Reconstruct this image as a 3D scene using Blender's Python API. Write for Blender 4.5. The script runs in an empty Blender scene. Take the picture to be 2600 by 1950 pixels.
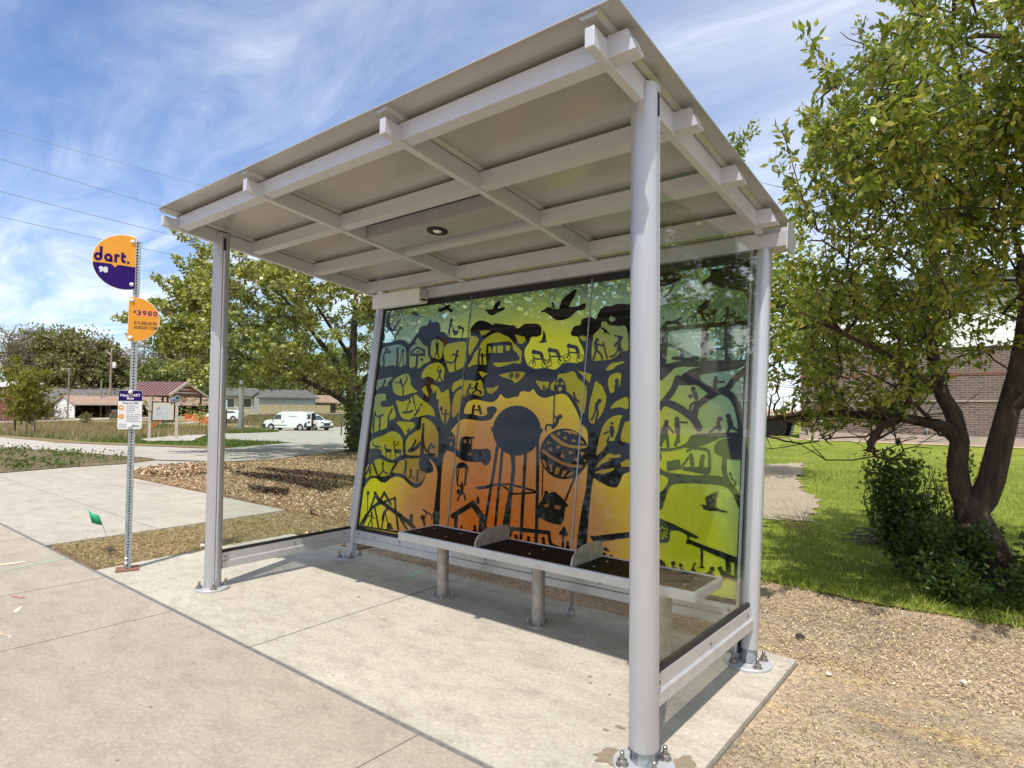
import bpy, bmesh, math, random
import numpy as np
from mathutils import Vector, Matrix
from mathutils.geometry import tessellate_polygon, delaunay_2d_cdt
R = math.radians
scene = bpy.context.scene
COL = scene.collection
rnd = random.Random(7)

# ------------------------------------------------------------------ terrain height
CAMX, CAMY, CAMZ = 4.7593, -2.2737, 1.42
def sstep(a, b, x):
    t = np.clip((x - a) / (b - a), 0, 1); return t * t * (3 - 2 * t)
def terr(x, y):
    x = np.asarray(x, float); y = np.asarray(y, float)
    d = np.hypot(x - 1, y)
    prof = np.interp(d, [0, 12, 30, 62, 80, 400, 3000], [0, 0, -.38, -1.38, -1.5, -1.3, -1.3])
    az = np.degrees(np.arctan2(x - CAMX, y - CAMY))
    rise = sstep(-66.5, -61.5, az) * (1 - sstep(-44, -40, az)) * np.interp(d, [77, 93, 100, 260], [0, 1.35, 1.5, 1.5])
    return prof * (1 - sstep(-48, -28, az)) + rise
def tz(x, y): return float(terr(x, y))

# ------------------------------------------------------------------ materials
def new_mat(name):
    m = bpy.data.materials.new(name); m.use_nodes = True
    nt = m.node_tree; nt.nodes.clear()
    out = nt.nodes.new('ShaderNodeOutputMaterial')
    return m, nt, out
def nd(nt, t, **kw):
    n = nt.nodes.new('ShaderNode' + t)
    for k, v in kw.items():
        if k in n.inputs: n.inputs[k].default_value = v
        else: setattr(n, k, v)
    return n
def rgba(c): return (c[0], c[1], c[2], 1)
def ramp(nt, fac, stops, interp='LINEAR'):
    r = nd(nt, 'ValToRGB'); r.color_ramp.interpolation = interp
    el = r.color_ramp.elements
    while len(el) < len(stops): el.new(0.5)
    for e, (p, c) in zip(el, stops): e.position = p; e.color = rgba(c)
    nt.links.new(fac, r.inputs['Fac']); return r.outputs['Color']
def noise(nt, coord, scale, detail=4, rough=.55, sx=1, sy=1, sz=1):
    v = coord
    if (sx, sy, sz) != (1, 1, 1):
        mp = nd(nt, 'Mapping'); mp.inputs['Scale'].default_value = (sx, sy, sz)
        nt.links.new(coord, mp.inputs['Vector']); v = mp.outputs['Vector']
    n = nd(nt, 'TexNoise'); n.inputs['Scale'].default_value = scale
    n.inputs['Detail'].default_value = detail; n.inputs['Roughness'].default_value = rough
    nt.links.new(v, n.inputs['Vector']); return n.outputs['Fac']
def mixc(nt, fac, a, b, mode='MIX'):
    m = nd(nt, 'Mix'); m.data_type = 'RGBA'; m.blend_type = mode
    for s, v in ((m.inputs[0], fac), (m.inputs[6], a), (m.inputs[7], b)):
        if hasattr(v, 'links'): nt.links.new(v, s)
        elif isinstance(v, (int, float)): s.default_value = v
        else: s.default_value = rgba(v)
    return m.outputs[2]
def math_n(nt, op, a, b=0.0, c=0.0, clamp=False):
    m = nd(nt, 'Math'); m.operation = op; m.use_clamp = clamp
    for s, v in zip(m.inputs, (a, b, c)):
        if hasattr(v, 'links'): nt.links.new(v, s)
        else: s.default_value = v
    return m.outputs[0]
def objco(nt): return nd(nt, 'TexCoord').outputs['Object']
def bump(nt, h, strength=.3, dist=.01):
    b = nd(nt, 'Bump'); b.inputs['Strength'].default_value = strength; b.inputs['Distance'].default_value = dist
    nt.links.new(h, b.inputs['Height']); return b.outputs['Normal']
def principled(nt, out, color=None, rough=.6, metal=0, normal=None, spec=.5, coat=0):
    p = nd(nt, 'BsdfPrincipled'); p.inputs['Roughness'].default_value = rough if not hasattr(rough, 'links') else .5
    if hasattr(rough, 'links'): nt.links.new(rough, p.inputs['Roughness'])
    p.inputs['Metallic'].default_value = metal; p.inputs['Specular IOR Level'].default_value = spec
    p.inputs['Coat Weight'].default_value = coat
    if color is not None:
        if hasattr(color, 'links'): nt.links.new(color, p.inputs['Base Color'])
        else: p.inputs['Base Color'].default_value = rgba(color)
    if normal is not None: nt.links.new(normal, p.inputs['Normal'])
    if out: nt.links.new(p.outputs['BSDF'], out.inputs['Surface'])
    return p
def basic(name, c1, c2=None, scale=6, rough=.6, metal=0, bmp=0, bscale=40, spec=.5, coat=0, sc=(1, 1, 1)):
    m, nt, out = new_mat(name); co = objco(nt)
    c2 = c2 or tuple(v * .82 for v in c1)
    col = ramp(nt, noise(nt, co, scale, 5, .6, *sc), [(.35, c2), (.65, c1)])
    nrm = bump(nt, noise(nt, co, bscale, 3), bmp, .01) if bmp else None
    principled(nt, out, col, rough, metal, nrm, spec, coat); return m

def concrete(name, base, stain=(.22, .18, .14), s=1.0):
    m, nt, out = new_mat(name); co = objco(nt)
    big = noise(nt, co, .7 * s, 8, .70, 1, 1.7, 1)
    mid = noise(nt, co, 5.5 * s, 11, .80, .8, 1.3, 1)
    swp = noise(nt, co, 9 * s, 10, .80, .35, 1.4, 1)
    fine = noise(nt, co, 150, 4, .75); grit = noise(nt, co, 420, 2, .6)
    br = lambda k: tuple(min(1, v * k) for v in base)
    c = ramp(nt, big, [(.30, br(.80)), (.46, br(.96)), (.56, base), (.70, br(1.14))])
    c = mixc(nt, ramp(nt, mid, [(.47, (0, 0, 0)), (.70, (.72, .72, .72))]), c, stain)
    c = mixc(nt, ramp(nt, noise(nt, co, 1.9 * s, 9, .74, .8, 1.7, 1), [(.50, (0, 0, 0)), (.70, (.42, .42, .42))]), c, stain)
    c = mixc(nt, ramp(nt, swp, [(.52, (0, 0, 0)), (.74, (.45, .45, .45))]), c, br(1.28))
    c = mixc(nt, ramp(nt, swp, [(.28, (.35, .35, .35)), (.46, (0, 0, 0))]), c, br(.66))
    c = mixc(nt, ramp(nt, fine, [(.32, (.5, .5, .5)), (.55, (0, 0, 0))]), c, br(.52))
    c = mixc(nt, ramp(nt, fine, [(.60, (0, 0, 0)), (.80, (.5, .5, .5))]), c, br(1.35))
    c = mixc(nt, ramp(nt, grit, [(.30, (.5, .5, .5)), (.5, (0, 0, 0))]), c, br(.6))
    g45 = noise(nt, co, 46, 6, .75)
    c = mixc(nt, ramp(nt, g45, [(.34, (.62, .62, .62)), (.50, (0, 0, 0))]), c, br(.60))
    c = mixc(nt, ramp(nt, g45, [(.54, (0, 0, 0)), (.70, (.6, .6, .6))]), c, br(1.38))
    for sc_, th, col in ((5.5, .055, (.10, .075, .055)), (1.9, .035, (.09, .07, .055)), (14, .05, (.20, .16, .12)), (11, .03, (.62, .58, .50))):
        vor = nd(nt, 'TexVoronoi'); vor.inputs['Scale'].default_value = sc_; nt.links.new(co, vor.inputs['Vector'])
        wob = math_n(nt, 'ADD', vor.outputs['Distance'], math_n(nt, 'MULTIPLY', math_n(nt, 'SUBTRACT', fine, .5), .08))
        pick = nd(nt, 'SeparateColor'); nt.links.new(vor.outputs['Color'], pick.inputs[0])
        spots = math_n(nt, 'MULTIPLY', math_n(nt, 'LESS_THAN', wob, th), math_n(nt, 'GREATER_THAN', pick.outputs[0], .60))
        c = mixc(nt, math_n(nt, 'MULTIPLY', spots, .7), c, col)
    principled(nt, out, c, .9, 0, bump(nt, math_n(nt, 'ADD', fine, mid), .4, .006), .25); return m

def soil(name, cols, scale=2.2, fine=60):
    m, nt, out = new_mat(name); co = objco(nt)
    a = noise(nt, co, scale * .35, 6, .65); b = noise(nt, co, scale * 3.2, 8, .75); f = noise(nt, co, fine, 5, .7)
    fac = math_n(nt, 'ADD', math_n(nt, 'MULTIPLY', a, .5), math_n(nt, 'MULTIPLY', b, .5))
    n = len(cols)
    c = ramp(nt, fac, [(.32 + .36 * i / (n - 1), cols[i]) for i in range(n)])
    c = mixc(nt, ramp(nt, f, [(.35, (.75, .75, .75)), (.58, (0, 0, 0))]), c, tuple(v * .35 for v in cols[0]))
    c = mixc(nt, ramp(nt, f, [(.6, (0, 0, 0)), (.78, (.6, .6, .6))]), c, tuple(min(1, v * 1.35) for v in cols[-1]))
    principled(nt, out, c, .95, 0, bump(nt, math_n(nt, 'ADD', f, math_n(nt, 'MULTIPLY', b, 1.5)), .9, .03), .15); return m

def island(name, stops, rough=.6, trans=0.0, spec=.3, tint=None):
    """colour differs from piece to piece (leaf, chip, blade)"""
    m, nt, out = new_mat(name)
    g = nd(nt, 'NewGeometry'); c = ramp(nt, g.outputs['Random Per Island'], stops)
    p = principled(nt, None, c, rough, 0, None, spec)
    if trans:
        t = nd(nt, 'BsdfTranslucent'); tc = mixc(nt, .6, c, tint or (.30, .36, .03)); nt.links.new(tc, t.inputs['Color'])
        mx = nd(nt, 'MixShader'); mx.inputs[0].default_value = trans
        nt.links.new(p.outputs[0], mx.inputs[1]); nt.links.new(t.outputs[0], mx.inputs[2]); nt.links.new(mx.outputs[0], out.inputs['Surface'])
    else: nt.links.new(p.outputs[0], out.inputs['Surface'])
    return m

M = {}
M['silver'] = basic('silver_paint', (.45, .455, .475), (.415, .42, .44), 5, .38, .45, .02, 400, .5, 0, (2, 2, .25))
M['silver_skylit'] = basic('silver_skylit_paint', (.55, .56, .59), (.525, .535, .56), 5, .40, .25, .02, 400)  # post silver lightened for the roof beams; sky light put into the colour
M['silver_rail'] = basic('anodised_rail', (.56, .565, .58), (.50, .505, .52), 12, .38, .5, 0)
M['roof'] = basic('roof_sheet_paint', (.42, .412, .395), (.395, .387, .37), 1.5, .20, .25, .02, 60)
M['plate'] = basic('plate_paint', (.44, .45, .47), (.38, .39, .41), 14, .5, .2, .05, 80)
M['galv'] = basic('galvanised', (.42, .45, .46), (.28, .31, .32), 40, .45, .6, .05, 120)
M['steel'] = basic('bolt_steel', (.35, .34, .32), (.22, .2, .18), 60, .4, .8)
M['legsteel'] = basic('bench_leg_steel', (.42, .40, .37), (.30, .27, .24), 20, .5, .45)
M['black'] = basic('black_rubber', (.012, .012, .013), (.008, .008, .008), 20, .6)
M['seat'] = basic('dark_seat_board', (.006, .0055, .0055), (.004, .0035, .0035), 8, .6, 0, .03, 90, .15)
M['white'] = basic('white_paint', (.78, .78, .77), (.70, .70, .69), 8, .5)
M['offwhite'] = basic('off_white_housing', (.66, .65, .62), (.60, .59, .56), 6, .4)
M['rust'] = basic('rusty_plate', (.27, .12, .07), (.16, .075, .05), 30, .85, 0, .3, 90)
M['lens'] = basic('lamp_lens', (.7, .7, .7), (.5, .5, .5), 20, .2)
M['mat_dark'] = basic('dark_void', (.006, .006, .007), (.004, .004, .004), 5, .9)
M['sign_orange'] = basic('sign_orange', (.74, .33, .035), (.66, .28, .03), 60, .5, 0, 0, 1, .2)
M['sign_purple'] = basic('sign_purple', (.026, .006, .12), (.02, .005, .10), 10, .45, 0, 0, 1, .12)
M['ink'] = basic('sign_ink', (.018, .012, .03), (.014, .01, .025), 10, .5)
M['sign_white'] = basic('sign_white', (.72, .72, .74), (.68, .68, .70), 10, .5)
M['sign_grey'] = basic('sign_grey_print', (.25, .24, .30), (.3, .29, .35), 10, .6)
M['red_ink'] = basic('sign_red', (.80, .24, .09), (.76, .22, .08), 10, .5)
M['green_flag'] = basic('flag_green', (.0, .30, .13), (.0, .25, .11), 10, .5)
M['conc_walk'] = concrete('walk_concrete', (.39, .345, .275))
M['conc_pad'] = concrete('pad_concrete', (.485, .445, .365))
M['conc_path'] = concrete('path_concrete', (.43, .395, .325), s=.8)
M['conc_far'] = concrete('trail_concrete', (.44, .405, .345), s=.5)
M['joint'] = basic('joint_filler', (.17, .165, .155), (.10, .10, .095), 30, .9, 0, .3, 60)
def dirt_mat():
    m, nt, out = new_mat('bare_dirt'); co = objco(nt)
    a = noise(nt, co, .9, 6, .65, .7, 1.6, 1); b = noise(nt, co, 6, 9, .78); f = noise(nt, co, 48, 6, .75, 1, 1.6, 1)
    c = ramp(nt, a, [(.34, (.30, .24, .18)), (.46, (.47, .365, .25)), (.56, (.57, .45, .31)), (.68, (.66, .46, .22))])
    c = mixc(nt, ramp(nt, noise(nt, co, 1.6, 7, .7, .5, 1.8, 1), [(.55, (0, 0, 0)), (.68, (.8, .8, .8))]), c, (.62, .43, .17))
    c = mixc(nt, ramp(nt, noise(nt, co, 1.1, 7, .7, .6, 1.5, 1), [(.26, (.8, .8, .8)), (.42, (0, 0, 0))]), c, (.55, .47, .37))
    c = mixc(nt, ramp(nt, b, [(.30, (.7, .7, .7)), (.48, (0, 0, 0))]), c, (.19, .14, .10))
    g25 = noise(nt, co, 30, 6, .8)
    c = mixc(nt, ramp(nt, g25, [(.34, (.8, .8, .8)), (.48, (0, 0, 0))]), c, (.17, .125, .085))
    c = mixc(nt, ramp(nt, g25, [(.54, (0, 0, 0)), (.70, (.75, .75, .75))]), c, (.74, .60, .43))
    c = mixc(nt, ramp(nt, f, [(.36, (.85, .85, .85)), (.52, (0, 0, 0))]), c, (.13, .095, .065))
    c = mixc(nt, ramp(nt, f, [(.56, (0, 0, 0)), (.72, (.8, .8, .8))]), c, (.66, .54, .38))
    principled(nt, out, c, .95, 0, bump(nt, math_n(nt, 'ADD', f, math_n(nt, 'MULTIPLY', b, 1.2)), .8, .02), .15); return m
M['dirt'] = dirt_mat()
M['strip'] = soil('dead_turf', [(.16, .105, .06), (.26, .175, .09), (.36, .255, .13), (.43, .31, .16)], 4, 90)
M['mulch'] = soil('mulch_ground', [(.17, .105, .055), (.28, .18, .095), (.38, .255, .135), (.46, .32, .17)], 4, 45)
M['lawn'] = soil('lawn_turf', [(.11, .15, .02), (.21, .26, .035), (.31, .36, .05), (.40, .43, .08)], 1.6, 70)
M['patch'] = soil('dry_patch', [(.38, .31, .22), (.50, .42, .30), (.60, .51, .37)], 4, 60)
M['field'] = soil('rough_field', [(.13, .125, .045), (.26, .19, .095), (.38, .265, .135), (.45, .31, .17)], .25, 7)
M['verge'] = soil('verge_grass', [(.045, .09, .016), (.075, .125, .022), (.13, .15, .035)], .8, 12)
M['weedground'] = soil('weedy_dirt', [(.13, .10, .055), (.21, .16, .095), (.29, .215, .13)], 2.2, 25)
M['bark'] = basic('bark', (.085, .062, .045), (.035, .026, .02), 14, .95, 0, .9, 30, .2, 0, (1, 1, .25))
M['bark_grey'] = basic('grey_bark', (.17, .145, .12), (.08, .065, .055), 14, .95, 0, .5, 25, .2, 0, (1, 1, .3))
M['wood'] = basic('weathered_pole', (.30, .25, .20), (.19, .155, .125), 3, .9, 0, .3, 20, .2, 0, (3, 3, .2))
M['leaf_r'] = island('crab_leaf', [(0, (.05, .085, .012)), (.28, (.13, .19, .022)), (.6, (.25, .30, .036)), (.88, (.42, .40, .07)), (1, (.50, .36, .11))], .36, .46, .5)
M['leaf_l'] = island('maple_leaf', [(0, (.07, .10, .018)), (.3, (.18, .215, .035)), (.65, (.36, .36, .07)), (.88, (.56, .52, .17)), (1, (.74, .70, .40))], .38, .40, .5)  # wide range; its pale end puts gloss highlights into the leaf colour
M['leaf_s'] = island('shrub_leaf', [(0, (.022, .045, .010)), (.6, (.045, .085, .016)), (1, (.09, .135, .028))], .45, .3)
M['leaf_far'] = island('far_leaf', [(0, (.085, .082, .034)), (.5, (.155, .15, .058)), (1, (.24, .225, .10))], .6, .25)
M['leaf_fargreen'] = island('far_green_leaf', [(0, (.085, .11, .034)), (.5, (.15, .185, .055)), (1, (.24, .27, .10))], .6, .3)
M['leaf_grey'] = island('bud_grey', [(0, (.15, .125, .095)), (.6, (.22, .185, .145)), (1, (.27, .24, .17))], .7, .2)
M['leaf_gold'] = island('gold_leaf', [(0, (.10, .10, .015)), (.6, (.17, .155, .02)), (1, (.24, .20, .035))], .6, .35)
M['blade'] = island('grass_blade', [(0, (.08, .14, .014)), (.45, (.22, .29, .035)), (.8, (.36, .42, .07)), (1, (.50, .46, .17))], .55, .35, .3)
M['blade_far'] = island('far_grass_blade', [(0, (.045, .085, .014)), (.5, (.10, .15, .025)), (1, (.20, .22, .06))], .6, .3, .2)
M['weedleaf'] = island('weed_leaf', [(0, (.05, .085, .02)), (.6, (.09, .13, .035)), (1, (.16, .18, .07))], .6, .25)
M['dryblade'] = island('dry_blade', [(0, (.18, .14, .07)), (.5, (.30, .22, .12)), (.82, (.22, .19, .08)), (.9, (.12, .15, .04)), (1, (.38, .30, .18))], .8, .2)
M['chip'] = island('wood_chip', [(0, (.13, .075, .04)), (.3, (.30, .185, .10)), (.65, (.47, .325, .185)), (.92, (.64, .50, .31)), (1, (.78, .70, .56))], .9)
M['bit'] = island('ground_bit', [(0, (.13, .09, .055)), (.3, (.34, .24, .14)), (.6, (.50, .36, .21)), (.88, (.62, .47, .27)), (.97, (.74, .67, .54)), (1, (.18, .035, .025))], .9)
M['straw'] = island('straw', [(0, (.20, .15, .07)), (.5, (.38, .28, .13)), (1, (.50, .39, .20))], .9)
M['brownroof'] = basic('brown_shingle', (.33, .22, .165), (.24, .155, .115), 1.4, .9, 0, .2, 8)
M['greyroof'] = basic('grey_shingle', (.135, .125, .12), (.095, .088, .085), 1.2, .9, 0, .2, 8)
M['redroof'] = basic('red_metal_roof', (.21, .105, .10), (.18, .09, .085), 1, .45)
M['redbrick'] = basic('red_brick_wall', (.20, .085, .06), (.13, .055, .04), 4, .9)
M['beige'] = basic('beige_siding', (.55, .49, .37), (.48, .42, .32), 2, .8)
M['greysiding'] = basic('grey_siding', (.36, .39, .41), (.32, .345, .36), 2, .8)
M['tan'] = basic('tan_post', (.47, .42, .35), (.38, .34, .28), 5, .7)
M['darkbrown'] = basic('dark_brown_frame', (.045, .022, .02), (.03, .016, .015), 5, .6)
M['paper'] = basic('map_paper', (.56, .50, .42), (.52, .46, .38), 3, .5)
M['mapblue'] = basic('map_area', (.50, .54, .53), (.42, .47, .47), 9, .5)
M['blue'] = basic('blue_sign', (.04, .10, .38), (.03, .08, .3), 3, .5)
M['discgrey'] = basic('grey_disc', (.13, .13, .135), (.05, .05, .055), 9, .5)
M['fence'] = basic('fence_board', (.44, .37, .22), (.33, .28, .16), 1.6, .85, 0, .1, 10, .3, 0, (6, 6, .3))
M['net'] = basic('orange_net', (.80, .13, .035), (.62, .09, .02), 7, .7)
M['lath'] = basic('pale_lath', (.62, .42, .20), (.5, .33, .15), 5, .8)
M['carwhite'] = basic('white_car_paint', (.80, .81, .82), (.77, .78, .79), 2, .25, 0, 0, 1, .5, .6)
M['carblack'] = basic('dark_car_paint', (.02, .02, .025), (.015, .015, .02), 2, .2, 0, 0, 1, .5, .6)
M['plastic'] = basic('dark_trim', (.028, .028, .03), (.02, .02, .022), 8, .6)
M['carglass'] = basic('car_glass', (.05, .07, .07), (.03, .04, .04), 2, .06, 0, 0, 1, .7)
M['hub'] = basic('hub_cap', (.55, .55, .56), (.45, .45, .46), 20, .35, .5)
M['tail'] = basic('tail_lamp', (.5, .02, .03), (.4, .015, .02), 10, .3)
M['greenpaint'] = basic('green_spray', (.30, .62, .30), (.38, .52, .34), 25, .9)
M['redpaint'] = basic('red_spray', (.34, .10, .09), (.38, .25, .21), 25, .9)
M['orangepaint'] = basic('orange_spray', (.70, .40, .24), (.55, .42, .32), 25, .9)
M['yellowpaint'] = basic('yellow_spray', (.72, .56, .36), (.58, .48, .36), 25, .9)
M['wet'] = basic('oil_stain', (.26, .205, .145), (.20, .155, .105), 25, .7)
M['pebble'] = basic('pale_stone', (.60, .57, .52), (.42, .39, .35), 30, .9)
M['stick'] = basic('dark_stick', (.05, .04, .035), (.03, .025, .02), 30, .9)
M['wire'] = basic('cable', (.20, .21, .23), (.17, .18, .20), 3, .6)
M['asphalt'] = basic('asphalt', (.06, .06, .06), (.045, .045, .045), 3, .9, 0, .3, 40)
M['fascia'] = None

def brick_mat():
    m, nt, out = new_mat('building_brick'); co = objco(nt)
    mp = nd(nt, 'Mapping'); mp.inputs['Rotation'].default_value = (R(90), 0, 0); nt.links.new(co, mp.inputs['Vector'])
    b = nd(nt, 'TexBrick'); nt.links.new(mp.outputs[0], b.inputs['Vector'])
    b.inputs['Color1'].default_value = rgba((.15, .098, .08)); b.inputs['Color2'].default_value = rgba((.065, .05, .045))
    b.inputs['Mortar'].default_value = rgba((.24, .20, .17)); b.inputs['Scale'].default_value = 1
    b.inputs['Brick Width'].default_value = .30; b.inputs['Row Height'].default_value = .10; b.inputs['Mortar Size'].default_value = .014
    c = mixc(nt, ramp(nt, noise(nt, co, 2.5, 4), [(.4, (0, 0, 0)), (.7, (.5, .5, .5))]), b.outputs['Color'], (.165, .118, .098))
    principled(nt, out, c, .9); return m
def lined(name, c, dark, pitch, axis=2, rough=.6, metal=0):
    m, nt, out = new_mat(name); co = objco(nt)
    s = nd(nt, 'SeparateXYZ'); nt.links.new(co, s.inputs[0])
    f = math_n(nt, 'FRACT', math_n(nt, 'DIVIDE', s.outputs[axis], pitch))
    col = mixc(nt, math_n(nt, 'LESS_THAN', f, .1), ramp(nt, noise(nt, co, 1.5, 4), [(.3, tuple(v * .92 for v in c)), (.7, c)]), dark)
    principled(nt, out, col, rough, metal); return m
M['brick'] = brick_mat()
M['siding'] = lined('white_lap_siding', (.80, .80, .80), (.45, .45, .46), .18)
M['fascia'] = lined('dark_grey_fascia', (.13, .14, .14), (.07, .075, .075), .22, 2, .5, .2)
M['stone'] = basic('stone_base', (.40, .33, .28), (.32, .26, .22), 3, .9)
M['lip'] = basic('gravel_edge', (.50, .40, .27), (.40, .31, .20), 6, .95)

def schlick(nt, f0=.045):
    lw = nd(nt, 'LayerWeight'); lw.inputs['Blend'].default_value = .5
    return math_n(nt, 'ADD', math_n(nt, 'MULTIPLY', math_n(nt, 'POWER', lw.outputs['Facing'], 5.0), .9), f0)
def glass_mat():
    m, nt, out = new_mat('clear_glass')
    tr = nd(nt, 'BsdfTransparent'); tr.inputs['Color'].default_value = (.91, .945, .92, 1)
    gl = nd(nt, 'BsdfGlossy'); gl.inputs['Roughness'].default_value = .02; gl.inputs['Color'].default_value = (1, 1, 1, 1)
    mx = nd(nt, 'MixShader'); nt.links.new(schlick(nt, .030), mx.inputs[0])
    nt.links.new(tr.outputs[0], mx.inputs[1]); nt.links.new(gl.outputs[0], mx.inputs[2]); nt.links.new(mx.outputs[0], out.inputs['Surface']); return m
M['glass'] = glass_mat()

def mural_mat(name, dark=False, seethrough=True):
    """printed film behind glass: sunset colours spreading from a low centre, clear at the top; own gloss coat"""
    m, nt, out = new_mat(name); co = objco(nt)
    s = nd(nt, 'SeparateXYZ'); nt.links.new(co, s.inputs[0])
    if dark:
        c = ramp(nt, noise(nt, co, 12, 3), [(.3, (.007, .007, .008)), (.7, (.010, .010, .011))])
        p = principled(nt, out, c, .03, 0, None, .40)
        return m
    du = math_n(nt, 'SUBTRACT', s.outputs[0], 1.68)
    u = math_n(nt, 'MULTIPLY', du, math_n(nt, 'SUBTRACT', .46, math_n(nt, 'MULTIPLY', math_n(nt, 'MAXIMUM', du, 0.0), -.004)))
    t = math_n(nt, 'DIVIDE', math_n(nt, 'SUBTRACT', s.outputs[1], .32), 2.1)
    nz = math_n(nt, 'MULTIPLY', math_n(nt, 'SUBTRACT', noise(nt, co, 2.2, 5, .6), .5), .10)
    r = math_n(nt, 'ADD', math_n(nt, 'SQRT', math_n(nt, 'ADD', math_n(nt, 'MULTIPLY', u, u), math_n(nt, 'MULTIPLY', t, t))), nz)
    c = ramp(nt, r, [(0, (.92, .17, .012)), (.14, (.86, .20, .02)), (.26, (.76, .25, .06)), (.45, (.76, .36, .12)), (.56, (.96, .66, .07)), (.67, (1, .95, .025)), (.80, (.95, 1, .05)), (.90, (.66, .84, .30)), (.99, (.48, .78, .68))])
    c = mixc(nt, ramp(nt, noise(nt, co, 40, 3), [(.3, (.06, .06, .06)), (.7, (0, 0, 0))]), c, (.5, .4, .1))
    p = principled(nt, None, c, .03, 0, None, .5)
    tl = nd(nt, 'BsdfTranslucent'); nt.links.new(c, tl.inputs['Color'])
    mx = nd(nt, 'MixShader'); mx.inputs[0].default_value = .60
    nt.links.new(p.outputs[0], mx.inputs[1]); nt.links.new(tl.outputs[0], mx.inputs[2])
    last = mx.outputs[0]
    if seethrough:
        tr = nd(nt, 'BsdfTransparent'); tr.inputs['Color'].default_value = (.74, .90, .84, 1)
        gl = nd(nt, 'BsdfGlossy'); gl.inputs['Roughness'].default_value = .03
        g2 = nd(nt, 'MixShader'); nt.links.new(schlick(nt), g2.inputs[0]); nt.links.new(tr.outputs[0], g2.inputs[1]); nt.links.new(gl.outputs[0], g2.inputs[2])
        side = math_n(nt, 'MULTIPLY', math_n(nt, 'SUBTRACT', s.outputs[0], 2.75), .9, clamp=True)
        left = math_n(nt, 'MULTIPLY', math_n(nt, 'SUBTRACT', .9, s.outputs[0]), .55, clamp=True)
        lim = math_n(nt, 'SUBTRACT', math_n(nt, 'SUBTRACT', 1.98, math_n(nt, 'MULTIPLY', side, .8)), math_n(nt, 'MULTIPLY', left, .5))
        f = math_n(nt, 'MULTIPLY', math_n(nt, 'SUBTRACT', s.outputs[1], lim), 2.8, clamp=True)
        f = math_n(nt, 'MULTIPLY', f, .78)
        m3 = nd(nt, 'MixShader'); nt.links.new(f, m3.inputs[0]); nt.links.new(last, m3.inputs[1]); nt.links.new(g2.outputs[0], m3.inputs[2]); last = m3.outputs[0]
    nt.links.new(last, out.inputs['Surface']); return m
M['mural'] = mural_mat('mural_print'); M['mural_cut'] = mural_mat('mural_print_light', False, False); M['mural_dark'] = mural_mat('mural_silhouette', True)

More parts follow.
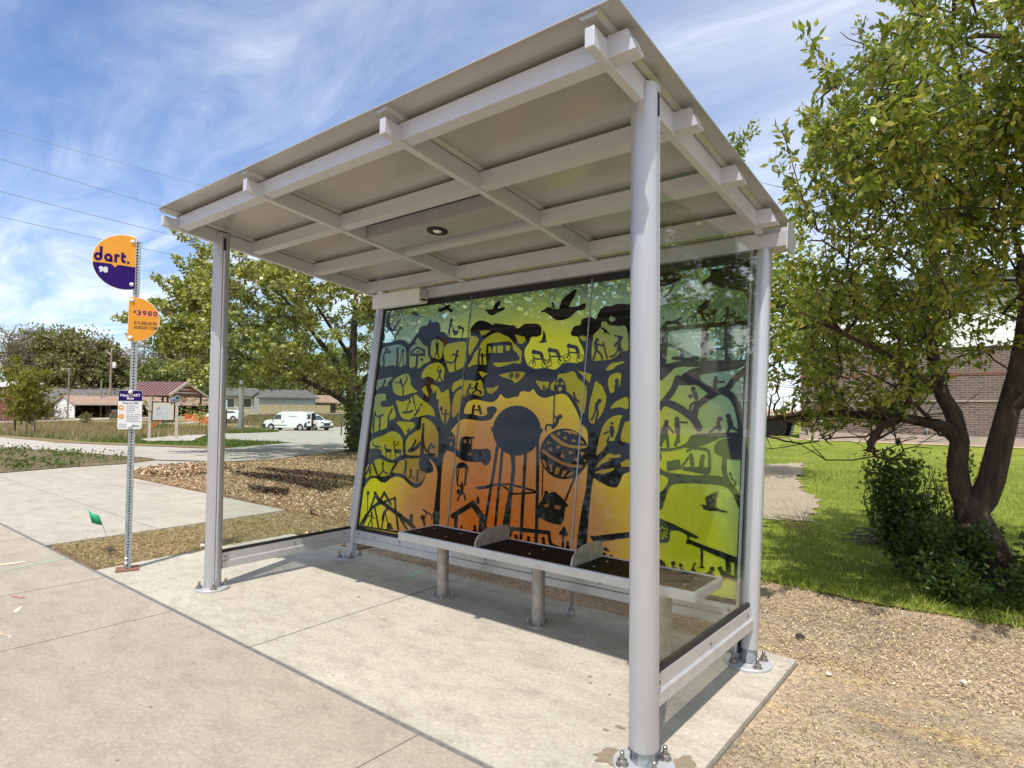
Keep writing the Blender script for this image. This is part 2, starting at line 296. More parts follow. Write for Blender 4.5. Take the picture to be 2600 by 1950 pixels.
# ------------------------------------------------------------------ mesh building
def V(*a): return Vector(a)
class MB:
    def __init__(s): s.v = []; s.f = []
    def add(s, vs, fs):
        n = len(s.v); s.v += [tuple(p) for p in vs]; s.f += [tuple(i + n for i in f) for f in fs]; return s
    def hexa(s, p): return s.add(p, [(0, 3, 2, 1), (4, 5, 6, 7), (0, 1, 5, 4), (1, 2, 6, 5), (2, 3, 7, 6), (3, 0, 4, 7)])
    def box(s, x0, x1, y0, y1, z0, z1):
        return s.hexa([(x0, y0, z0), (x1, y0, z0), (x1, y1, z0), (x0, y1, z0), (x0, y0, z1), (x1, y0, z1), (x1, y1, z1), (x0, y1, z1)])
    def obox(s, c, ax, ay, az):
        c, ax, ay, az = map(Vector, (c, ax, ay, az))
        return s.hexa([c - ax - ay - az, c + ax - ay - az, c + ax + ay - az, c - ax + ay - az, c - ax - ay + az, c + ax - ay + az, c + ax + ay + az, c - ax + ay + az])
    def bar(s, p0, p1, w, h, up=(0, 0, 1)):
        p0, p1 = Vector(p0), Vector(p1); d = p1 - p0; L = d.length; d = d / L
        sd = d.cross(Vector(up)); sd.normalize(); u = sd.cross(d)
        return s.obox((p0 + p1) / 2, d * (L / 2), sd * (w / 2), u * (h / 2))
    def path(s, pts, rad, n=8, caps=True):
        pts = [Vector(p) for p in pts]; rings = []; ref = None
        if not hasattr(rad, '__len__'): rad = [rad] * len(pts)
        for i, p in enumerate(pts):
            d = (pts[min(i + 1, len(pts) - 1)] - pts[max(i - 1, 0)]); d.normalize()
            if ref is None: ref = Vector((1, 0, 0)) if abs(d.x) < .8 else Vector((0, 1, 0))
            a = d.cross(ref); a.normalize(); b = d.cross(a); ref = b.cross(d) * -1 if False else ref
            rings.append([p + (a * math.cos(2 * math.pi * k / n) + b * math.sin(2 * math.pi * k / n)) * rad[i] for k in range(n)])
        vs = [q for r in rings for q in r]; fs = []
        for i in range(len(pts) - 1):
            for k in range(n):
                k2 = (k + 1) % n; fs.append((i * n + k, i * n + k2, (i + 1) * n + k2, (i + 1) * n + k))
        if caps: fs += [tuple(range(n))[::-1], tuple((len(pts) - 1) * n + k for k in range(n))]
        return s.add(vs, fs)
    def tube(s, p0, p1, r0, r1=None, n=16): return s.path([p0, p1], [r0, r0 if r1 is None else r1], n)
    def lathe(s, prof, c=(0, 0, 0), n=16, axis=(0, 0, 1)):
        ax = Vector(axis).normalized(); a = ax.orthogonal().normalized(); b = ax.cross(a); c = Vector(c)
        vs = []; fs = []
        for (r, h) in prof:
            for k in range(n):
                th = 2 * math.pi * k / n; vs.append(c + ax * h + (a * math.cos(th) + b * math.sin(th)) * r)
        m = len(prof)
        for i in range(m - 1):
            for k in range(n): k2 = (k + 1) % n; fs.append((i * n + k, i * n + k2, (i + 1) * n + k2, (i + 1) * n + k))
        fs.append(tuple(range(n))[::-1]); fs.append(tuple((m - 1) * n + k for k in range(n)))
        return s.add(vs, fs)
    def sphere(s, c, r, nu=10, nv=7, sc=(1, 1, 1)):
        prof = [(max(r * math.sin(math.pi * i / nv), 1e-4), -r * math.cos(math.pi * i / nv)) for i in range(nv + 1)]
        n0 = len(s.v); s.lathe(prof, (0, 0, 0), nu)
        for i in range(n0, len(s.v)):
            p = s.v[i]; s.v[i] = (c[0] + p[0] * sc[0], c[1] + p[1] * sc[1], c[2] + p[2] * sc[2])
        return s
    def prism(s, poly, o, u, v, d):
        """polygon in the (u, v) plane at o, given thickness along vector d"""
        o, u, v, d = map(Vector, (o, u, v, d)); n = len(poly)
        tri = tessellate_polygon([[Vector((p[0], p[1], 0)) for p in poly]])
        A = [o + u * p[0] + v * p[1] for p in poly]; B = [q + d for q in A]
        fs = [tuple(t) for t in tri] + [tuple(i + n for i in reversed(t)) for t in tri]
        fs += [(i, (i + 1) % n, (i + 1) % n + n, i + n) for i in range(n)]
        return s.add(A + B, fs)
    def face2d(s, poly, z):
        if len(poly) > 12:
            r = delaunay_2d_cdt([Vector(p) for p in poly], [], [list(range(len(poly)))], 1, 1e-6)
            fs = []
            for t in r[2]:
                a, b, c = (r[0][i] for i in t[:3])
                fs.append(tuple(t) if (b - a).cross(c - a) > 0 else tuple(reversed(t)))
            return s.add([(p[0], p[1], z) for p in r[0]], fs)
        tri = tessellate_polygon([[Vector((p[0], p[1], 0)) for p in poly]])
        fs = []
        for t in tri:
            a, b, c = (poly[i] for i in t)
            fs.append(tuple(t) if (b[0] - a[0]) * (c[1] - a[1]) - (b[1] - a[1]) * (c[0] - a[0]) > 0 else tuple(reversed(t)))
        return s.add([(p[0], p[1], z) for p in poly], fs)
    def build(s, name, mat, parent=None, smooth=0, bevel=0, local=False, fixn=True):
        me = bpy.data.meshes.new(name); me.from_pydata(s.v, [], s.f)
        if fixn:
            bm = bmesh.new(); bm.from_mesh(me); bmesh.ops.recalc_face_normals(bm, faces=bm.faces[:]); bm.to_mesh(me); bm.free()
        return finish(me, name, mat, parent, smooth, bevel, local)
def finish(me, name, mat, parent=None, smooth=0, bevel=0, local=False):
    me.materials.append(mat); o = bpy.data.objects.new(name, me); COL.objects.link(o)
    if smooth:
        me.polygons.foreach_set('use_smooth', [True] * len(me.polygons)); me.set_sharp_from_angle(angle=R(smooth))
    if bevel:
        b = o.modifiers.new('bevel', 'BEVEL'); b.width = bevel; b.segments = 2; b.limit_method = 'ANGLE'; b.angle_limit = R(40)
    if parent:
        o.parent = parent
        if parent.type == 'EMPTY' and not local: o.location = -parent.location
    return o
def root(name, label, cat, loc=(0, 0, 0), rz=0, group=None):
    o = bpy.data.objects.new(name, None); COL.objects.link(o); o.location = loc; o.rotation_euler = (0, 0, rz)
    o.empty_display_size = .2
    return tag(o, label, cat, group)
def tag(o, label, cat, group=None, kind=None):
    o['label'] = label; o['category'] = cat
    if group: o['group'] = group
    if kind: o['kind'] = kind
    return o
def struct(o, label=None, cat=None):
    o['kind'] = 'structure'
    if label: o['label'] = label; o['category'] = cat or 'ground'
    return o

_txt_cache = {}
def text_polys(s, bold=0.0):
    """flat lettering as vertices and faces, cap height about 0.73 for size 1"""
    k = (s, bold)
    if k in _txt_cache: return _txt_cache[k]
    cu = bpy.data.curves.new('lettering', 'FONT'); cu.body = s; cu.size = 1; cu.offset = bold; cu.resolution_u = 3
    ob = bpy.data.objects.new('lettering', cu); COL.objects.link(ob)
    dg = bpy.context.evaluated_depsgraph_get(); dg.update()
    me = bpy.data.meshes.new_from_object(ob.evaluated_get(dg))
    vs = np.array([v.co[:] for v in me.vertices]); fs = [tuple(p.vertices) for p in me.polygons]
    bpy.data.objects.remove(ob); bpy.data.meshes.remove(me); bpy.data.curves.remove(cu)
    _txt_cache[k] = (vs, fs); return vs, fs
def lettering(mb, s, o, u, v, w=None, h=None, bold=.02, align='L'):
    """write s with its lower left (or centre) at o; w = total width, h = height of the whole word"""
    vs, fs = text_polys(s, bold); o, u, v = map(Vector, (o, u, v))
    x0, x1 = vs[:, 0].min(), vs[:, 0].max(); y0, y1 = min(0, vs[:, 1].min()) * 0, vs[:, 1].max()
    sx = (w / (x1 - x0)) if w else None; sy = (h / (y1 - y0)) if h else None
    sx = sx or sy; sy = sy or sx
    off = {'L': 0, 'C': (x1 - x0) / 2, 'R': (x1 - x0)}[align]
    mb.add([o + u * ((p[0] - x0 - off) * sx) + v * (p[1] * sy) for p in vs], fs)

def leaves_mesh(name, P, size, mat, parent=None, seed=1, aspect=.5, droop=.3, var=.35, local=False, outward=None):
    """many four-point leaves, each a small kite with its own direction"""
    rg = np.random.default_rng(seed); P = np.asarray(P, float); n = len(P)
    d = rg.normal(size=(n, 3)); d[:, 2] -= droop
    if outward is not None: d += outward
    d /= np.linalg.norm(d, axis=1)[:, None]
    q = rg.normal(size=(n, 3)); q[:, 2] += .8
    sd = np.cross(d, q); sd /= (np.linalg.norm(sd, axis=1)[:, None] + 1e-9); nn = np.cross(sd, d)
    L = (size * (1 + var * rg.uniform(-1, 1, n)))[:, None]; W = L * aspect * .5
    mid = P + d * L * .45 - nn * L * .06
    vs = np.stack([P, mid + sd * W, P + d * L + nn * L * (-.05), mid - sd * W], 1).reshape(-1, 3)
    return quads(name, vs, mat, parent, local)
def quads(name, vs, mat, parent=None, local=False, k=4):
    n = len(vs) // k; me = bpy.data.meshes.new(name)
    me.vertices.add(n * k); me.vertices.foreach_set('co', vs.astype(np.float32).ravel())
    me.loops.add(n * k); me.loops.foreach_set('vertex_index', np.arange(n * k, dtype=np.int32))
    me.polygons.add(n); me.polygons.foreach_set('loop_start', np.arange(0, n * k, k, dtype=np.int32))
    me.update(calc_edges=True); me.validate()
    return finish(me, name, mat, parent, 0, 0, local)
def blades(name, xy, z, h, w, mat, seed=1, lean=.45):
    rg = np.random.default_rng(seed); n = len(xy); a = rg.uniform(0, 2 * np.pi, n)
    H = h * rg.uniform(.5, 1.25, n); W = w * rg.uniform(.6, 1.3, n)
    dx, dy = np.cos(a) * W, np.sin(a) * W; lx, ly = rg.normal(0, lean, n) * H, rg.normal(0, lean, n) * H
    b1 = np.stack([xy[:, 0] - dx, xy[:, 1] - dy, z], 1); b2 = np.stack([xy[:, 0] + dx, xy[:, 1] + dy, z], 1)
    t = np.stack([xy[:, 0] + lx, xy[:, 1] + ly, z + H], 1)
    return quads(name, np.stack([b1, b2, t], 1).reshape(-1, 3), mat, None, False, 3)
def in_poly(x, y, poly):
    c = np.zeros(len(x), bool); n = len(poly)
    for i in range(n):
        (x1, y1), (x2, y2) = poly[i], poly[(i + 1) % n]
        k = ((y1 > y) != (y2 > y)) & (x < (x2 - x1) * (y - y1) / (y2 - y1 + 1e-12) + x1); c ^= k
    return c
def sheet(name, poly, off, mat, step, thick=0, lump=0, label=None, cat=None):
    """a polygon laid on the ground, cut into cells so that it follows the terrain"""
    bm = bmesh.new(); bm.faces.new([bm.verts.new((p[0], p[1], 0)) for p in poly])
    xs = [p[0] for p in poly]; ys = [p[1] for p in poly]
    for ax, lo, hi in ((0, min(xs), max(xs)), (1, min(ys), max(ys))):
        k = math.ceil(lo / step) * step
        while k < hi:
            co = (k, 0, 0) if ax == 0 else (0, k, 0); no = (1, 0, 0) if ax == 0 else (0, 1, 0)
            bmesh.ops.bisect_plane(bm, geom=bm.verts[:] + bm.edges[:] + bm.faces[:], plane_co=co, plane_no=no); k += step
    rg = random.Random(len(poly))
    inner = {v for v in bm.verts if not v.is_boundary}
    for v in bm.verts:
        v.co.z = tz(v.co.x, v.co.y) + off + (rg.uniform(-lump, lump) if lump and v in inner else 0)
    if thick:
        for v in bm.verts: v.co.z -= thick
        r = bmesh.ops.extrude_face_region(bm, geom=bm.faces[:])
        for g in r['geom']:
            if isinstance(g, bmesh.types.BMVert): g.co.z += thick
    bmesh.ops.recalc_face_normals(bm, faces=bm.faces[:])
    if not thick:
        for f in bm.faces:
            if f.normal.z < 0: f.normal_flip()
    me = bpy.data.meshes.new(name); bm.to_mesh(me); bm.free()
    o = finish(me, name, mat, None, 0, 0); return struct(o, label, cat)
MURAL = """D 69 2154 105 2110 110 2058 92 2034 200 2027 287 2047 406 2035 470 2002 530 2062 579 2108 581 2137 633 2158 681 2159 719 2214 745 2178 798 2183 849 2151 866 2088 919 2079 971 2034 1105 2014 1209 2014 1232 2022 1224 2081 1254 2120 1315 2151 1399 2135 1471 2103 1516 2104 1576 2069 1636 2069 1694 2081 1749 2067 1484 2115 1550 2075 1628 2069 1691 2083 1742 2052 1797 2082 1869 2081 1941 2071 1975 2035 1975 1986 1932 1972 1881 1971 1866 1926 1830 1878 1838 1812 1881 1744 1939 1722 2057 1722 2135 1708 2188 1742 2242 1759 2369 1755 2374 1835 2327 1916 2310 1948 2259 1959 2251 1991 2275 2029 2325 2037 2339 2079 2409 2089 2455 2070 2476 2122 2516 2157 2576 2155 2625 2166 2713 2153 2775 2125 2843 1178 2804 1123 2813 1011 2759 981 2735 917 2709 889 2643 896 2567 922 2535 938 2526 873 2519 692 2514 457 2442 446 2459 724 2480 869 2476 1051 2469 1163 2453 1263 2405 1308 2392 1322 2358 1393 2307 1461 2261 1511 2209 1526 2136 1511 2062 1495 2012 1507 1975 1535 1947 1564 1914 1540 1848 1548 1819 1532 1812 1508 1761 1500 1709 1491 1666 1500 1630 1525 1602 1491 1554 1462 1476 1466 1383 1481 1315 1474 1271 1448 1253 1369 1342 1362 1436 1346 1506 1364 1499 1415 1553 1428 1592 1420 1606 1395 1583 1362 1550 1323 1452 1306 1325 1318 1232 1312 1167 1262 1126 1209 1114 1130 1107 1062 1076 1011 1067 941 1073 804 1090 601 1105 448 1033 439 1027 663 1021 855 968 935 903 966 958 906 965 865 921 851 886 845 870 787 838 735 779 712 713 724 630 767 572 784 505 786 431 758 369 723 299 725 235 750 165 740 113 694 73 660 66 992 61 1266 33 1491 46 1663 56 1815 61 1948 65 2051
K 96 1972 162 1989 251 1999 340 1999 411 1970 439 1929 459 1816 440 1802 393 1784 271 1808 167 1796 87 1814 77 1906
K 530 1984 575 2049 606 2028 670 1976 721 1954 739 1886 775 1828 698 1802 637 1762 585 1782 524 1770 500 1829 490 1927 504 1965
K 772 2008 836 2023 907 1986 927 1943 914 1860 892 1837 838 1849 789 1865 768 1913 765 1971
K 950 1960 1024 1975 1159 1981 1193 1956 1215 1847 1212 1784 1168 1750 1098 1729 1031 1718 988 1792 948 1849 933 1905
K 1224 1990 1238 2021 1298 2017 1332 1984 1309 1941 1279 1898 1250 1854 1224 1909
K 1239 1756 1278 1817 1305 1878 1348 1912 1365 1955 1427 2004 1525 2033 1594 2011 1663 1981 1711 1935 1758 1899 1799 1863 1804 1813 1799 1767 1731 1774 1669 1760 1562 1746 1513 1782 1455 1793 1436 1768 1331 1776
K 63 1657 144 1676 292 1693 268 1664 229 1629 248 1609 143 1601 72 1571
K 307 1609 313 1658 380 1696 490 1722 541 1673 556 1625 598 1586 658 1552 578 1538 469 1515 381 1525 331 1559
K 68 1511 217 1535 232 1491 250 1476 184 1466 166 1441 195 1412 314 1413 348 1428 399 1346 392 1308 302 1277 298 1219 177 1185 72 1172 62 1341
K 384 1472 479 1462 585 1500 636 1524 709 1491 810 1445 883 1400 912 1337 813 1348 723 1328 643 1322 592 1298 506 1310 457 1347 416 1414
K 700 1670 687 1708 713 1754 780 1795 870 1810 938 1785 971 1738 968 1673 967 1641 883 1643 840 1667 771 1687
K 709 1575 757 1608 787 1547 815 1500 742 1538
K 816 1611 890 1601 941 1564 961 1518 935 1477 899 1500 860 1546
K 958 1537 988 1546 1041 1568 1064 1500 1088 1420 1088 1340 1067 1277 1050 1263 999 1311 953 1400 942 1473
K 1083 1581 1101 1626 1170 1651 1212 1655 1212 1615 1144 1580 1101 1545
K 1115 1491 1137 1545 1205 1580 1228 1588 1223 1535 1212 1447 1197 1386 1133 1327 1113 1376 1110 1438
K 1217 1624 1255 1645 1351 1635 1407 1642 1439 1577 1451 1526 1414 1508 1342 1526 1284 1526 1251 1504 1234 1500 1221 1553
K 1369 1709 1397 1716 1468 1693 1416 1664
K 1592 1677 1687 1696 1739 1703 1844 1696 1847 1671 1773 1611 1722 1641
K 1472 1577 1539 1576 1603 1597 1586 1559 1534 1529 1489 1538
K 1333 2060 1397 2060 1455 2056 1402 2024 1356 2018
K 429 1268 484 1280 574 1279 640 1277 675 1259 668 1237 640 1214 600 1190 567 1156 527 1195 481 1231
K 92 1079 146 1112 243 1139 353 1182 398 1187 470 1171 521 1135 545 1092 549 1040 564 989 517 971 455 938 399 935 337 953 287 973 269 1003 218 1023 158 1020 98 1017
K 601 998 585 1057 587 1108 617 1154 677 1186 716 1209 756 1225 752 1313 804 1317 882 1286 941 1238 980 1182 1005 1021 1000 989 927 1003 844 1012 794 995 711 987 636 986
K 181 906 236 928 308 921 393 904 473 902 445 870 412 801 381 784 325 772 264 782 232 825 200 869
K 83 845 137 880 179 852 212 808 242 773 160 766 104 739 74 767
K 454 819 489 874 526 920 609 948 715 961 789 962 788 909 827 862 875 855 859 793 793 752 729 754 672 778 612 809 544 819
K 1716 2003 1819 1979 1833 1945 1794 1922 1762 1928
K 2505 2043 2543 2043 2562 2019 2605 2008 2655 2001 2688 2002 2715 1966 2733 1833 2693 1820 2615 1772 2574 1766 2464 1763 2444 1794 2440 1840 2443 1909 2447 1954 2488 1990 2503 2012
K 2574 2083 2613 2064 2618 2049 2586 2036 2563 2053
K 2324 1947 2350 1953 2387 1943 2385 1912 2358 1914
K 2572 1688 2586 1721 2626 1741 2707 1749 2700 1735 2660 1725 2621 1697
K 2167 1671 2231 1678 2303 1691 2344 1636 2391 1605 2421 1567 2428 1492 2419 1394 2394 1383 2352 1454 2311 1507 2263 1538 2243 1553 2228 1615 2198 1635 2154 1617 2151 1554 2133 1546 2106 1570 2117 1609 2161 1632
K 2334 1694 2402 1681 2455 1664 2443 1604 2406 1635
K 1964 1628 2029 1619 2088 1614 2082 1570 2060 1555 2026 1559 1993 1587
K 2494 1615 2521 1596 2548 1580 2568 1543 2588 1499 2578 1426 2557 1374 2519 1330 2495 1311 2468 1329 2455 1380 2460 1469 2475 1544
K 2594 1631 2624 1664 2689 1666 2690 1600 2673 1564 2623 1528 2599 1572
K 2627 1423 2657 1463 2703 1488 2754 1499 2760 1421 2707 1431 2668 1427
K 2544 1095 2547 1154 2562 1240 2583 1307 2635 1360 2699 1378 2722 1368 2709 1342 2697 1271 2682 1232 2670 1199 2633 1197 2600 1144 2573 1116
K 2722 1227 2729 1278 2746 1330 2788 1341 2800 1186 2727 1201
K 2551 1024 2578 1058 2619 1099 2647 1114 2684 1106 2727 1112 2722 1086 2665 1070 2594 1040 2559 1011
K 2532 977 2597 1001 2691 1021 2685 1001 2600 969
K 2732 1055 2779 1083 2808 1073 2811 1035 2741 1030
P 114 2326 100 2276 101 2213 138 2159 196 2132 247 2141 223 2153 178 2187 149 2241 144 2293 145 2324
C 284 2228 15
C 326 2159 15
C 159 1963 19
C 318 1955 19
C 205 1936 18
C 395 1937 20
C 851 1971 15
C 1101 1897 16
C 987 2179 17
C 1084 2116 15
S 14 272 2210 247 2182 230 2152
S 14 307 2142 291 2108 265 2084 264 2049
S 19 155 1943 121 1894 143 1842 143 1802
S 12 157 1933 211 1930
S 21 317 1935 329 1895 331 1845 341 1790
S 9 392 1952 379 1863 364 1785
S 9 392 1952 429 1783
P 497 1927 588 1971 697 1931 707 1873 505 1882
K 527 1919 591 1949 672 1918 676 1895 530 1902
S 8 541 1919 573 1894 609 1926 636 1891 667 1913
S 21 603 1878 605 1772
P 535 1993 553 2012 569 2001 551 1982
P 644 1843 661 1861 692 1841 667 1827
S 19 847 1957 852 1909
S 10 852 1909 829 1863
S 10 852 1909 883 1852
S 8 848 1947 826 1963 835 2014
S 18 1094 1879 1090 1825
S 12 1090 1825 1050 1799 992 1810
S 12 1090 1825 1092 1770 1103 1734
S 9 1096 1870 1052 1872 1042 1854
S 9 1096 1870 1123 1851
S 15 983 2164 977 2117
S 9 977 2117 956 2044
S 9 977 2117 983 2038
S 7 984 2154 1025 2095
S 15 1092 2104 1137 2096 1141 2069
S 9 1141 2069 1136 2019
S 7 1093 2100 1078 2078
P 1006 2097 1091 2072 1076 2045 1040 2039
P 794 2294 871 2306 895 2323 959 2321 943 2299 992 2271 970 2250 914 2278 838 2266
P 440 2297 505 2296 551 2272 548 2250 480 2274
P 1369 2232 1390 2243 1420 2236 1459 2241 1471 2280 1530 2305 1529 2270 1510 2241 1577 2241 1580 2217 1515 2201 1461 2183 1414 2196 1387 2226
P 1426 1925 1436 1942 1491 1950 1678 1947 1712 1884 1765 1840 1771 1789 1513 1782 1444 1793
K 1450 1920 1605 1922 1613 1860 1457 1867
K 1633 1921 1682 1916 1676 1874 1638 1875
S 9 1479 1914 1502 1867
S 7 1540 1919 1547 1865
C 1359 1898 15
C 1392 1857 12
C 921 1732 16
C 415 1658 17
C 619 1378 12
C 725 1435 13
C 1290 1605 13
C 1365 1613 13
C 982 1403 20
C 1038 1384 13
C 1356 1426 14
C 1414 1423 14
C 107 1351 17
C 340 1389 16
C 191 1655 18
C 1491 1909 13
S 15 1357 1885 1351 1841 1361 1770
S 13 1394 1843 1401 1769
S 7 1359 1867 1392 1839 1436 1855
S 17 916 1721 916 1684
S 10 916 1684 883 1643
S 10 916 1684 961 1642
S 8 917 1716 881 1740 895 1777
S 16 426 1641 455 1597
S 11 455 1597 476 1520
S 11 455 1597 500 1664 479 1703
S 9 426 1636 346 1638
S 6 565 1453 543 1377
S 6 634 1453 664 1397 684 1360
S 15 497 1362 553 1363 613 1373
S 15 710 1407 689 1370 654 1336
S 12 557 1500 579 1453
S 12 611 1510 627 1453
S 16 1286 1592 1268 1553
S 9 1268 1553 1251 1509
S 9 1268 1553 1290 1522
S 8 1287 1587 1319 1570
S 15 1360 1604 1360 1565
S 10 1360 1565 1319 1526
S 10 1360 1565 1420 1543 1411 1526
S 8 1362 1595 1319 1570
S 5 985 1387 998 1356
S 16 1038 1370 1041 1321
S 9 1041 1321 1037 1268
S 9 1041 1321 1062 1268
S 8 998 1356 1079 1357
S 18 1352 1414 1352 1370
S 18 1421 1410 1444 1368
S 8 1372 1397 1412 1393
S 19 102 1336 99 1272 109 1183
S 10 111 1332 168 1313
P 151 1322 222 1348 240 1334 170 1303
S 15 186 1313 200 1186
S 18 336 1374 314 1335 308 1286
P 865 1509 878 1555 897 1555 908 1505
S 17 189 1640 165 1605
P 769 1273 795 1273 818 1104 830 997 784 994 776 1138
S 12 811 1118 837 1055 895 1015 967 1009
C 705 1117 13
C 912 1096 13
C 309 1054 11
C 309 887 14
C 127 871 14
C 613 930 14
C 693 859 12
C 780 862 11
C 236 438 15
C 436 490 16
C 763 467 23
C 901 477 22
C 1314 797 13
C 1285 728 22
C 1497 475 17
C 1357 457 12
C 1703 501 16
S 16 707 1103 677 1061 629 1022
P 620 1014 679 1047 737 1086 764 1116 778 1095 753 1050 685 1014
S 19 895 1079 880 1039
P 915 1080 949 1089 962 1072 934 1056
P 306 1027 393 1028 413 1014 404 999 330 991
S 9 306 1058 319 1020
S 7 330 995 348 946
S 7 398 1002 398 938
P 433 1026 528 1031 543 1014 535 995 457 990
S 11 434 1053 446 1020
S 5 434 1056 422 1090 437 1098
S 5 444 1061 476 1074 488 1100
S 7 456 994 477 943
S 7 534 998 534 969
P 121 1057 128 1080 145 1054 225 1046 262 1040 228 1031 168 1032
P 566 1193 596 1212 609 1231 619 1209 601 1187
S 14 312 872 321 824
S 10 321 824 389 803
S 11 321 824 277 779
S 7 317 877 316 914
S 15 124 856 107 816 84 776
S 7 143 849 149 789
S 11 131 818 148 762
S 18 621 912 618 868
S 9 618 868 600 816
S 9 618 868 634 807
S 13 697 848 697 816
S 8 697 816 745 784
S 8 697 816 681 786
S 13 782 851 782 816
S 8 782 816 806 771
S 8 782 816 776 762
P 789 962 851 970 895 951 909 924 953 906 962 879 941 856 901 849 869 858 817 861 789 902
S 27 249 615 318 562 430 523 561 479 723 421 826 374
S 18 97 320 199 445 330 564 374 635
S 18 374 635 482 543
S 18 252 601 215 484 134 318
S 14 148 402 282 507 528 602
S 17 527 606 560 486 619 340
S 16 266 497 313 407 360 313
S 15 584 475 673 400 735 352
P 143 635 171 615 165 585 127 596
S 4 148 583 176 443
S 16 239 424 241 383
S 10 241 383 211 324
S 9 241 383 272 317
S 8 234 419 190 399
S 8 240 420 287 389
S 24 417 470 401 432 402 395
S 14 402 395 400 319
S 9 425 456 466 389
P 467 382 513 380 555 332 468 317
P 730 442 782 449 794 408 736 408
S 18 918 465 936 420
S 8 928 467 939 523 895 542
S 6 895 542 1023 502
S 6 1019 525 1012 477
P 62 312 98 313 365 318 632 328 635 311 50 277
P 1108 1089 1097 1159 1117 1187 1138 1208 1168 1182 1183 1155 1188 1090
KC 1121 1160 9
KC 1157 1161 9
KC 1145 1109 17
S 42 1075 1081 1135 1070 1185 1059 1267 1016 1335 993
P 1266 1022 1387 1076 1485 1081 1545 1091 1583 1067 1592 1002 1562 961 1528 959 1499 977 1419 975 1328 979
P 1254 1165 1392 1174 1398 1161 1376 1156 1383 1069 1356 1041 1354 987 1255 1029
K 1285 1149 1312 1154 1317 1120 1288 1125
K 1349 1155 1362 1156 1363 1115 1344 1121
K 1348 1027 1363 1055 1394 1030
K 1495 1075 1507 1050 1554 1026 1522 1037 1493 1055
P 1230 912 1239 946 1283 966 1330 959 1364 928 1355 914 1326 925 1290 916 1253 917
S 4 1235 912 1263 786
S 4 1263 914 1264 780
S 4 1336 919 1346 787
S 4 1361 921 1350 787
S 24 1315 778 1327 726
S 7 1316 771 1264 780
S 7 1320 771 1350 787
S 12 1327 726 1295 689 1286 659
S 12 1336 726 1359 696 1370 670
S 40 1249 529 1455 653
S 48 1451 650 1593 535
S 36 1286 530 1296 436
S 39 1555 530 1562 445
P 1484 663 1491 709 1509 711 1526 648
P 1475 440 1490 461 1516 462 1528 441
S 10 1621 450 1620 491
S 8 1594 459 1636 468
P 1682 471 1686 481 1725 489 1735 475
P 2054 1249 2053 1208 2041 1168 2018 1132 1987 1101 1947 1077 1901 1060 1850 1052 1798 1054 1747 1065 1699 1086 1657 1114 1623 1150 1599 1190 1588 1234 1588 1278 1601 1320 1626 1358 1661 1390 1704 1414 1753 1429 1805 1435 1858 1430 1908 1416 1954 1394 1993 1365 2023 1330 2044 1291
P 1564 1256 1583 1264 2070 1264 2072 1243 2045 1214 1579 1218
S 20 1647 1109 1636 924 1616 703 1599 462
S 18 1702 1090 1703 856 1704 469
P 1755 1085 1787 1051 1812 923 1795 721 1773 482 1838 480 1840 768 1847 940 1831 1053 1853 1083
S 21 1928 1102 1940 848 1958 455
S 20 2033 1164 2063 886 2098 448
S 12 1488 771 1595 792 1707 824 1830 774
S 11 1819 830 1966 815 2055 796 1836 764
S 8 1467 777 1707 824 1855 833
P 2484 1101 2482 1062 2471 1024 2450 990 2421 959 2385 936 2343 919 2297 911 2250 912 2204 921 2162 940 2124 966 2094 999 2074 1037 2064 1077 2065 1119 2077 1159 2100 1196 2132 1227 2171 1250 2215 1265 2262 1271 2309 1268 2354 1256 2395 1236 2430 1209 2457 1177 2475 1140
K 2253 1249 2285 1258 2343 1254 2385 1233 2344 1235 2328 1242 2313 1231 2295 1244
K 2197 1230 2216 1248 2235 1228 2215 1220
K 2250 1201 2281 1219 2292 1192
K 2329 1184 2348 1202 2374 1176
K 2404 1194 2428 1188 2438 1169 2414 1171
K 2151 1228 2172 1226 2235 1187 2311 1159 2392 1153 2454 1159 2460 1140 2386 1133 2305 1139 2220 1165 2148 1211
K 2118 1175 2125 1147 2157 1166
K 2137 1113 2161 1135 2170 1101
K 2205 1151 2248 1139 2213 1117
K 2239 1067 2268 1099 2284 1059
K 2312 1115 2357 1108 2326 1086
K 2362 1051 2388 1072 2402 1043
K 2408 1110 2447 1109 2427 1078
K 2441 1049 2459 1064 2465 1044
K 2087 1145 2095 1152 2105 1136
K 2082 1106 2099 1111 2180 1067 2266 1035 2349 1020 2432 1019 2430 1002 2351 1000 2260 1014 2165 1052 2088 1089
K 2085 1040 2116 1035 2138 988 2122 977
K 2153 1007 2177 1012 2191 958 2175 950
K 2217 994 2259 987 2243 942 2206 939
K 2281 975 2317 974 2293 932 2265 923
K 2338 962 2381 972 2356 944 2310 927
S 7 2100 986 2118 774
S 11 2381 932 2318 758
P 2092 697 2134 783 2135 814 2165 813 2166 796 2223 815 2309 767 2354 719 2326 719 2298 594 2100 623
K 2137 715 2182 730 2180 703 2143 699
K 2232 722 2285 725 2284 698 2235 699
S 7 2187 640 2211 610
S 8 2150 1511 2163 1298
C 2217 1357 17
C 2479 1914 14
C 2666 1914 18
C 2061 2224 11
C 2536 1473 17
C 2661 1615 15
C 1920 1853 19
C 2071 1861 19
C 2241 1883 18
S 20 2202 1352 2186 1303 2159 1277
S 11 2166 1288 2106 1293 2097 1254
S 7 2190 1338 2157 1372 2159 1400
S 20 1853 510 2203 526
S 17 1873 519 1855 455
S 19 2203 529 2227 453 2294 434
C 1908 462 14
C 2027 465 15
C 2158 476 16
C 2090 480 13
C 2367 480 14
C 2670 484 12
C 2712 444 10
C 2648 1318 11
P 2326 591 2367 538 2357 521 2285 527
S 14 2326 519 2330 439
P 2353 439 2355 462 2378 469 2392 442
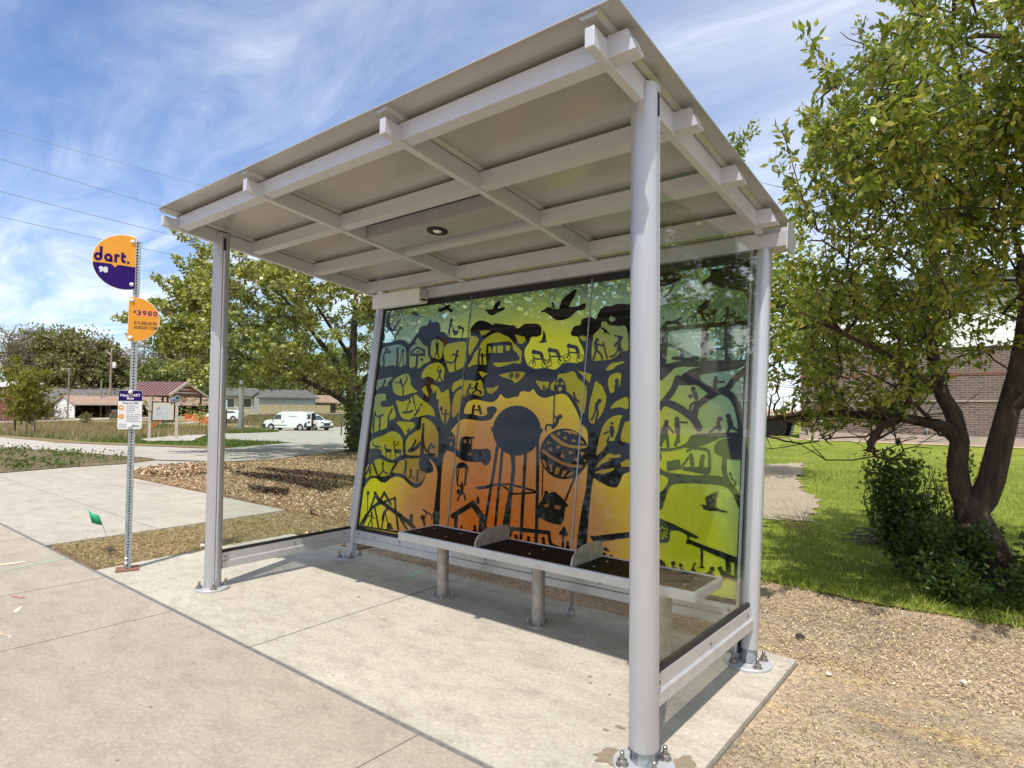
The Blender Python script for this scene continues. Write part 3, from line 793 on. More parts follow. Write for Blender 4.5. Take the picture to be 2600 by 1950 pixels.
P 2540 546 2808 610 2842 618 2844 582 2580 511
S 24 2601 520 2606 462
S 5 2645 480 2692 475
P 2642 430 2654 460 2672 456 2678 430
S 20 1919 450 1923 416
S 20 2029 451 2033 418
S 19 2164 461 2168 425
P 2632 1298 2661 1302 2672 1264 2664 1224 2646 1224 2635 1269
S 6 2628 1262 2592 1244
S 10 2631 1223 2622 1190
S 13 2755 1120 2736 1087 2712 1029
S 6 2736 1087 2650 1075
R 1917 1759 30 5
R 2039 1751 29 5
R 2072 1758 29 5
R 2185 1773 29 5
R 2234 1795 28 5
R 2348 1782 28 5
S 21 1925 1849 1986 1838 2009 1804
S 8 1918 1825 1931 1791 1917 1759
S 7 1999 1805 2023 1772 2039 1751
S 6 1931 1800 2035 1787
S 20 2076 1858 2135 1847 2157 1814
S 8 2069 1834 2082 1801 2072 1766
S 7 2148 1815 2170 1782 2185 1773
S 6 2077 1810 2182 1805
S 20 2246 1881 2304 1868 2325 1838
S 8 2239 1858 2249 1826 2234 1795
S 7 2316 1838 2333 1799 2348 1782
S 6 2248 1832 2340 1825
S 20 2470 1896 2478 1845
S 11 2478 1845 2463 1774
S 11 2483 1838 2525 1798 2532 1771
S 7 2479 1884 2532 1865
S 5 2530 1892 2574 1773
S 18 2659 1896 2663 1851
P 2642 1852 2675 1854 2697 1820 2653 1822
S 9 2652 1829 2630 1793 2594 1784
S 9 2677 1828 2668 1780
S 12 2640 1882 2629 1860
S 9 2653 1926 2623 1935
P 2495 2003 2530 1995 2553 1978 2587 1936 2550 1963 2529 1953 2532 1976
P 1996 2021 2022 1974 2024 1942 2040 1925 1997 1919 1962 1925 1989 1944 1996 1976
P 1945 2166 1989 2183 2021 2201 2058 2181 2125 2178 2139 2234 2191 2278 2267 2314 2258 2262 2222 2202 2219 2182 2293 2179 2351 2197 2355 2149 2288 2143 2236 2104 2173 2085 2105 2091 2054 2124 2001 2157
S 10 2069 2213 2082 2183
S 6 2065 2205 2053 2181
P 2147 1538 2147 1609 2171 1632 2193 1646 2223 1623 2239 1600 2243 1538
KC 2168 1602 11
KC 2213 1602 11
KC 2195 1561 17
P 2035 1563 2041 1595 2058 1571 2086 1556
S 11 2318 1534 2335 1492 2364 1465
S 21 2521 1455 2515 1425
S 10 2515 1425 2531 1389 2518 1333
S 10 2515 1422 2499 1366 2484 1340
S 19 2666 1601 2661 1557
R 1721 1674 19 9
R 1782 1673 19 8
C 1721 1674 10
C 1782 1673 9
P 2913 2407 3552 2402 3554 2354 3459 2372 3392 2374 3393 2351 3357 2324 3284 2327 3282 2283 3237 2253 3246 2228 3308 2225 3347 2201 3423 2180 3475 2167 3509 2140 3528 2093 3533 2003 3541 1950 3566 1948 3557 2396 3546 2459 2910 2449
P 2916 2360 3002 2353 3080 2322 3089 2300 3066 2270 2992 2255 2923 2246
K 2936 2320 2957 2324 2963 2300 2946 2298
K 2993 2304 3004 2321 3025 2321 3039 2298 3026 2308 3010 2302
S 5 3050 2264 2988 2173
R 2986 2144 24 6
R 2949 2152 13 5
C 2951 2226 13
C 3410 2313 15
C 3276 2120 18
C 3406 2056 13
C 3125 1817 13
C 3510 1834 12
C 3212 1551 16
C 3353 1618 13
C 3045 1337 16
C 3115 1358 16
C 3391 1364 17
C 3442 1383 16
S 9 2952 2210 2967 2175
S 18 3392 2285 3387 2246
P 3415 2270 3455 2288 3453 2261 3423 2257
S 22 2943 1948 3109 1956 3306 1957 3541 1956
S 40 2998 1948 2999 1736
S 28 3266 1948 3272 1726
S 27 3411 1945 3421 1727
S 24 3549 1957 3545 1781 3539 1636 3543 1420 3543 1209
P 2967 1971 2999 2009 2972 2031 2980 2039 3002 2012 3065 2011 3105 2032 3114 2019 3090 2001 3116 1975 3092 1969 3066 1987 3017 1983 3001 1964
R 3179 1994 33 7
R 3300 2000 31 7
R 3393 1985 24 6
R 3474 1982 16 7
S 30 3261 2093 3227 2061
S 11 3240 2044 3262 1995
S 6 3179 1994 3209 2039 3271 2033 3300 2000
S 8 3269 2088 3297 2054
P 3297 2058 3343 2062 3333 2028 3306 2030
S 14 3407 2044 3408 2018
S 5 3386 2016 3452 2017 3444 2033
S 5 3395 1984 3416 2013 3476 1982
P 3063 1765 3120 1766 3161 1753 3231 1762 3248 1746 3202 1732 3065 1745
S 18 3126 1805 3125 1762
S 6 3029 1850 3232 1750
S 11 3025 1850 3060 1828
P 3295 1801 3321 1803 3333 1784 3316 1762 3300 1778
S 4 3332 1803 3396 1807 3400 1863 3422 1869 3483 1813
S 15 3507 1819 3506 1768
S 9 3507 1768 3501 1721
S 36 2960 1697 3043 1703 3123 1716 3265 1711 3537 1708
P 3091 1584 3128 1638 3181 1675 3243 1688 3311 1694 3430 1697 3516 1687 3460 1667 3388 1658 3329 1652 3284 1646 3253 1635 3263 1604 3318 1570 3363 1554 3428 1568 3430 1535 3380 1514 3343 1503 3289 1536 3234 1575 3187 1575 3139 1576
S 40 3105 1623 3077 1546 3032 1484 2978 1417
S 34 3024 1468 3108 1438 3173 1400 3230 1356 3263 1305
S 38 3364 1528 3292 1484 3241 1439 3229 1379
S 40 3401 1536 3453 1506 3491 1448 3516 1363 3525 1306
S 36 3429 1550 3463 1601 3531 1665
P 2958 1721 3044 1687 3107 1716 3030 1640 2990 1609 2965 1610
P 3205 1537 3236 1537 3250 1491 3239 1469 3223 1491
S 10 3232 1469 3202 1446 3200 1412
P 3178 1514 3202 1518 3214 1499 3192 1491
S 21 3353 1603 3352 1558
S 7 3361 1591 3409 1594
S 25 3042 1314 3042 1260
S 7 3055 1314 3098 1270
S 13 3042 1260 3028 1210
S 13 3046 1260 3065 1212
S 25 3118 1335 3125 1278
S 7 3129 1339 3185 1337
S 13 3125 1278 3138 1215
S 16 3381 1345 3394 1299
S 10 3375 1316 3332 1282
S 23 3449 1361 3461 1319
S 11 3461 1319 3512 1292
S 11 3454 1318 3441 1282
S 33 2944 1940 2958 1721
S 16 3021 1295 3019 1243 3017 1185
S 16 3052 1254 3067 1183
S 16 3130 1309 3129 1237 3115 1193
P 2979 1168 3100 1174 3184 1209 3223 1261 3335 1275 3530 1287 3531 1258 3416 1253 3338 1216 3238 1181 3175 1178 3091 1153 2980 1147
P 3369 1207 3416 1244 3550 1254 3555 1140 3461 1125 3391 1145 3366 1168
S 21 3431 1143 3436 1037 3487 956 3536 904
S 28 3539 1330 3547 1046 3548 767 3546 440
P 3062 1085 3147 1106 3167 1046 3071 1024
S 13 3197 1159 3228 1176 3310 1175 3337 1147 3342 1040
P 3166 1061 3336 1068 3343 1030 3297 1026 3173 1037
C 3323 1028 18
C 3220 1135 13
C 3297 1130 15
C 3145 468 15
C 3194 464 13
C 3388 476 16
C 3469 1040 9
S 20 3226 1120 3233 1076
S 22 3293 1115 3290 1065
S 11 3171 1067 3205 1119
P 2986 1059 3055 1023 3153 1015 3247 1013 3348 1021 3427 1017 3476 983 3527 903 3547 878 3550 804 3509 883 3469 945 3420 964 3331 966 3188 958 3114 942 3084 909 3066 847 3048 785 3005 780 2999 860 3052 906 3080 979 2989 1013
S 21 2997 1148 3011 1107 2991 1065
P 3288 831 3317 844 3337 836 3325 883 3354 905 3392 928 3402 919 3394 881 3397 833 3465 817 3446 810 3398 814 3359 810 3319 815 3308 833
S 9 3474 1040 3480 1012 3500 995 3496 971
P 3009 710 3052 725 3287 653 3268 636 3247 643 3258 620 3532 564 3524 535 3468 540 3255 596 3219 595 3221 649 3121 664 3104 589 3017 591
KS 6 3029 612 3031 643 3044 624 3053 649 3061 619
KS 6 3072 618 3072 648 3090 648 3090 635 3074 630 3094 618
KS 5 3024 657 3034 671 3048 660 3059 678 3073 663 3086 674 3093 661
K 3043 609 3059 615 3083 612 3069 600 3058 601
S 22 3477 537 3485 474
S 26 3534 555 3533 469
S 12 3320 587 3324 484
P 3302 466 3346 473 3326 489
P 3028 434 3041 486 3063 479 3091 464 3103 432 3029 420
P 3130 430 3139 453 3171 449 3177 435
P 3182 434 3191 452 3228 442
P 3258 442 3275 495 3290 497 3277 466 3301 435
P 3338 438 3376 465 3416 436
P 3418 490 3441 503 3452 478 3490 475 3455 419 3433 465
S 20 3462 452 3551 445"""
# ------------------------------------------------------------------ camera
cam = bpy.data.cameras.new('camera'); camo = bpy.data.objects.new('camera', cam); COL.objects.link(camo)
yaw, pit, rol = -0.6791, 0.0355, 0.0102
w_ = Vector((math.sin(yaw) * math.cos(pit), math.cos(yaw) * math.cos(pit), math.sin(pit)))
r0 = Vector((math.cos(yaw), -math.sin(yaw), 0)); u0 = r0.cross(w_)
rr = r0 * math.cos(rol) + u0 * math.sin(rol); uu = -r0 * math.sin(rol) + u0 * math.cos(rol)
mx = Matrix((rr, uu, -w_)).transposed().to_4x4(); mx.translation = (CAMX, CAMY, CAMZ); camo.matrix_world = mx
cam.sensor_width = 36; cam.lens = 1562.2 / 2600 * 36; cam.clip_start = .05; cam.clip_end = 6000
scene.camera = camo

# ------------------------------------------------------------------ sky and sun
SUNV = Vector((.185, -.465, 1)).normalized()
sun = bpy.data.lights.new('sun', 'SUN'); sun.energy = 4.3; sun.angle = R(.5); sun.color = (1, .955, .88)
suno = bpy.data.objects.new('sun', sun); COL.objects.link(suno); suno.rotation_euler = SUNV.to_track_quat('Z', 'Y').to_euler()
world = bpy.data.worlds.new('World'); scene.world = world; world.use_nodes = True
nt = world.node_tree; nt.nodes.clear()
wo = nt.nodes.new('ShaderNodeOutputWorld'); bg = nt.nodes.new('ShaderNodeBackground')
sky = nt.nodes.new('ShaderNodeTexSky'); sky.sky_type = 'NISHITA'; sky.sun_disc = False
sky.sun_elevation = math.asin(SUNV.z); sky.sun_rotation = math.atan2(SUNV.x, SUNV.y)
sky.air_density = 1.0; sky.dust_density = .6; sky.ozone_density = 2.2; sky.altitude = 200
tc = nd(nt, 'TexCoord').outputs['Generated']
sp = nd(nt, 'SeparateXYZ'); nt.links.new(tc, sp.inputs[0])
zc = math_n(nt, 'MAXIMUM', math_n(nt, 'ADD', sp.outputs[2], .16), .05)
cx = math_n(nt, 'DIVIDE', sp.outputs[0], zc); cy = math_n(nt, 'DIVIDE', sp.outputs[1], zc)
cb = nd(nt, 'CombineXYZ'); nt.links.new(cx, cb.inputs[0]); nt.links.new(cy, cb.inputs[1])
mp = nd(nt, 'Mapping'); mp.inputs['Rotation'].default_value = (0, 0, R(58)); mp.inputs['Scale'].default_value = (.55, 1.35, 1); mp.inputs['Location'].default_value = (.3, 1.7, 0)
nt.links.new(cb.outputs[0], mp.inputs['Vector'])
def wn(scale, det, rough, dist):
    n = nd(nt, 'TexNoise'); n.inputs['Scale'].default_value = scale; n.inputs['Detail'].default_value = det
    n.inputs['Roughness'].default_value = rough; n.inputs['Distortion'].default_value = dist
    nt.links.new(mp.outputs[0], n.inputs['Vector']); return n.outputs['Fac']
c1 = ramp(nt, wn(.75, 9, .58, .5), [(.39, (0, 0, 0)), (.64, (1, 1, 1))])
c2 = ramp(nt, wn(2.4, 10, .64, .9), [(.38, (.10, .10, .10)), (.68, (1, 1, 1))])
cl = math_n(nt, 'MULTIPLY', c1, c2)
low = math_n(nt, 'MULTIPLY', math_n(nt, 'SUBTRACT', .38, sp.outputs[2]), 1.1, clamp=True)
cl = math_n(nt, 'ADD', math_n(nt, 'MULTIPLY', cl, .80), math_n(nt, 'MULTIPLY', low, math_n(nt, 'ADD', .30, c2)), clamp=True)
cl = math_n(nt, 'ADD', math_n(nt, 'MULTIPLY', cl, .85), math_n(nt, 'MULTIPLY', math_n(nt, 'ADD', sp.outputs[0], .92), .38, clamp=True), clamp=True)
skyc = mixc(nt, 1.0, sky.outputs[0], (.84, .98, 1.22), 'MULTIPLY')
col = mixc(nt, cl, skyc, (8.2, 8.5, 8.9))
nt.links.new(col, bg.inputs['Color']); bg.inputs['Strength'].default_value = .12
nt.links.new(bg.outputs[0], wo.inputs['Surface'])
vs_ = scene.view_settings; vs_.view_transform = 'Standard'; vs_.look = 'None'; vs_.exposure = .35; vs_.gamma = 1
scene.cycles.max_bounces = 9; scene.cycles.transparent_max_bounces = 12; scene.cycles.use_denoising = True
scene.cycles.sample_clamp_indirect = 6

# ------------------------------------------------------------------ ground
def ground_mesh():
    rings = [0, 2, 4, 6, 8, 10, 12, 14, 17, 20, 24, 28, 30, 33, 37, 42, 47, 52, 57, 62, 66, 72, 80, 95, 115, 140, 180, 240, 340, 500, 900, 1600, 3000]
    NS = 144; vs = [(1, 0, -.045)]; fs = []
    for r in rings[1:]:
        for k in range(NS):
            x = 1 + r * math.cos(2 * math.pi * k / NS); y = r * math.sin(2 * math.pi * k / NS)
            vs.append((x, y, tz(x, y) - (.045 if r < 14 else .09)))
    for k in range(NS): fs.append((0, 1 + k, 1 + (k + 1) % NS))
    for i in range(len(rings) - 2):
        for k in range(NS):
            a = 1 + i * NS + k; b = 1 + i * NS + (k + 1) % NS; fs.append((a, a + NS, b + NS, b))
    me = bpy.data.meshes.new('ground'); me.from_pydata(vs, [], fs)
    return struct(finish(me, 'ground', M['dirt'], None, 60))
ground_mesh()
sheet('field', [(-16.5, 7.4), (-26.5, 6.0), (-46, 7.6), (-100, 4), (-300, -60), (-420, 60), (-320, 330), (-60, 300), (-20, 60), (-22, 24), (-13, 12)], -.03, M['field'], 6)
sheet('lawn', [(-.6, 3.05), (.4, 3.15), (2, 3.05), (3.1, 3.15), (3.9, 3.0), (4.8, 3.1), (6.2, 3.0), (9, 3.15), (16, 3.1), (30, 3.1), (60, 40), (60, 130), (-50, 130), (-14, 40), (-3, 14), (-.6, 12)], -.012, M['lawn'], 2, 0, .012)
def ragged(P, n=9, j=.10):
    g = random.Random(4); out = []
    for i in range(len(P)):
        a, b = Vector(P[i]), Vector(P[(i + 1) % len(P)]); m = max(2, int((b - a).length / .16))
        for k in range(m): q = a.lerp(b, k / m); out.append((q.x + g.uniform(-j, j), q.y + g.uniform(-j, j)))
    return out
sheet('dry_patch', ragged([(2.25, 6.05), (2.6, 6.0), (2.82, 6.2), (2.6, 7.2), (2.47, 8.05), (2.1, 8.9), (1.85, 9.69), (1.4, 11.2), (1.2, 12.3), (.9, 13.6), (.6, 15.3), (-.2, 13.5), (-.1, 11.3), (.6, 9), (1.3, 7.1)]), .008, M['patch'], .7, 0, .004)
sheet('mulch_bed', [(-2.6, 2.3), (-8.6, 2.32), (-9.2, 3.2), (-9.5, 4.3), (-9.8, 5), (-9.75, 6.1), (-10.8, 7.7), (-11.75, 9.8), (-12.5, 12), (-9, 15), (-3, 13.9), (-.3, 12), (-.3, 1.512), (-1.35, 1.512), (-1.0, 2.25)], -.015, M['mulch'], .5, 0, .035)
sheet('turf_strip', [(-2.62, -.37), (-1.27, -.37), (-1.30, 1.6), (-1.0, 2.3), (-2.64, 2.28)], -.02, M['strip'], .3, 0, .012)
sheet('dirt_bed', [(-.35, 1.507), (3.812, 1.507), (3.812, -.42), (12, -.42), (12, 3.14), (-.35, 3.14)], -.028, M['dirt'], .35, 0, .014)
sheet('sidewalk', [(-34, -.415), (-34, -3.6), (14, -3.6), (14, -.415)], 0, M['conc_walk'], 4, .12)
sheet('road', [(-200, -3.6), (-200, -14), (200, -14), (200, -3.6)], -.10, M['asphalt'], 20)
sheet('shelter_pad', [(-1.25, -.385), (3.806, -.385), (3.806, 1.50), (-1.36, 1.50), (-1.34, .57)], 0, M['conc_pad'], 5, .12)
sheet('side_path', [(-34, -.385), (-2.65, -.385), (-2.70, 1.2), (-2.78, 2.27), (-8.05, 2.27), (-9.25, 3.27), (-9.45, 4.3), (-9.85, 4.95), (-11.9, 4.2), (-11.1, 3.2), (-11.0, 2), (-10.6, .85), (-34, .4)], 0, M['conc_path'], 3, .12)
sheet('weed_bed', [(-10.6, .85), (-11.0, 2), (-11.1, 3.2), (-11.9, 4.15), (-12.6, 4.35), (-14.3, 4.2), (-18, 4), (-23.3, 3.4), (-40, 2.0), (-40, .4)], .012, M['weedground'], .7, 0, .05)
sheet('trail', [(-9.85, 4.9), (-9.75, 6.15), (-10.8, 7.7), (-11.75, 9.8), (-18.65, 12.1), (-15.95, 7.9), (-17, 7.86), (-21.3, 6.68), (-26.5, 6.06), (-46, 7.9), (-80, 11), (-80, 7.0), (-40, 2.0), (-23.3, 3.4), (-18, 4), (-14.3, 4.2), (-12.6, 4.35), (-11.85, 4.15)], .02, M['conc_far'], 2)
sheet('parking_lot', [(-11.75, 9.8), (-18.65, 12.08), (-24.02, 11.9), (-41.67, 20.58), (-41.71, 22.56), (-45.8, 27.5), (-56.5, 31), (-60, 36), (-59.65, 41.57), (-71.3, 52.5), (-60, 64), (-20, 34), (-12, 14)], .03, M['conc_far'], 3)
sheet('grass_verge', [(-15.95, 7.95), (-18.65, 12.05), (-21.6, 12.15), (-24.02, 11.87), (-41.6, 20.5), (-44, 19), (-34, 11.6), (-46, 10.2), (-70, 12.5), (-70, 10.6), (-46, 8.3), (-26.5, 6.6), (-21.3, 7.1), (-17, 8.1)], .01, M['verge'], 2, 0, .03)
sheet('lot_verge', [(-41.67, 20.6), (-41.71, 22.56), (-45.8, 27.5), (-56.5, 31), (-60, 36), (-66, 40), (-66, 34), (-54, 26), (-46, 20.5)], .02, M['verge'], 3, 0, .03)
sheet('kiosk_pad', [(-23.9, 8.5), (-22.9, 9.9), (-30.5, 13.9), (-36, 16.6), (-37.5, 15), (-30, 11.3), (-27.0, 9.3)], .06, M['conc_far'], 2)
def ribbon(pts, w):
    L, Rr = [], []
    for i, p in enumerate(pts):
        a = Vector(pts[max(i - 1, 0)]); b = Vector(pts[min(i + 1, len(pts) - 1)]); d = (b - a).normalized(); n = Vector((-d.y, d.x))
        L.append(tuple(Vector(p) + n * w / 2)); Rr.append(tuple(Vector(p) - n * w / 2))
    return L + Rr[::-1]
sheet('far_road', ribbon([(-95, -10), (-97, 17), (-108, 28), (-116, 38), (-126, 58), (-142, 74), (-205, 152)], 6.5), .05, M['conc_far'], 6)

sheet('far_road', [(-86.5, 31), (-83, 45), (-74, 63), (-62, 76), (-60.5, 73), (-71.5, 60), (-80, 43.5), (-83, 31)], .06, M['conc_far'], 4)
sheet('dry_verge', ribbon([(-16.2, 8.0), (-18.5, 7.55), (-21.3, 7.0), (-26.5, 6.35), (-36, 7.3), (-46, 8.3), (-70, 11.0)], .95), .035, M['strip'], 2)
def flat_strip(name, a, b, w, z, mat, wob=0.0, seg=1):
    a, b = Vector(a), Vector(b); d = (b - a); n = Vector((-d.y, d.x)).normalized(); rg = random.Random(int(a.x * 100))
    L = []; Q = []
    for i in range(seg + 1):
        p = a + d * (i / seg); o = rg.uniform(-wob, wob); k = w * (1 + (rg.uniform(-.25, .25) if wob else 0)) / 2
        L.append((p.x + n.x * (k + o), p.y + n.y * (k + o))); Q.append((p.x - n.x * (k - o), p.y - n.y * (k - o)))
    mb = MB(); mb.add([(q[0], q[1], z) for q in L + Q[::-1]], [(i, 2 * seg + 1 - i, 2 * seg - i, i + 1) for i in range(seg)])
    return struct(mb.build(name, mat, None, fixn=False))
# joint filler strip between walk and pad sits in a real gap; tooled joints are thin recesses filled dark
def joint(name, pts, w, z, mat):
    mb = MB(); pts = [Vector((p[0], p[1])) for p in pts]
    for i in range(len(pts) - 1):
        a, b = pts[i], pts[i + 1]; d = (b - a).normalized(); n = Vector((-d.y, d.x)) * w / 2
        mb.hexa([(a.x - n.x, a.y - n.y, z - .02), (b.x - n.x, b.y - n.y, z - .02), (b.x + n.x, b.y + n.y, z - .02), (a.x + n.x, a.y + n.y, z - .02), (a.x - n.x, a.y - n.y, z), (b.x - n.x, b.y - n.y, z), (b.x + n.x, b.y + n.y, z), (a.x + n.x, a.y + n.y, z)])
    return struct(mb.build(name, mat))
joint('pavement_joint', [(-34, -.400), (14, -.400)], .0295, -.006, M['joint'])
joint('pavement_joint', [(1.30, -.39), (1.24, 1.50)], .007, .0015, M['joint'])
for k, x in enumerate((-5.6, -3.2, -.98, .28, 2.73, 4.2, 6.7)):
    joint('pavement_joint', [(x, -3.6), (x + .03, -.42)], .006, .0015, M['joint'])
for y in (1.2,): joint('pavement_joint', [(-10.5, .72), (-2.7, .66)], .006, .0015, M['joint'])

# spray marks and stains on the concrete
def blotch(name, x, y, rx, ry, ang, z, mat, seed, n=18, rough=.35):
    rg = random.Random(seed); c, s = math.cos(ang), math.sin(ang); P = []
    for i in range(n):
        th = 2 * math.pi * i / n; k = 1 + rg.uniform(-rough, rough); a, b = rx * k * math.cos(th), ry * k * math.sin(th); P.append((x + a * c - b * s, y + a * s + b * c))
    Q = []
    for i in range(n):
        a, b, c, d = (Vector(P[(i + j) % n]) for j in (-1, 0, 1, 2))
        for k in range(3): t = k / 3; Q.append(tuple(.5 * (2 * b + (c - a) * t + (2 * a - 5 * b + 4 * c - d) * t * t + (3 * b - a - 3 * c + d) * t ** 3)))
    mb = MB(); mb.face2d(Q, z); o = mb.build(name, mat, None, fixn=False); return o
def mark(o, label, cat='paint mark'): return tag(o, label, cat)
mark(flat_strip('paint_mark', (-1.79, -.90), (-1.90, -.43), .016, .003, M['greenpaint'], .004, 10), 'long green spray line ending at the dirt strip by the bus stop sign')
mark(flat_strip('paint_mark', (.95, 1.04), (.80, 1.50), .022, .003, M['greenpaint'], .006, 9), 'green spray line in the shade under the bench end of the shelter')
mark(blotch('paint_mark', -.84, -1.0, .065, .022, .3, .003, M['redpaint'], 3), 'small red spray blotch on the sidewalk')
mark(blotch('paint_mark', -.50, -1.08, .065, .016, -.5, .003, M['yellowpaint'], 5), 'short pale yellow spray dash beside the red blotch')
mark(flat_strip('paint_mark', (-.22, -1.28), (.10, -1.24), .012, .003, M['orangepaint'], .008, 8), 'thin orange spray line crossing a sidewalk joint')
mark(blotch('paint_mark', -2.05, -.85, .26, .03, 1.35, .003, M['yellowpaint'], 9), 'faint tan spray streak near the green line')
mark(blotch('paint_mark', -6.9, 2.12, .45, .03, .15, .003, M['redpaint'], 12, 18, .5), 'faint red streak on the path by the mulch edge')
for i, (x, y, rx, ry, a) in enumerate([(3.49, -.02, .075, .055, .9), (3.735, .10, .045, .075, .2), (3.40, .20, .022, .012, 0), (3.36, .14, .014, .009, 0), (3.44, .24, .018, .010, .7)]):
    mark(blotch('oil_stain', x, y, rx, ry, a, .0028, M['wet'], 20 + i, 26, .22), ['large brown stain on the left of the near post plate', 'large brown stain on the right of the near post plate', 'small brown drip spot left of the near post', 'tiny brown drip spot farthest left of the near post', 'small brown drip spot behind the near post plate'][i], 'stain')

# ------------------------------------------------------------------ loose ground cover
rg = np.random.default_rng(5)
def scatter(poly, n, keep=None):
    xs = [p[0] for p in poly]; ys = [p[1] for p in poly]; out = []
    x = rg.uniform(min(xs), max(xs), n * 3); y = rg.uniform(min(ys), max(ys), n * 3); k = in_poly(x, y, poly)
    P = np.stack([x[k], y[k]], 1)
    if keep is not None: P = P[keep(P)]
    return P[:n]
def flakes(name, P, L, W, mat, z0, seed, tilt=.5, zr=.02):
    r = np.random.default_rng(seed); n = len(P); a = r.uniform(0, 2 * np.pi, n)
    l = L * r.uniform(.45, 1.3, n); w = W * r.uniform(.5, 1.3, n)
    z = terr(P[:, 0], P[:, 1]) + z0 + r.uniform(0, zr, n)
    d = np.stack([np.cos(a), np.sin(a), r.normal(0, tilt, n)], 1) * (l / 2)[:, None]; e = np.stack([-np.sin(a), np.cos(a), r.normal(0, tilt, n)], 1) * (w / 2)[:, None]
    c = np.stack([P[:, 0], P[:, 1], z], 1)
    k = r.uniform(.5, 1.0, (n, 1))
    o = quads(name, np.stack([c - d - e * k, c + d - e, c + d * k + e, c - d + e], 1).reshape(-1, 3), mat)
    o['kind'] = 'stuff'; return o
mul_poly = [(-2.8, 2.32), (-8.5, 2.34), (-9.2, 3.3), (-9.4, 4.4), (-9.7, 5.2), (-9.7, 6.2), (-10.7, 7.8), (-11.5, 9.7), (-6, 12), (-.4, 8), (-.4, 1.6), (-1.25, 1.56), (-.95, 2.3)]
o = flakes('wood_chips', scatter(mul_poly, 110000), .032, .011, M['chip'], .0, 1, .4, .03); tag(o, 'orange brown wood chips covering the bed behind the left post', 'mulch', None, 'stuff')
berm = scatter([(-8.7, 2.4), (-9.3, 3.3), (-9.3, 4.4), (-8.2, 4.6), (-7.4, 3.0)], 4000)
o = flakes('wood_chips', berm, .05, .022, M['chip'], .02, 2, .7, .09)
stk = np.vstack([scatter(q, n) for q, n in (([(-7.4, 3.8), (-6.0, 4.25), (-3.9, 4.3), (-3.8, 3.5), (-5.0, 3.7), (-6.2, 3.7)], 2600), ([(-7.8, 4.5), (-6.4, 4.9), (-4.4, 5.0), (-4.2, 4.6), (-6.2, 4.5)], 1600), ([(-5.2, 3.0), (-4.2, 3.2), (-3.8, 2.9), (-4.6, 2.8)], 500))])
od = flakes('dark_mulch', stk, .05, .02, M['bark'], .03, 22, .6, .05); tag(od, 'dark streaks of rotted mulch in the bed behind the left post', 'mulch', None, 'stuff'); tag(o, 'low dark heap of wood chips at the corner of the path', 'mulch', None, 'stuff')
bed_poly = [(3.83, -.42), (9, -.42), (9, 3.1), (-.3, 3.1), (-.3, 1.53), (3.83, 1.53)]
o = flakes('ground_litter', scatter(bed_poly, 60000), .0085, .005, M['bit'], -.024, 3, .3, .009); tag(o, 'tan chips and bits scattered over the bare dirt beside the shelter', 'ground litter', None, 'stuff')
band = scatter([(2.6, 1.7), (9, 1.0), (9, 3.1), (1.5, 3.1)], 40000)
o = flakes('wood_chips', band, .013, .0065, M['bit'], -.022, 4, .3, .012); tag(o, 'pale wood chips along the lawn edge under the right tree', 'mulch', None, 'stuff')
o = flakes('dry_straw', scatter(bed_poly, 16000), .040, .0022, M['straw'], -.014, 6, .25, .012); tag(o, 'short dead straw lying on the dirt right of the shelter', 'dry grass', None, 'stuff')
strip_poly = [(-2.60, -.35), (-1.28, -.35), (-1.32, 1.5), (-1.05, 2.25), (-2.7, 2.25)]
o = flakes('dry_straw', scatter(strip_poly, 14000), .05, .003, M['straw'], -.008, 7, .35, .018); tag(o, 'brown dead turf in the strip around the bus stop sign', 'dry grass', None, 'stuff')
P = scatter(strip_poly, 1500); o = blades('sparse_grass', P, np.full(len(P), -.012), .03, .003, M['dryblade'], 8, .6); tag(o, 'sparse dry blades in the strip by the green flag', 'grass', None, 'stuff')
P = scatter([(3.9, -.42), (8, -.42), (8, 1.2), (3.9, 1.2)], 1800); o = blades('sparse_grass', P, np.full(len(P), -.02), .035, .003, M['dryblade'], 9, .6); tag(o, 'sparse grass sprouts in the dirt by the near right corner', 'grass', None, 'stuff')
# lawn blades: dense near the bed, thinning with distance
lawn_poly = [(-.6, 3.12), (8.8, 3.1), (10, 8), (6, 18), (-3, 26), (-5, 12)]
P = scatter(lawn_poly, 260000)
d = np.hypot(P[:, 0] - CAMX, P[:, 1] - CAMY); P = P[rg.uniform(0, 1, len(P)) < np.clip((9.5 / d) ** 1.6, 0, 1)]
ip = in_poly(P[:, 0], P[:, 1], [(2.25, 6.05), (2.82, 6.2), (2.47, 8.05), (1.85, 9.69), (1.2, 12.3), (.6, 15.3), (-.2, 13.5), (.6, 9), (1.3, 7.1)]); P = P[~ip | (rg.uniform(0, 1, len(P)) < .10)]
d = np.hypot(P[:, 0] - CAMX, P[:, 1] - CAMY)
o = blades('lawn_grass', P, np.full(len(P), -.02), .060, .0042, M['blade'], 10, .5); tag(o, 'bright green lawn grass behind the right side of the shelter', 'grass', None, 'stuff')
P = scatter([(-1, 3.0), (9, 3.0), (9, 3.3), (-1, 3.3)], 6000); o = blades('lawn_grass', P, np.full(len(P), -.02), .075, .004, M['blade'], 11, .7); tag(o, 'longer ragged grass fringe along the edge of the chip bed', 'grass', None, 'stuff')
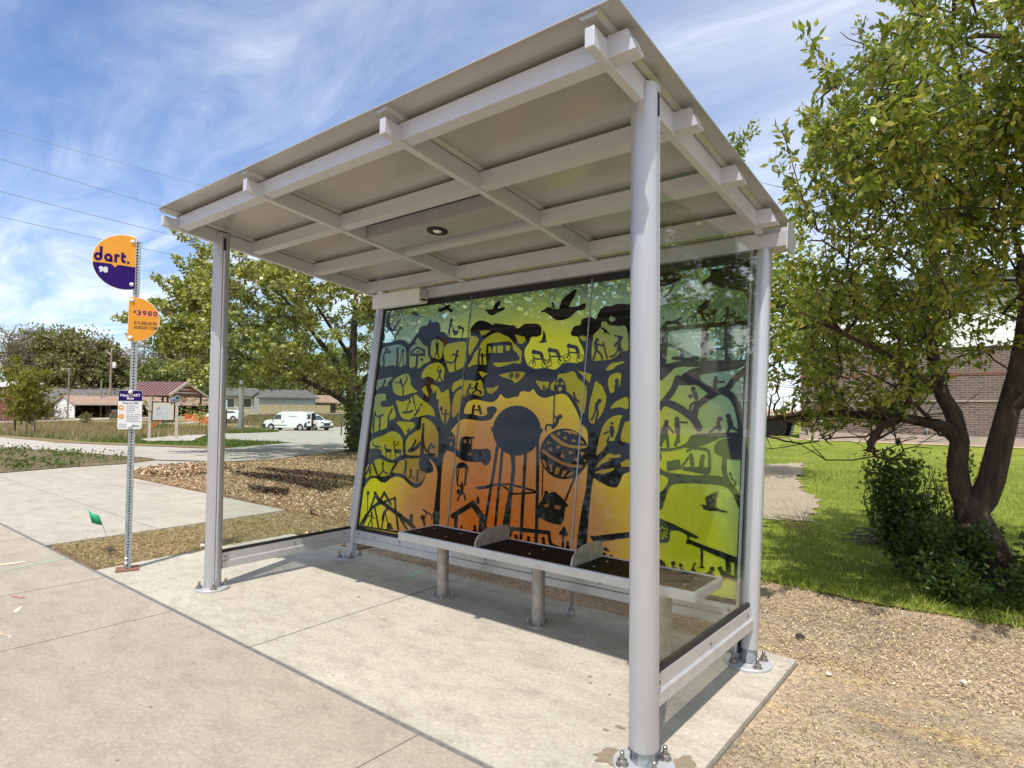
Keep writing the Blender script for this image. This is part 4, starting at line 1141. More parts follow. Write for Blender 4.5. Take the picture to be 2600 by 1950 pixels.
# weeds in the left bed and dry growth in the field
P = scatter([(-10.8, 1.0), (-11.3, 3.2), (-12.5, 4.1), (-18, 3.8), (-24, 3.2), (-24, .6)], 170)
C3 = np.repeat(P, 16, 0) + rg.normal(0, .10, (len(P) * 16, 2)); z = terr(C3[:, 0], C3[:, 1]) + .03 + np.abs(rg.normal(0, .06, len(C3)))
o = leaves_mesh('weed_leaves', np.stack([C3[:, 0], C3[:, 1], z], 1), .075, M['weedleaf'], None, 12, .6, -.4); tag(o, 'low green weeds growing in the dirt between the paths', 'weeds', None, 'stuff')
P = scatter([(-26.5, 7), (-46, 9), (-92, 14), (-100, 26), (-60, 34), (-42, 21), (-30, 12)], 16000); z = terr(P[:, 0], P[:, 1]) - .02
o = blades('field_weeds', P, z, .45, .03, M['dryblade'], 13, .35); tag(o, 'dry brown weeds and tufts across the far field', 'dry grass', None, 'stuff')
P = scatter([(-60, 36.5), (-80, 37), (-76, 50), (-66, 60), (-60, 44)], 9000); z = terr(P[:, 0], P[:, 1])
o = blades('field_weeds', P, z, .55, .05, M['dryblade'], 16, .35); tag(o, 'brown and green weeds on the bank behind the white van', 'dry grass', None, 'stuff')
KP = [(-23.9, 8.5), (-22.9, 9.9), (-30.5, 13.9), (-36, 16.6), (-37.5, 15), (-30, 11.3), (-27.0, 9.3)]
P = scatter([(-16.5, 8.4), (-18.7, 12), (-24, 11.8), (-41.6, 20.5), (-34, 11.6), (-60, 11.8), (-46, 9.0), (-26, 7.3), (-20, 8.0)], 14000, lambda q: ~in_poly(q[:, 0], q[:, 1], KP)); z = terr(P[:, 0], P[:, 1]) - .01
o = blades('verge_grass', P, z, .13, .03, M['blade_far'], 14, .4); tag(o, 'green mown grass strip along the far trail', 'grass', None, 'stuff')
P = scatter([(-41.7, 20.7), (-41.8, 22.5), (-45.8, 27.4), (-56, 30.8), (-58, 30), (-48, 21.5)], 6000); z = terr(P[:, 0], P[:, 1])
o = blades('verge_grass', P, z, .22, .04, M['blade_far'], 15, .4); tag(o, 'green grass lip in front of the white van', 'grass', None, 'stuff')
def stone(x, y, r, mat, label, cat, name, seed, flat=.6):
    mb = MB(); mb.sphere((0, 0, 0), r, 9, 6, (1, .75, flat)); g = random.Random(seed)
    mb.v = [(p[0] * (1 + g.uniform(-.2, .2)) + x, p[1] * (1 + g.uniform(-.2, .2)) + y, p[2] * (1 + g.uniform(-.2, .2)) + r * flat * .6 - .02) for p in mb.v]
    return tag(mb.build(name, mat, None, 35), label, cat)
stone(-1.52, .62, .045, M['pebble'], 'pale flat stone in the dead turf between sign and shelter', 'stone', 'stone', 1, .45)
stone(-2.35, 2.42, .06, M['bark'], 'dark clod at the tip of the concrete path', 'clod', 'clod', 2)
stone(3.98, 1.45, .018, M['pebble'], 'pale pebble just off the back corner of the pad', 'stone', 'stone', 3)
stone(4.55, 1.8, .020, M['pebble'], 'whitish stone in the dirt right of the rear post', 'stone', 'stone', 4)
stone(5.06, .75, .016, M['pebble'], 'small grey pebble beside the dark twig', 'stone', 'stone', 5)
stone(5.28, .30, .024, M['pebble'], 'tan pebble at the lower right of the dirt', 'stone', 'stone', 6)
stone(5.25, .48, .02, M['tail'], 'small dark red berry lying beside a pale chip', 'berry', 'berry', 7, .9)
stone(4.07, .02, .022, M['pebble'], 'white chip of stone near the pad edge', 'stone', 'stone', 8)
stone(3.72, 1.92, .03, M['stick'], 'dark clod behind the foot of the rear right post', 'clod', 'clod', 9)
def stick(pts, r, label, name='twig'):
    mb = MB(); mb.path(pts, r, 6); return tag(mb.build(name, M['stick'], None, 40), label, 'twig')
stick([(5.42, .96, -.01), (5.50, .90, .015), (5.60, .88, .01)], [.006, .012, .006], 'dark twig lying at the right edge of the dirt')
stick([(4.98, .86, -.01), (5.03, .95, .02), (5.06, .99, .012)], [.004, .008, .004], 'short dark twig in the middle of the dirt')

# ------------------------------------------------------------------ utility flag
fl = root('marker_flag', 'small green marker flag on a leaning wire in the dead turf', 'flag', (-1.90, -.04, 0))
mb = MB(); top = Vector((-2.02, -.14, .335)); basep = Vector((-1.90, -.04, -.03)); mb.tube(basep, top, .0022, None, 6); mb.build('wire', M['steel'], fl)
fd = (top - basep).normalized(); a = top; b = top - fd * .10
side = Vector((-.42, -.55, .10)).normalized()
mb = MB(); N_ = 6; vs = []; fs = []
for i in range(N_ + 1):
    k = i / N_; wv = math.sin(k * 4.2) * .012
    n = Vector((.6, -.6, 0)) * wv
    for q in (a, b): vs.append(q + side * .095 * k + Vector((0, 0, .035 * k)) * (1 if q is a else .3) + n)
for i in range(N_): fs.append((2 * i, 2 * i + 1, 2 * i + 3, 2 * i + 2))
mb.add(vs, fs); o = mb.build('flag_cloth', M['green_flag'], fl, 60); o.modifiers.new('thick', 'SOLIDIFY').thickness = .001
mb = MB(); mb.obox((-1.95, -.06, .0), (.07, .01, 0), (-.004, .03, 0), (0, 0, .012)); o = mb.build('wood_scrap', M['bark'], None, 0, .004); tag(o, 'short dark scrap of wood at the foot of the green flag', 'wood scrap')
# ------------------------------------------------------------------ bus shelter
L_, D_, LEAN, HPB = 3.6143, 1.261, .3281, 2.4441
SL = math.hypot(LEAN, HPB); SY, SZ = LEAN / SL, HPB / SL          # direction up the leaning back wall
NB = Vector((0, -SZ, SY))                                          # its face, towards the street
def bk(x, t, n=0.0): return Vector((x, D_ + SY * t, SZ * t)) + NB * n
sh = root('bus_shelter', 'silver bus shelter with slanted roof and colourful silhouette mural back wall', 'bus shelter', (1.8, .6, 0))
def bolt(mb, x, y, z, r=.012, h=.05):
    mb.lathe([(r * 2.1, 0), (r * 2.1, .004), (r * 2.05, .0045)], (x, y, z), 14); mb.lathe([(r * 1.75, .0045), (r * 1.75, .02), (r * 1.5, .022)], (x, y, z), 6); mb.lathe([(r * .8, .022), (r * .8, h), (r * .5, h + .004)], (x, y, z), 10)
def post(base, topv, r, zs, slot, boltang):
    b = Vector(base); t = Vector(topv); d = (t - b).normalized()
    prof = []
    mb = MB(); n = 40; p0 = b + d * (zs / d.z)
    # round tube with a shallow flat and groove on its side
    a = Vector((1, 0, 0)); c = d.cross(a).normalized()
    vs = []
    for q in (p0, t):
        for k in range(n):
            th = 2 * math.pi * k / n; rr_ = r
            if abs(((th - boltang[1] + math.pi) % (2 * math.pi)) - math.pi) < .13: rr_ = r * .90
            vs.append(q + a * math.cos(th) * rr_ + c * math.sin(th) * rr_)
    fs = [(k, (k + 1) % n, (k + 1) % n + n, k + n) for k in range(n)] + [tuple(range(n))[::-1], tuple(range(n, 2 * n))]
    mb.add(vs, fs); o = mb.build('post', M['silver'], sh, 30)
    if zs > .03:
        s2 = MB(); m8 = 8
        s2.path([b + Vector((0, 0, .015)), p0 + d * .02], [r * .80, r * .80], 8); s2.build('inner_tube', M['galv'], o)
    pl = MB(); R_ = .122; pl.lathe([(R_, .001), (R_, .012), (R_ - .004, .016), (r * .9, .016)], b, 40); plo = pl.build('base_plate', M['plate'], o, 40)
    for k in range(4):
        th = boltang[0] + k * math.pi / 2; bb = MB(); bolt(bb, b.x + .092 * math.cos(th), b.y + .092 * math.sin(th), b.z + .016); bb.build('anchor_bolt', M['steel'], o, 40)
    return o
pFL = post((0, 0, 0), (0, 0, 2.735), .060, .016, 1, (R(70), R(-10)))
pFR = post((L_, 0, 0), (L_, 0, 2.735), .059, .075, 1, (R(52), R(8)))
pBL = post((0, D_, 0), (0, D_ + LEAN, HPB), .047, .016, 0, (R(60), R(180)))
pBR = post((L_, D_, 0), (L_, D_ + LEAN, HPB), .047, .085, 0, (R(48), R(180)))
for o, x in ((pFL, .0), (pFR, L_)):                                # slot where the rafter passes through the post head
    mb = MB(); mb.box(x - .012, x + .012, .0555 if x else .0565, .0585 if x == 0 else .0578, 2.60, 2.695); mb.build('slot', M['mat_dark'], o)
    mb = MB(); mb.box(x + .046, x + .0603, -.008, .006, 2.598, 2.695); mb.build('slot', M['mat_dark'], o)
RX = [0, 1.1822, 2.4709, L_]
YT, ZT, YB, ZB = -.4368, 2.7022, 1.4709, 2.4636
SLP = (ZB - ZT) / (YB - YT)
def rz_(y): return ZT + SLP * (y - YT)                             # underside of the rafters
UP = Vector((0, -SLP, 1)).normalized(); AL = Vector((0, 1, SLP)).normalized()
for x in RX:                                                        # rafters: tapered, cut nose at the street end
    mb = MB(); w = .020
    prof = [(YT, 0.0), (YB + .02, 0.0), (YB + .02, .098), (YT + .24, .098), (YT + .10, .074), (YT, .074)]
    mb.prism([(y, h) for y, h in prof], (x - w, 0, 0), (0, 1, 0), (0, 0, 1), (2 * w, 0, 0))
    mb.v = [(p[0], p[1], p[2] + rz_(p[1])) for p in mb.v]
    # front cheek plate standing up beside the first purlin
    mb2 = [(x - w, YT - .004), (x + w, YT - .004)]
    mb.build('rafter', M['silver_skylit'], sh, 0, .003)
PY = [-.3285, .2348, .8028, 1.3747]
XR = 3.744
for i, y in enumerate(PY):                                          # purlins: boxes, cut at a slant on the right end
    mb = MB(); z0 = rz_(y) + .013; h = .083; wd = .062
    pts = []
    for yy, hh, xe in ((y - .004, 0, XR), (y + wd, 0, XR), (y + wd, h, XR - .035), (y - .004, h, XR - .035)):
        pts.append((yy, z0 + SLP * (yy - y) + hh, xe))
    x0 = -.028
    A = [(x0, p[0], p[1]) for p in pts]; B = [(p[2], p[0], p[1]) for p in pts]
    mb.add(A + B, [(0, 1, 2, 3), (0, 4, 5, 1), (1, 5, 6, 2), (2, 6, 7, 3), (3, 7, 4, 0), (7, 6, 5, 4)])
    for x in RX:                                                    # weld seams beside each rafter
        for sx in (x + .0195,):
            mb.add([(sx, y - .010, z0 - .004), (sx + .007, y - .010, z0 - .004), (sx + .007, y - .010, z0 + h), (sx, y - .010, z0 + h), (sx, y + wd * .5, z0 - .004), (sx + .007, y + wd * .5, z0 - .004), (sx + .007, y + wd * .5, z0 + h), (sx, y + wd * .5, z0 + h)], [(0, 1, 2, 3), (4, 7, 6, 5), (0, 4, 5, 1), (1, 5, 6, 2), (2, 6, 7, 3), (3, 7, 4, 0)])
    o = mb.build('purlin', M['silver_skylit'], sh)
    e = MB(); n = 4
    q = [Vector((p[2] + .0015, p[0], p[1])) for p in pts]; c = sum(q, Vector()) / 4
    inn = [c + (v - c) * .74 for v in q]
    e.add([v + Vector((.001, 0, 0)) for v in inn], [(0, 1, 2, 3)]); e.build('end_opening', M['galv'], o)  # closed end; darker quad stands in for the shaded hollow
# roof sheet, its ribs and bolts
RYF, RYB, RXL, RXR = -.455, 1.74, -.055, 3.735
def sheet_z(y): return rz_(y) + .121
poly = []
for cxx, cyy, a0 in ((RXR - .022, RYF + .022, -90), (RXR - .03, RYB - .03, 0), (RXL + .03, RYB - .03, 90), (RXL + .03, RYF + .03, 180)):
    rad = {-90: .022, 0: .03, 90: .03, 180: .03}[a0]
    for k in range(6):
        th = R(a0 + 18 * k); poly.append((cxx + rad * math.cos(th), cyy + rad * math.sin(th)))
mb = MB(); mb.prism(poly, (0, 0, 0), (1, 0, 0), (0, 1, 0), (0, 0, .006)); mb.v = [(p[0], p[1], p[2] + sheet_z(p[1])) for p in mb.v]
mb.build('roof_sheet', M['roof'], sh)
for x in RX:
    mb = MB(); xc = x + (.0 if 0 < x < 3 else (.012 if x == 0 else -.0))
    for (y0, y1) in ((RYF + .012, 1.60),):
        vs = []
        for y in (y0, y1):
            for dx, dz in ((-.045, .1195), (-.03, .1005), (.03, .1005), (.045, .1195)): vs.append((xc + dx, y, rz_(y) + dz))
        mb.add(vs, [(0, 1, 5, 4), (1, 2, 6, 5), (2, 3, 7, 6), (0, 4, 7, 3), (0, 3, 2, 1), (4, 5, 6, 7)])
    o = mb.build('roof_channel', M['roof'], sh)
for x in (0.02, .6, 1.18, 1.83, 2.47, 3.05, 3.60):
    mb = MB(); y = RYF + .035; z = sheet_z(y) + .006; mb.lathe([(.017, 0), (.017, .012), (.011, .024), (.002, .028)], (x, y, z), 12); mb.build('roof_bolt', M['white'], sh, 40)
# header beam over the back wall
mb = MB(); mb.prism([(1.535, 2.385), (1.665, 2.375), (1.69, 2.43), (1.665, 2.498), (1.555, 2.498), (1.55, 2.472), (1.535, 2.468)], (-.06, 0, 0), (0, 1, 0), (0, 0, 1), (L_ + .20, 0, 0)); mb.build('header_beam', M['silver_rail'], sh)
mb = MB(); mb.box(.02, L_ - .02, 1.512, 1.534, 2.455, 2.476); mb.build('header_lip', M['silver_rail'], sh, 0, .003)
mb = MB(); mb.prism([(1.52, 2.36), (1.68, 2.35), (1.71, 2.43), (1.66, 2.54), (1.55, 2.52)], (L_ + .141, 0, 0), (0, 1, 0), (0, 0, 1), (.006, 0, 0)); mb.build('header_end_cap', M['silver_rail'], sh)
# lamp box between the middle rafters, with a recessed downlight
y0, y1 = .46, .70
mb = MB(); vs = [(x, y, rz_(y) + dz) for dz in (.012, .10) for x, y in ((RX[1] + .027, y0), (RX[2] - .027, y0), (RX[2] - .027, y1), (RX[1] + .027, y1))]; mb.hexa(vs)
lb = mb.build('lamp_housing', M['silver'], sh)
cyl = ((y0 + y1) / 2)
mb = MB(); c = Vector((1.80, cyl, rz_(cyl) + .012)); mb.lathe([(.072, 0), (.072, .006), (.066, .009), (.036, .009), (.034, .004)], c, 32, -UP); mb.build('downlight', M['black'], lb, 40)
mb = MB(); mb.lathe([(.030, .006), (.024, .011), (.004, .012)], c, 20, -UP); mb.build('lamp_lens', M['lens'], lb, 40)
# controller box hung under the header at the left
mb = MB(); A = [bk(.03, 2.40, .005), bk(.70, 2.40, .005), bk(.70, 2.40, .14), bk(.03, 2.40, .14), bk(.03, 2.50, .005), bk(.70, 2.50, .005), bk(.70, 2.50, .14), bk(.03, 2.50, .14)]
ax = Vector((1, 0, 0)); mb.hexa([(.045, 1.43, 2.325), (.70, 1.43, 2.325), (.70, 1.533, 2.335), (.045, 1.533, 2.335), (.045, 1.43, 2.462), (.70, 1.43, 2.462), (.70, 1.533, 2.454), (.045, 1.533, 2.454)])
cb_ = mb.build('control_box', M['offwhite'], sh, 0, .004)
mb = MB(); mb.box(.7005, .703, 1.45, 1.52, 2.352, 2.37); mb.build('connector_slot', M['black'], cb_)
mb = MB(); mb.box(.7005, .702, 1.437, 1.526, 2.38, 2.452); mb.build('end_plate', M['silver_rail'], cb_)
# bottom rails
def rail(p0, p1, nrm, h, th, name, boltpos):
    """two-step extruded rail from p0 to p1 (top edge), nrm = outward face"""
    p0, p1, nrm = Vector(p0), Vector(p1), Vector(nrm).normalized(); d = (p1 - p0); Ln = d.length; d /= Ln; up = Vector((0, 0, 1)) if abs(nrm.z) < .05 else nrm.cross(d).normalized()
    if up.z < 0: up = -up
    mb = MB()
    prof = [(-th / 2, 0), (-th / 2, -h), (th / 2, -h), (th / 2 + .012, -h + .004), (th / 2 + .012, -h * .56), (th / 2 + .004, -h * .54), (th / 2, -h * .50), (th / 2, 0)]
    prof2 = [(-q[0], q[1]) for q in prof if q[0] > 0][::-1]
    full = [(-th / 2, 0), (-th / 2, -h * .50), (-th / 2 - .012, -h * .56), (-th / 2 - .012, -h)] + [(th / 2 + .012, -h), (th / 2 + .012, -h * .56), (th / 2, -h * .50), (th / 2, 0)]
    mb.prism(full, p0, nrm, up, d * Ln); o = mb.build(name, M['silver_rail'], sh)
    for q in boltpos:
        for sgn in (1, -1):
            mb = MB(); c = p0 + d * q + nrm * (sgn * (th / 2)) - up * (h * .26); mb.lathe([(.009, 0), (.009, .004), (.004, .007)], c, 8, nrm * sgn); mb.build('rail_bolt', M['steel'], o, 40)
    g = MB(); g.prism([(-.012, 0), (.012, 0), (.012, .022), (-.012, .022)], p0 + up * .0005, nrm, up, d * Ln); g.build('gasket', M['black'], o)
    return o
rail((0, .058, .262), (0, D_ - .01, .272), (1, 0, 0), .118, .030, 'side_rail', (.03, .62, 1.14))
rail((L_, .058, .329), (L_, D_ - .008, .318), (1, 0, 0), .117, .036, 'side_rail', (.04, .6, 1.13))
e0, e1 = bk(.05, .262), bk(L_ - .05, .300)
rail(e0, e1, NB, .112, .034, 'back_rail', (.06, .28, .62, 1.1, 1.6, 2.1, 2.6, 3.1, 3.45))
mb = MB(); mb.tube((2.42, 1.29, 0), (2.42, 1.305, .2), .011, None, 12); mb.lathe([(.028, 0), (.028, .012), (.022, .02), (.022, .045), (.014, .05)], (2.42, 1.29, 0), 12); mb.build('rail_support', M['steel'], sh, 40)
# side glazing
def glass_pane(x, zb0, zb1, zt0, zt1, name):
    yb = D_ - .04; ybt = D_ + LEAN * .93 - .03
    mb = MB(); poly = [(.068, zb0), (yb + SY * zb1 / SZ - .005, zb1), (ybt, zt1), (.068, zt0)]
    mb.prism(poly, (x - .004, 0, 0), (0, 1, 0), (0, 0, 1), (.008, 0, 0)); return mb.build(name, M['glass'], sh)
glass_pane(0, .284, .294, 2.33, 2.30, 'side_glass'); glass_pane(L_, .352, .341, 2.345, 2.335, 'side_glass')
# glazing bars beside the rear posts
for x, sg in ((.042, 1), (L_ - .062, 1)):
    mb = MB(); a, b = bk(x, .02, 0), bk(x, SL - .05, 0); mb.bar(a, b, .026, .05, NB); mb.build('glazing_bar', M['silver'], sh, 0, .003)
    mb = MB(); xx = x + (.016 if sg < 0 else 0); 
for x in (-.049, .0): pass
for x0, x1 in ((-.0535, -.0475),):
    mb = MB(); mb.bar(bk(-.050, .05, .0), bk(-.050, SL - .1, .0), .012, .02, NB); mb.build('edge_gap_strip', M['black'], sh)  # black strip stands in for the dark slot beside the post
mb = MB(); mb.bar(bk(L_ - .0485, .05, .004), bk(L_ - .0485, SL - .06, .004), .006, .07, NB); mb.build('edge_gap_strip', M['black'], sh)  # black strip stands in for the dark gap before the post

# ---- the mural: three printed glass panes on the leaning back wall, silhouettes laid over them
mrot = Matrix(((1, 0, 0), (0, SY, -SZ), (0, SZ, SY))).to_4x4()      # local (x along, y up the wall, z towards the street)
mloc = bk(0, 0, 0)
def on_wall(o):
    o.parent = sh; m = mrot.copy(); m.translation = mloc - sh.location; o.matrix_local = m; return o
T0, T1, X0, X1 = .262, 2.425, .058, 3.552
for xa, xb in ((X0, 1.2035), (1.2065, 2.3985), (2.4015, X1)):
    mb = MB(); mb.box(xa, xb, T0 + (xa * .0105), T1, -.010, 0); o = on_wall(mb.build('mural_panel', M['mural'])); o.data.materials.append(M['glass'])
    for pg in o.data.polygons: pg.material_index = 0 if pg.normal.z > .9 else 1
def cr(pts, closed, sub=4):
    """smooth curve through the points"""
    P = [Vector(p) for p in pts]; n = len(P); out = []
    rng_ = range(n) if closed else range(n - 1)
    for i in rng_:
        if closed: a, b, c, d = P[(i - 1) % n], P[i], P[(i + 1) % n], P[(i + 2) % n]
        else: a, b, c, d = P[max(i - 1, 0)], P[i], P[i + 1], P[min(i + 2, n - 1)]
        for k in range(sub):
            t = k / sub; out.append(tuple(.5 * ((2 * b) + (c - a) * t + (2 * a - 5 * b + 4 * c - d) * t * t + (3 * b - a - 3 * c + d) * t ** 3)))
    if not closed: out.append(tuple(P[-1]))
    return out
dark, light = MB(), MB()
def clampx(p): return (min(max(p[0], X0 + .004), X1 - .004), min(max(p[1], T0 + .03), T1 - .004))
def disc(mb, x, y, r, z, n=12): mb.face2d([clampx((x + r * math.cos(2 * math.pi * k / n), y + r * math.sin(2 * math.pi * k / n))) for k in range(n)], z)
zi = 0
for ln in MURAL.strip().split('\n'):
    t = ln.split(); k = t[0]; v = [int(q) / 1000 for q in t[1:]]; zi += 1; z = .0012 + zi * 9e-6
    if k in 'DKP' and len(k) == 1:
        pts = list(zip(v[0::2], v[1::2]))
        if len(pts) >= 7: pts = cr(pts, True, 3)
        (light if k == 'K' else dark).face2d([clampx(p) for p in pts], z)
    elif k in ('S', 'KS'):
        mb = light if k == 'KS' else dark; w = max(v[0] * (1.4 if v[0] < .035 else 1.08), .0115) / 2; pts = list(zip(v[1::2], v[2::2]))
        if len(pts) > 2 and k == 'S': pts = cr(pts, False, 4)
        A, B = [], []
        for i, p in enumerate(pts):
            d = Vector(pts[min(i + 1, len(pts) - 1)]) - Vector(pts[max(i - 1, 0)]); d.normalize(); n = Vector((-d.y, d.x)) * w
            A.append(clampx((p[0] + n.x, p[1] + n.y))); B.append(clampx((p[0] - n.x, p[1] - n.y)))
        m = len(pts); mb.add([(q[0], q[1], z) for q in A] + [(q[0], q[1], z) for q in B], [(i, i + m, i + 1 + m, i + 1) for i in range(m - 1)])
        if w > .004:
            for q in (pts[0], pts[-1]): disc(mb, q[0], q[1], w * .98, z + 3e-6, 10)
    elif k in ('C', 'KC'): disc(light if k == 'KC' else dark, v[0], v[1], v[2], z, 14)
    elif k == 'R':
        n = 18; r, w = v[2], max(v[3], .006) / 2
        vs = [(v[0] + q * math.cos(2 * math.pi * i / n), v[1] + q * math.sin(2 * math.pi * i / n), z) for q in (r + w, r - w) for i in range(n)]
        dark.add(vs, [(i, (i + 1) % n, (i + 1) % n + n, i + n) for i in range(n)])
on_wall(dark.build('silhouette_print', M['mural_dark'], fixn=False)); on_wall(light.build('cutout_pattern', M['mural_cut'], fixn=False))
fr = MB(); zf = .0075
fr.box(X0 - .012, X0 + .016, T0 - .01, T1, -.012, zf); fr.box(X0 + .017, X1, T1 - .078, T1 + .012, -.012, zf - .0005); fr.box(X1 - .010, X1 + .01, T0 - .01, T1 - .079, -.012, zf)
fr.add([(X0 + .0165, T0 - .004, zf - .0003), (X1 - .0105, T0 + .032, zf - .0003), (X1 - .0105, T0 + .068, zf - .0003), (X0 + .0165, T0 + .032, zf - .0003)], [(0, 1, 2, 3)])
on_wall(fr.build('mural_frame', M['black'], fixn=False))
for x in (1.205, 2.40):
    s_ = MB(); s_.box(x - .004, x + .004, T0 + .03, T1 - .05, -.011, .0072); on_wall(s_.build('mural_seam', basic('clear_seam', (.30, .34, .30), (.06, .07, .06), 18, .15) if x == 1.205 else M['galv']))

# ------------------------------------------------------------------ bench
be = root('bench', 'long bench with black seat boards and silver edge inside the shelter', 'bench', (2.35, 1.0, 0))
BX0, BX1, BY0, BY1, BZ = 1.197, 3.50, .80, 1.19, .474
fr = MB(); t = .022
fr.box(BX0, BX1, BY0, BY0 + t, BZ - .058, BZ); fr.box(BX0, BX1, BY1 - t, BY1, BZ - .05, BZ); fr.box(BX0, BX0 + t, BY0 + t + .0005, BY1 - t - .0005, BZ - .058, BZ); fr.box(BX1 - t, BX1, BY0 + t + .0005, BY1 - t - .0005, BZ - .058, BZ)
fr.build('bench_frame', M['silver_rail'], be, 0, .008)
DX = (1.96, 2.73)
xs = [BX0 + t, DX[0] - .006, DX[0] + .006, DX[1] - .006, DX[1] + .006, BX1 - t]
for i in range(3):
    mb = MB(); mb.box(xs[2 * i] + .001, xs[2 * i + 1] - .001, BY0 + t + .001, BY1 - t - .001, BZ - .022, BZ - .004); so = mb.build('seat_board', M['seat'], be, 0, .003)
    for fx in ((.12, .5, .88) if i != 1 else (.5,)):
        for fy in (.3, .7):
            mb = MB(); mb.lathe([(.008, 0), (.007, .002), (.002, .003)], (xs[2 * i] + (xs[2 * i + 1] - xs[2 * i]) * fx, BY0 + (BY1 - BY0) * fy, BZ - .004), 10); mb.build('screw', M['galv'], so)
for x in DX:
    mb = MB(); pts = [(.812, BZ - .01), (1.178, BZ - .01), (1.178, BZ + .075)]
    for k in range(9):
        th = R(90 * k / 8); pts.append((1.12 - .0 - (.22) * (k / 8) - .0, BZ + .095) if False else (1.178 - .03 * math.sin(th) if k == 0 else 1.16 - .30 * math.sin(th * .98), BZ + .075 + .028 * math.sin(th * 1.0) if k < 4 else BZ + .103 - .0))
    pts = [(.812, BZ - .01), (1.178, BZ - .01), (1.178, BZ + .07), (1.160, BZ + .092), (1.12, BZ + .102), (1.02, BZ + .106), (.93, BZ + .10), (.87, BZ + .082), (.83, BZ + .055), (.814, BZ + .02)]
    mb.prism(pts, (x - .0055, 0, 0), (0, 1, 0), (0, 0, 1), (.011, 0, 0)); mb.build('seat_divider', M['legsteel'], be, 0, .003)  # darker steel puts the shade of their away-facing sides into the colour
for x in (1.476, 2.355, 3.235):
    mb = MB(); mb.tube((x, 1.0, .012), (x, 1.0, BZ - .024), .044, None, 28); lo = mb.build('leg', M['legsteel'], be, 40)
    mb = MB(); mb.lathe([(.092, 0), (.092, .010), (.088, .014), (.045, .014)], (x, 1.0, 0), 32); fo = mb.build('floor_flange', M['legsteel'], lo, 40)
    for k in range(4):
        th = R(40 + 90 * k); mb = MB(); bolt(mb, x + .07 * math.cos(th), 1.0 + .07 * math.sin(th), .014, .007, .026); mb.build('floor_bolt', M['steel'], lo, 40)

# ------------------------------------------------------------------ bus stop sign
SU = Vector((.344, .939, 0)).normalized(); SN = Vector((SU.y, -SU.x, 0)); SO = Vector((-1.08, -.21, 0)); UZ = Vector((0, 0, 1))
st = root('bus_stop_sign', 'bus stop sign post with two orange and purple half discs and a timetable plate', 'bus stop sign', SO)
def sp(u, z, n): return SO + SU * u + UZ * z + SN * n
pm = MB(); hw = .0255; ztop = 2.80
# square tube with real punched holes on the street face and the left face
def perf_face(o, a, nrm):
    pitch = .0254 * 1.0; n = int(ztop / pitch); hr = .0072
    for i in range(n):
        z0 = i * pitch; z1 = z0 + pitch; zc_ = (z0 + z1) / 2
        K = 8; ring = [(hr * math.cos(2 * math.pi * k / K + math.pi / 8), zc_ + hr * math.sin(2 * math.pi * k / K + math.pi / 8)) for k in range(K)]
        rect = [(hw, z1), (-hw, z1), (-hw, z0), (hw, z0)]
        q = [o + a * p[0] + UZ * p[1] + nrm * hw for p in ring + rect]
        pm.add(q, [(8, 9, 2, 1), (9, 3, 2), (9, 10, 4, 3), (10, 5, 4), (10, 11, 6, 5), (11, 7, 6), (11, 8, 0, 7), (8, 1, 0)])
perf_face(SO, SU, SN); perf_face(SO, SN * -1, -SU)
for nrm, a in ((-SN, SU), (SU, SN)):
    q = [SO + a * s_ * hw + nrm * hw + UZ * z for s_, z in ((-1, 0), (1, 0), (1, ztop), (-1, ztop))]; pm.add(q, [(0, 1, 2, 3)])
pm.add([SO + SU * a + SN * b + UZ * ztop for a, b in ((-hw, -hw), (hw, -hw), (hw, hw), (-hw, hw))], [(0, 1, 2, 3)])
po = pm.build('post', M['galv'], st, fixn=False)
pi_ = MB(); pi_.add([SO + SU * a + SN * b + UZ * z for a, b, z in ((-hw * .8, -hw * .8, 0), (hw * .8, -hw * .8, 0), (hw * .8, hw * .8, 0), (-hw * .8, hw * .8, 0), (-hw * .8, -hw * .8, ztop), (hw * .8, -hw * .8, ztop), (hw * .8, hw * .8, ztop), (-hw * .8, hw * .8, ztop))], [(0, 1, 5, 4), (1, 2, 6, 5), (2, 3, 7, 6), (3, 0, 4, 7)]); pi_.build('tube_inside', M['mat_dark'], po, fixn=False)  # near-black lining stands in for the shade inside the tube
mb = MB(); mb.obox(SO + UZ * .006, SU * .085, SN * .085, UZ * .006); mb.v = mb.v; bp = mb.build('base_plate', M['rust'], st, 0, .002)
for z in (.06, .10):
    mb = MB(); c = sp(-hw * .4, z, hw); mb.lathe([(.011, 0), (.011, .006), (.007, .012)], c, 10, SN); mb.build('post_bolt', M['white'], st, 40)
def dome(u, z, n, par):
    mb = MB(); mb.lathe([(.017, 0), (.016, .006), (.011, .012), (.003, .014)], sp(u, z, n), 16, SN); mb.build('rivet', M['white'], par, 50)
# upper half disc
NF = .034
def arc_poly(cu_, cz_, r, ucut, left):
    h = math.acos(min(1, abs(ucut - cu_) / r)); P = []
    n = 40
    if left:   # keep u < ucut
        a0 = h; a1 = 2 * math.pi - h
    else:
        a0 = -math.pi + h; a1 = math.pi - h
    for i in range(n + 1):
        th = a0 + (a1 - a0) * i / n; P.append((cu_ + r * math.cos(th), cz_ + r * math.sin(th)))
    return P
D1 = arc_poly(-.087, 2.607, .237, -.008, True)
mb = MB(); mb.prism(D1, sp(0, 0, NF - .004), SU, UZ, SN * .004); s1 = mb.build('upper_sign', M['sign_white'], st)
D1i = arc_poly(-.087, 2.607, .231, -.0105, True)
mb = MB(); mb.prism(D1i, sp(0, 0, NF), SU, UZ, SN * .0006); mb.build('orange_field', M['sign_orange'], s1)
low_ = [(u, z) for u, z in D1i if z < 2.580]; low_.sort(key=lambda p: math.atan2(p[1] - 2.607, p[0] + .087) % (2 * math.pi))
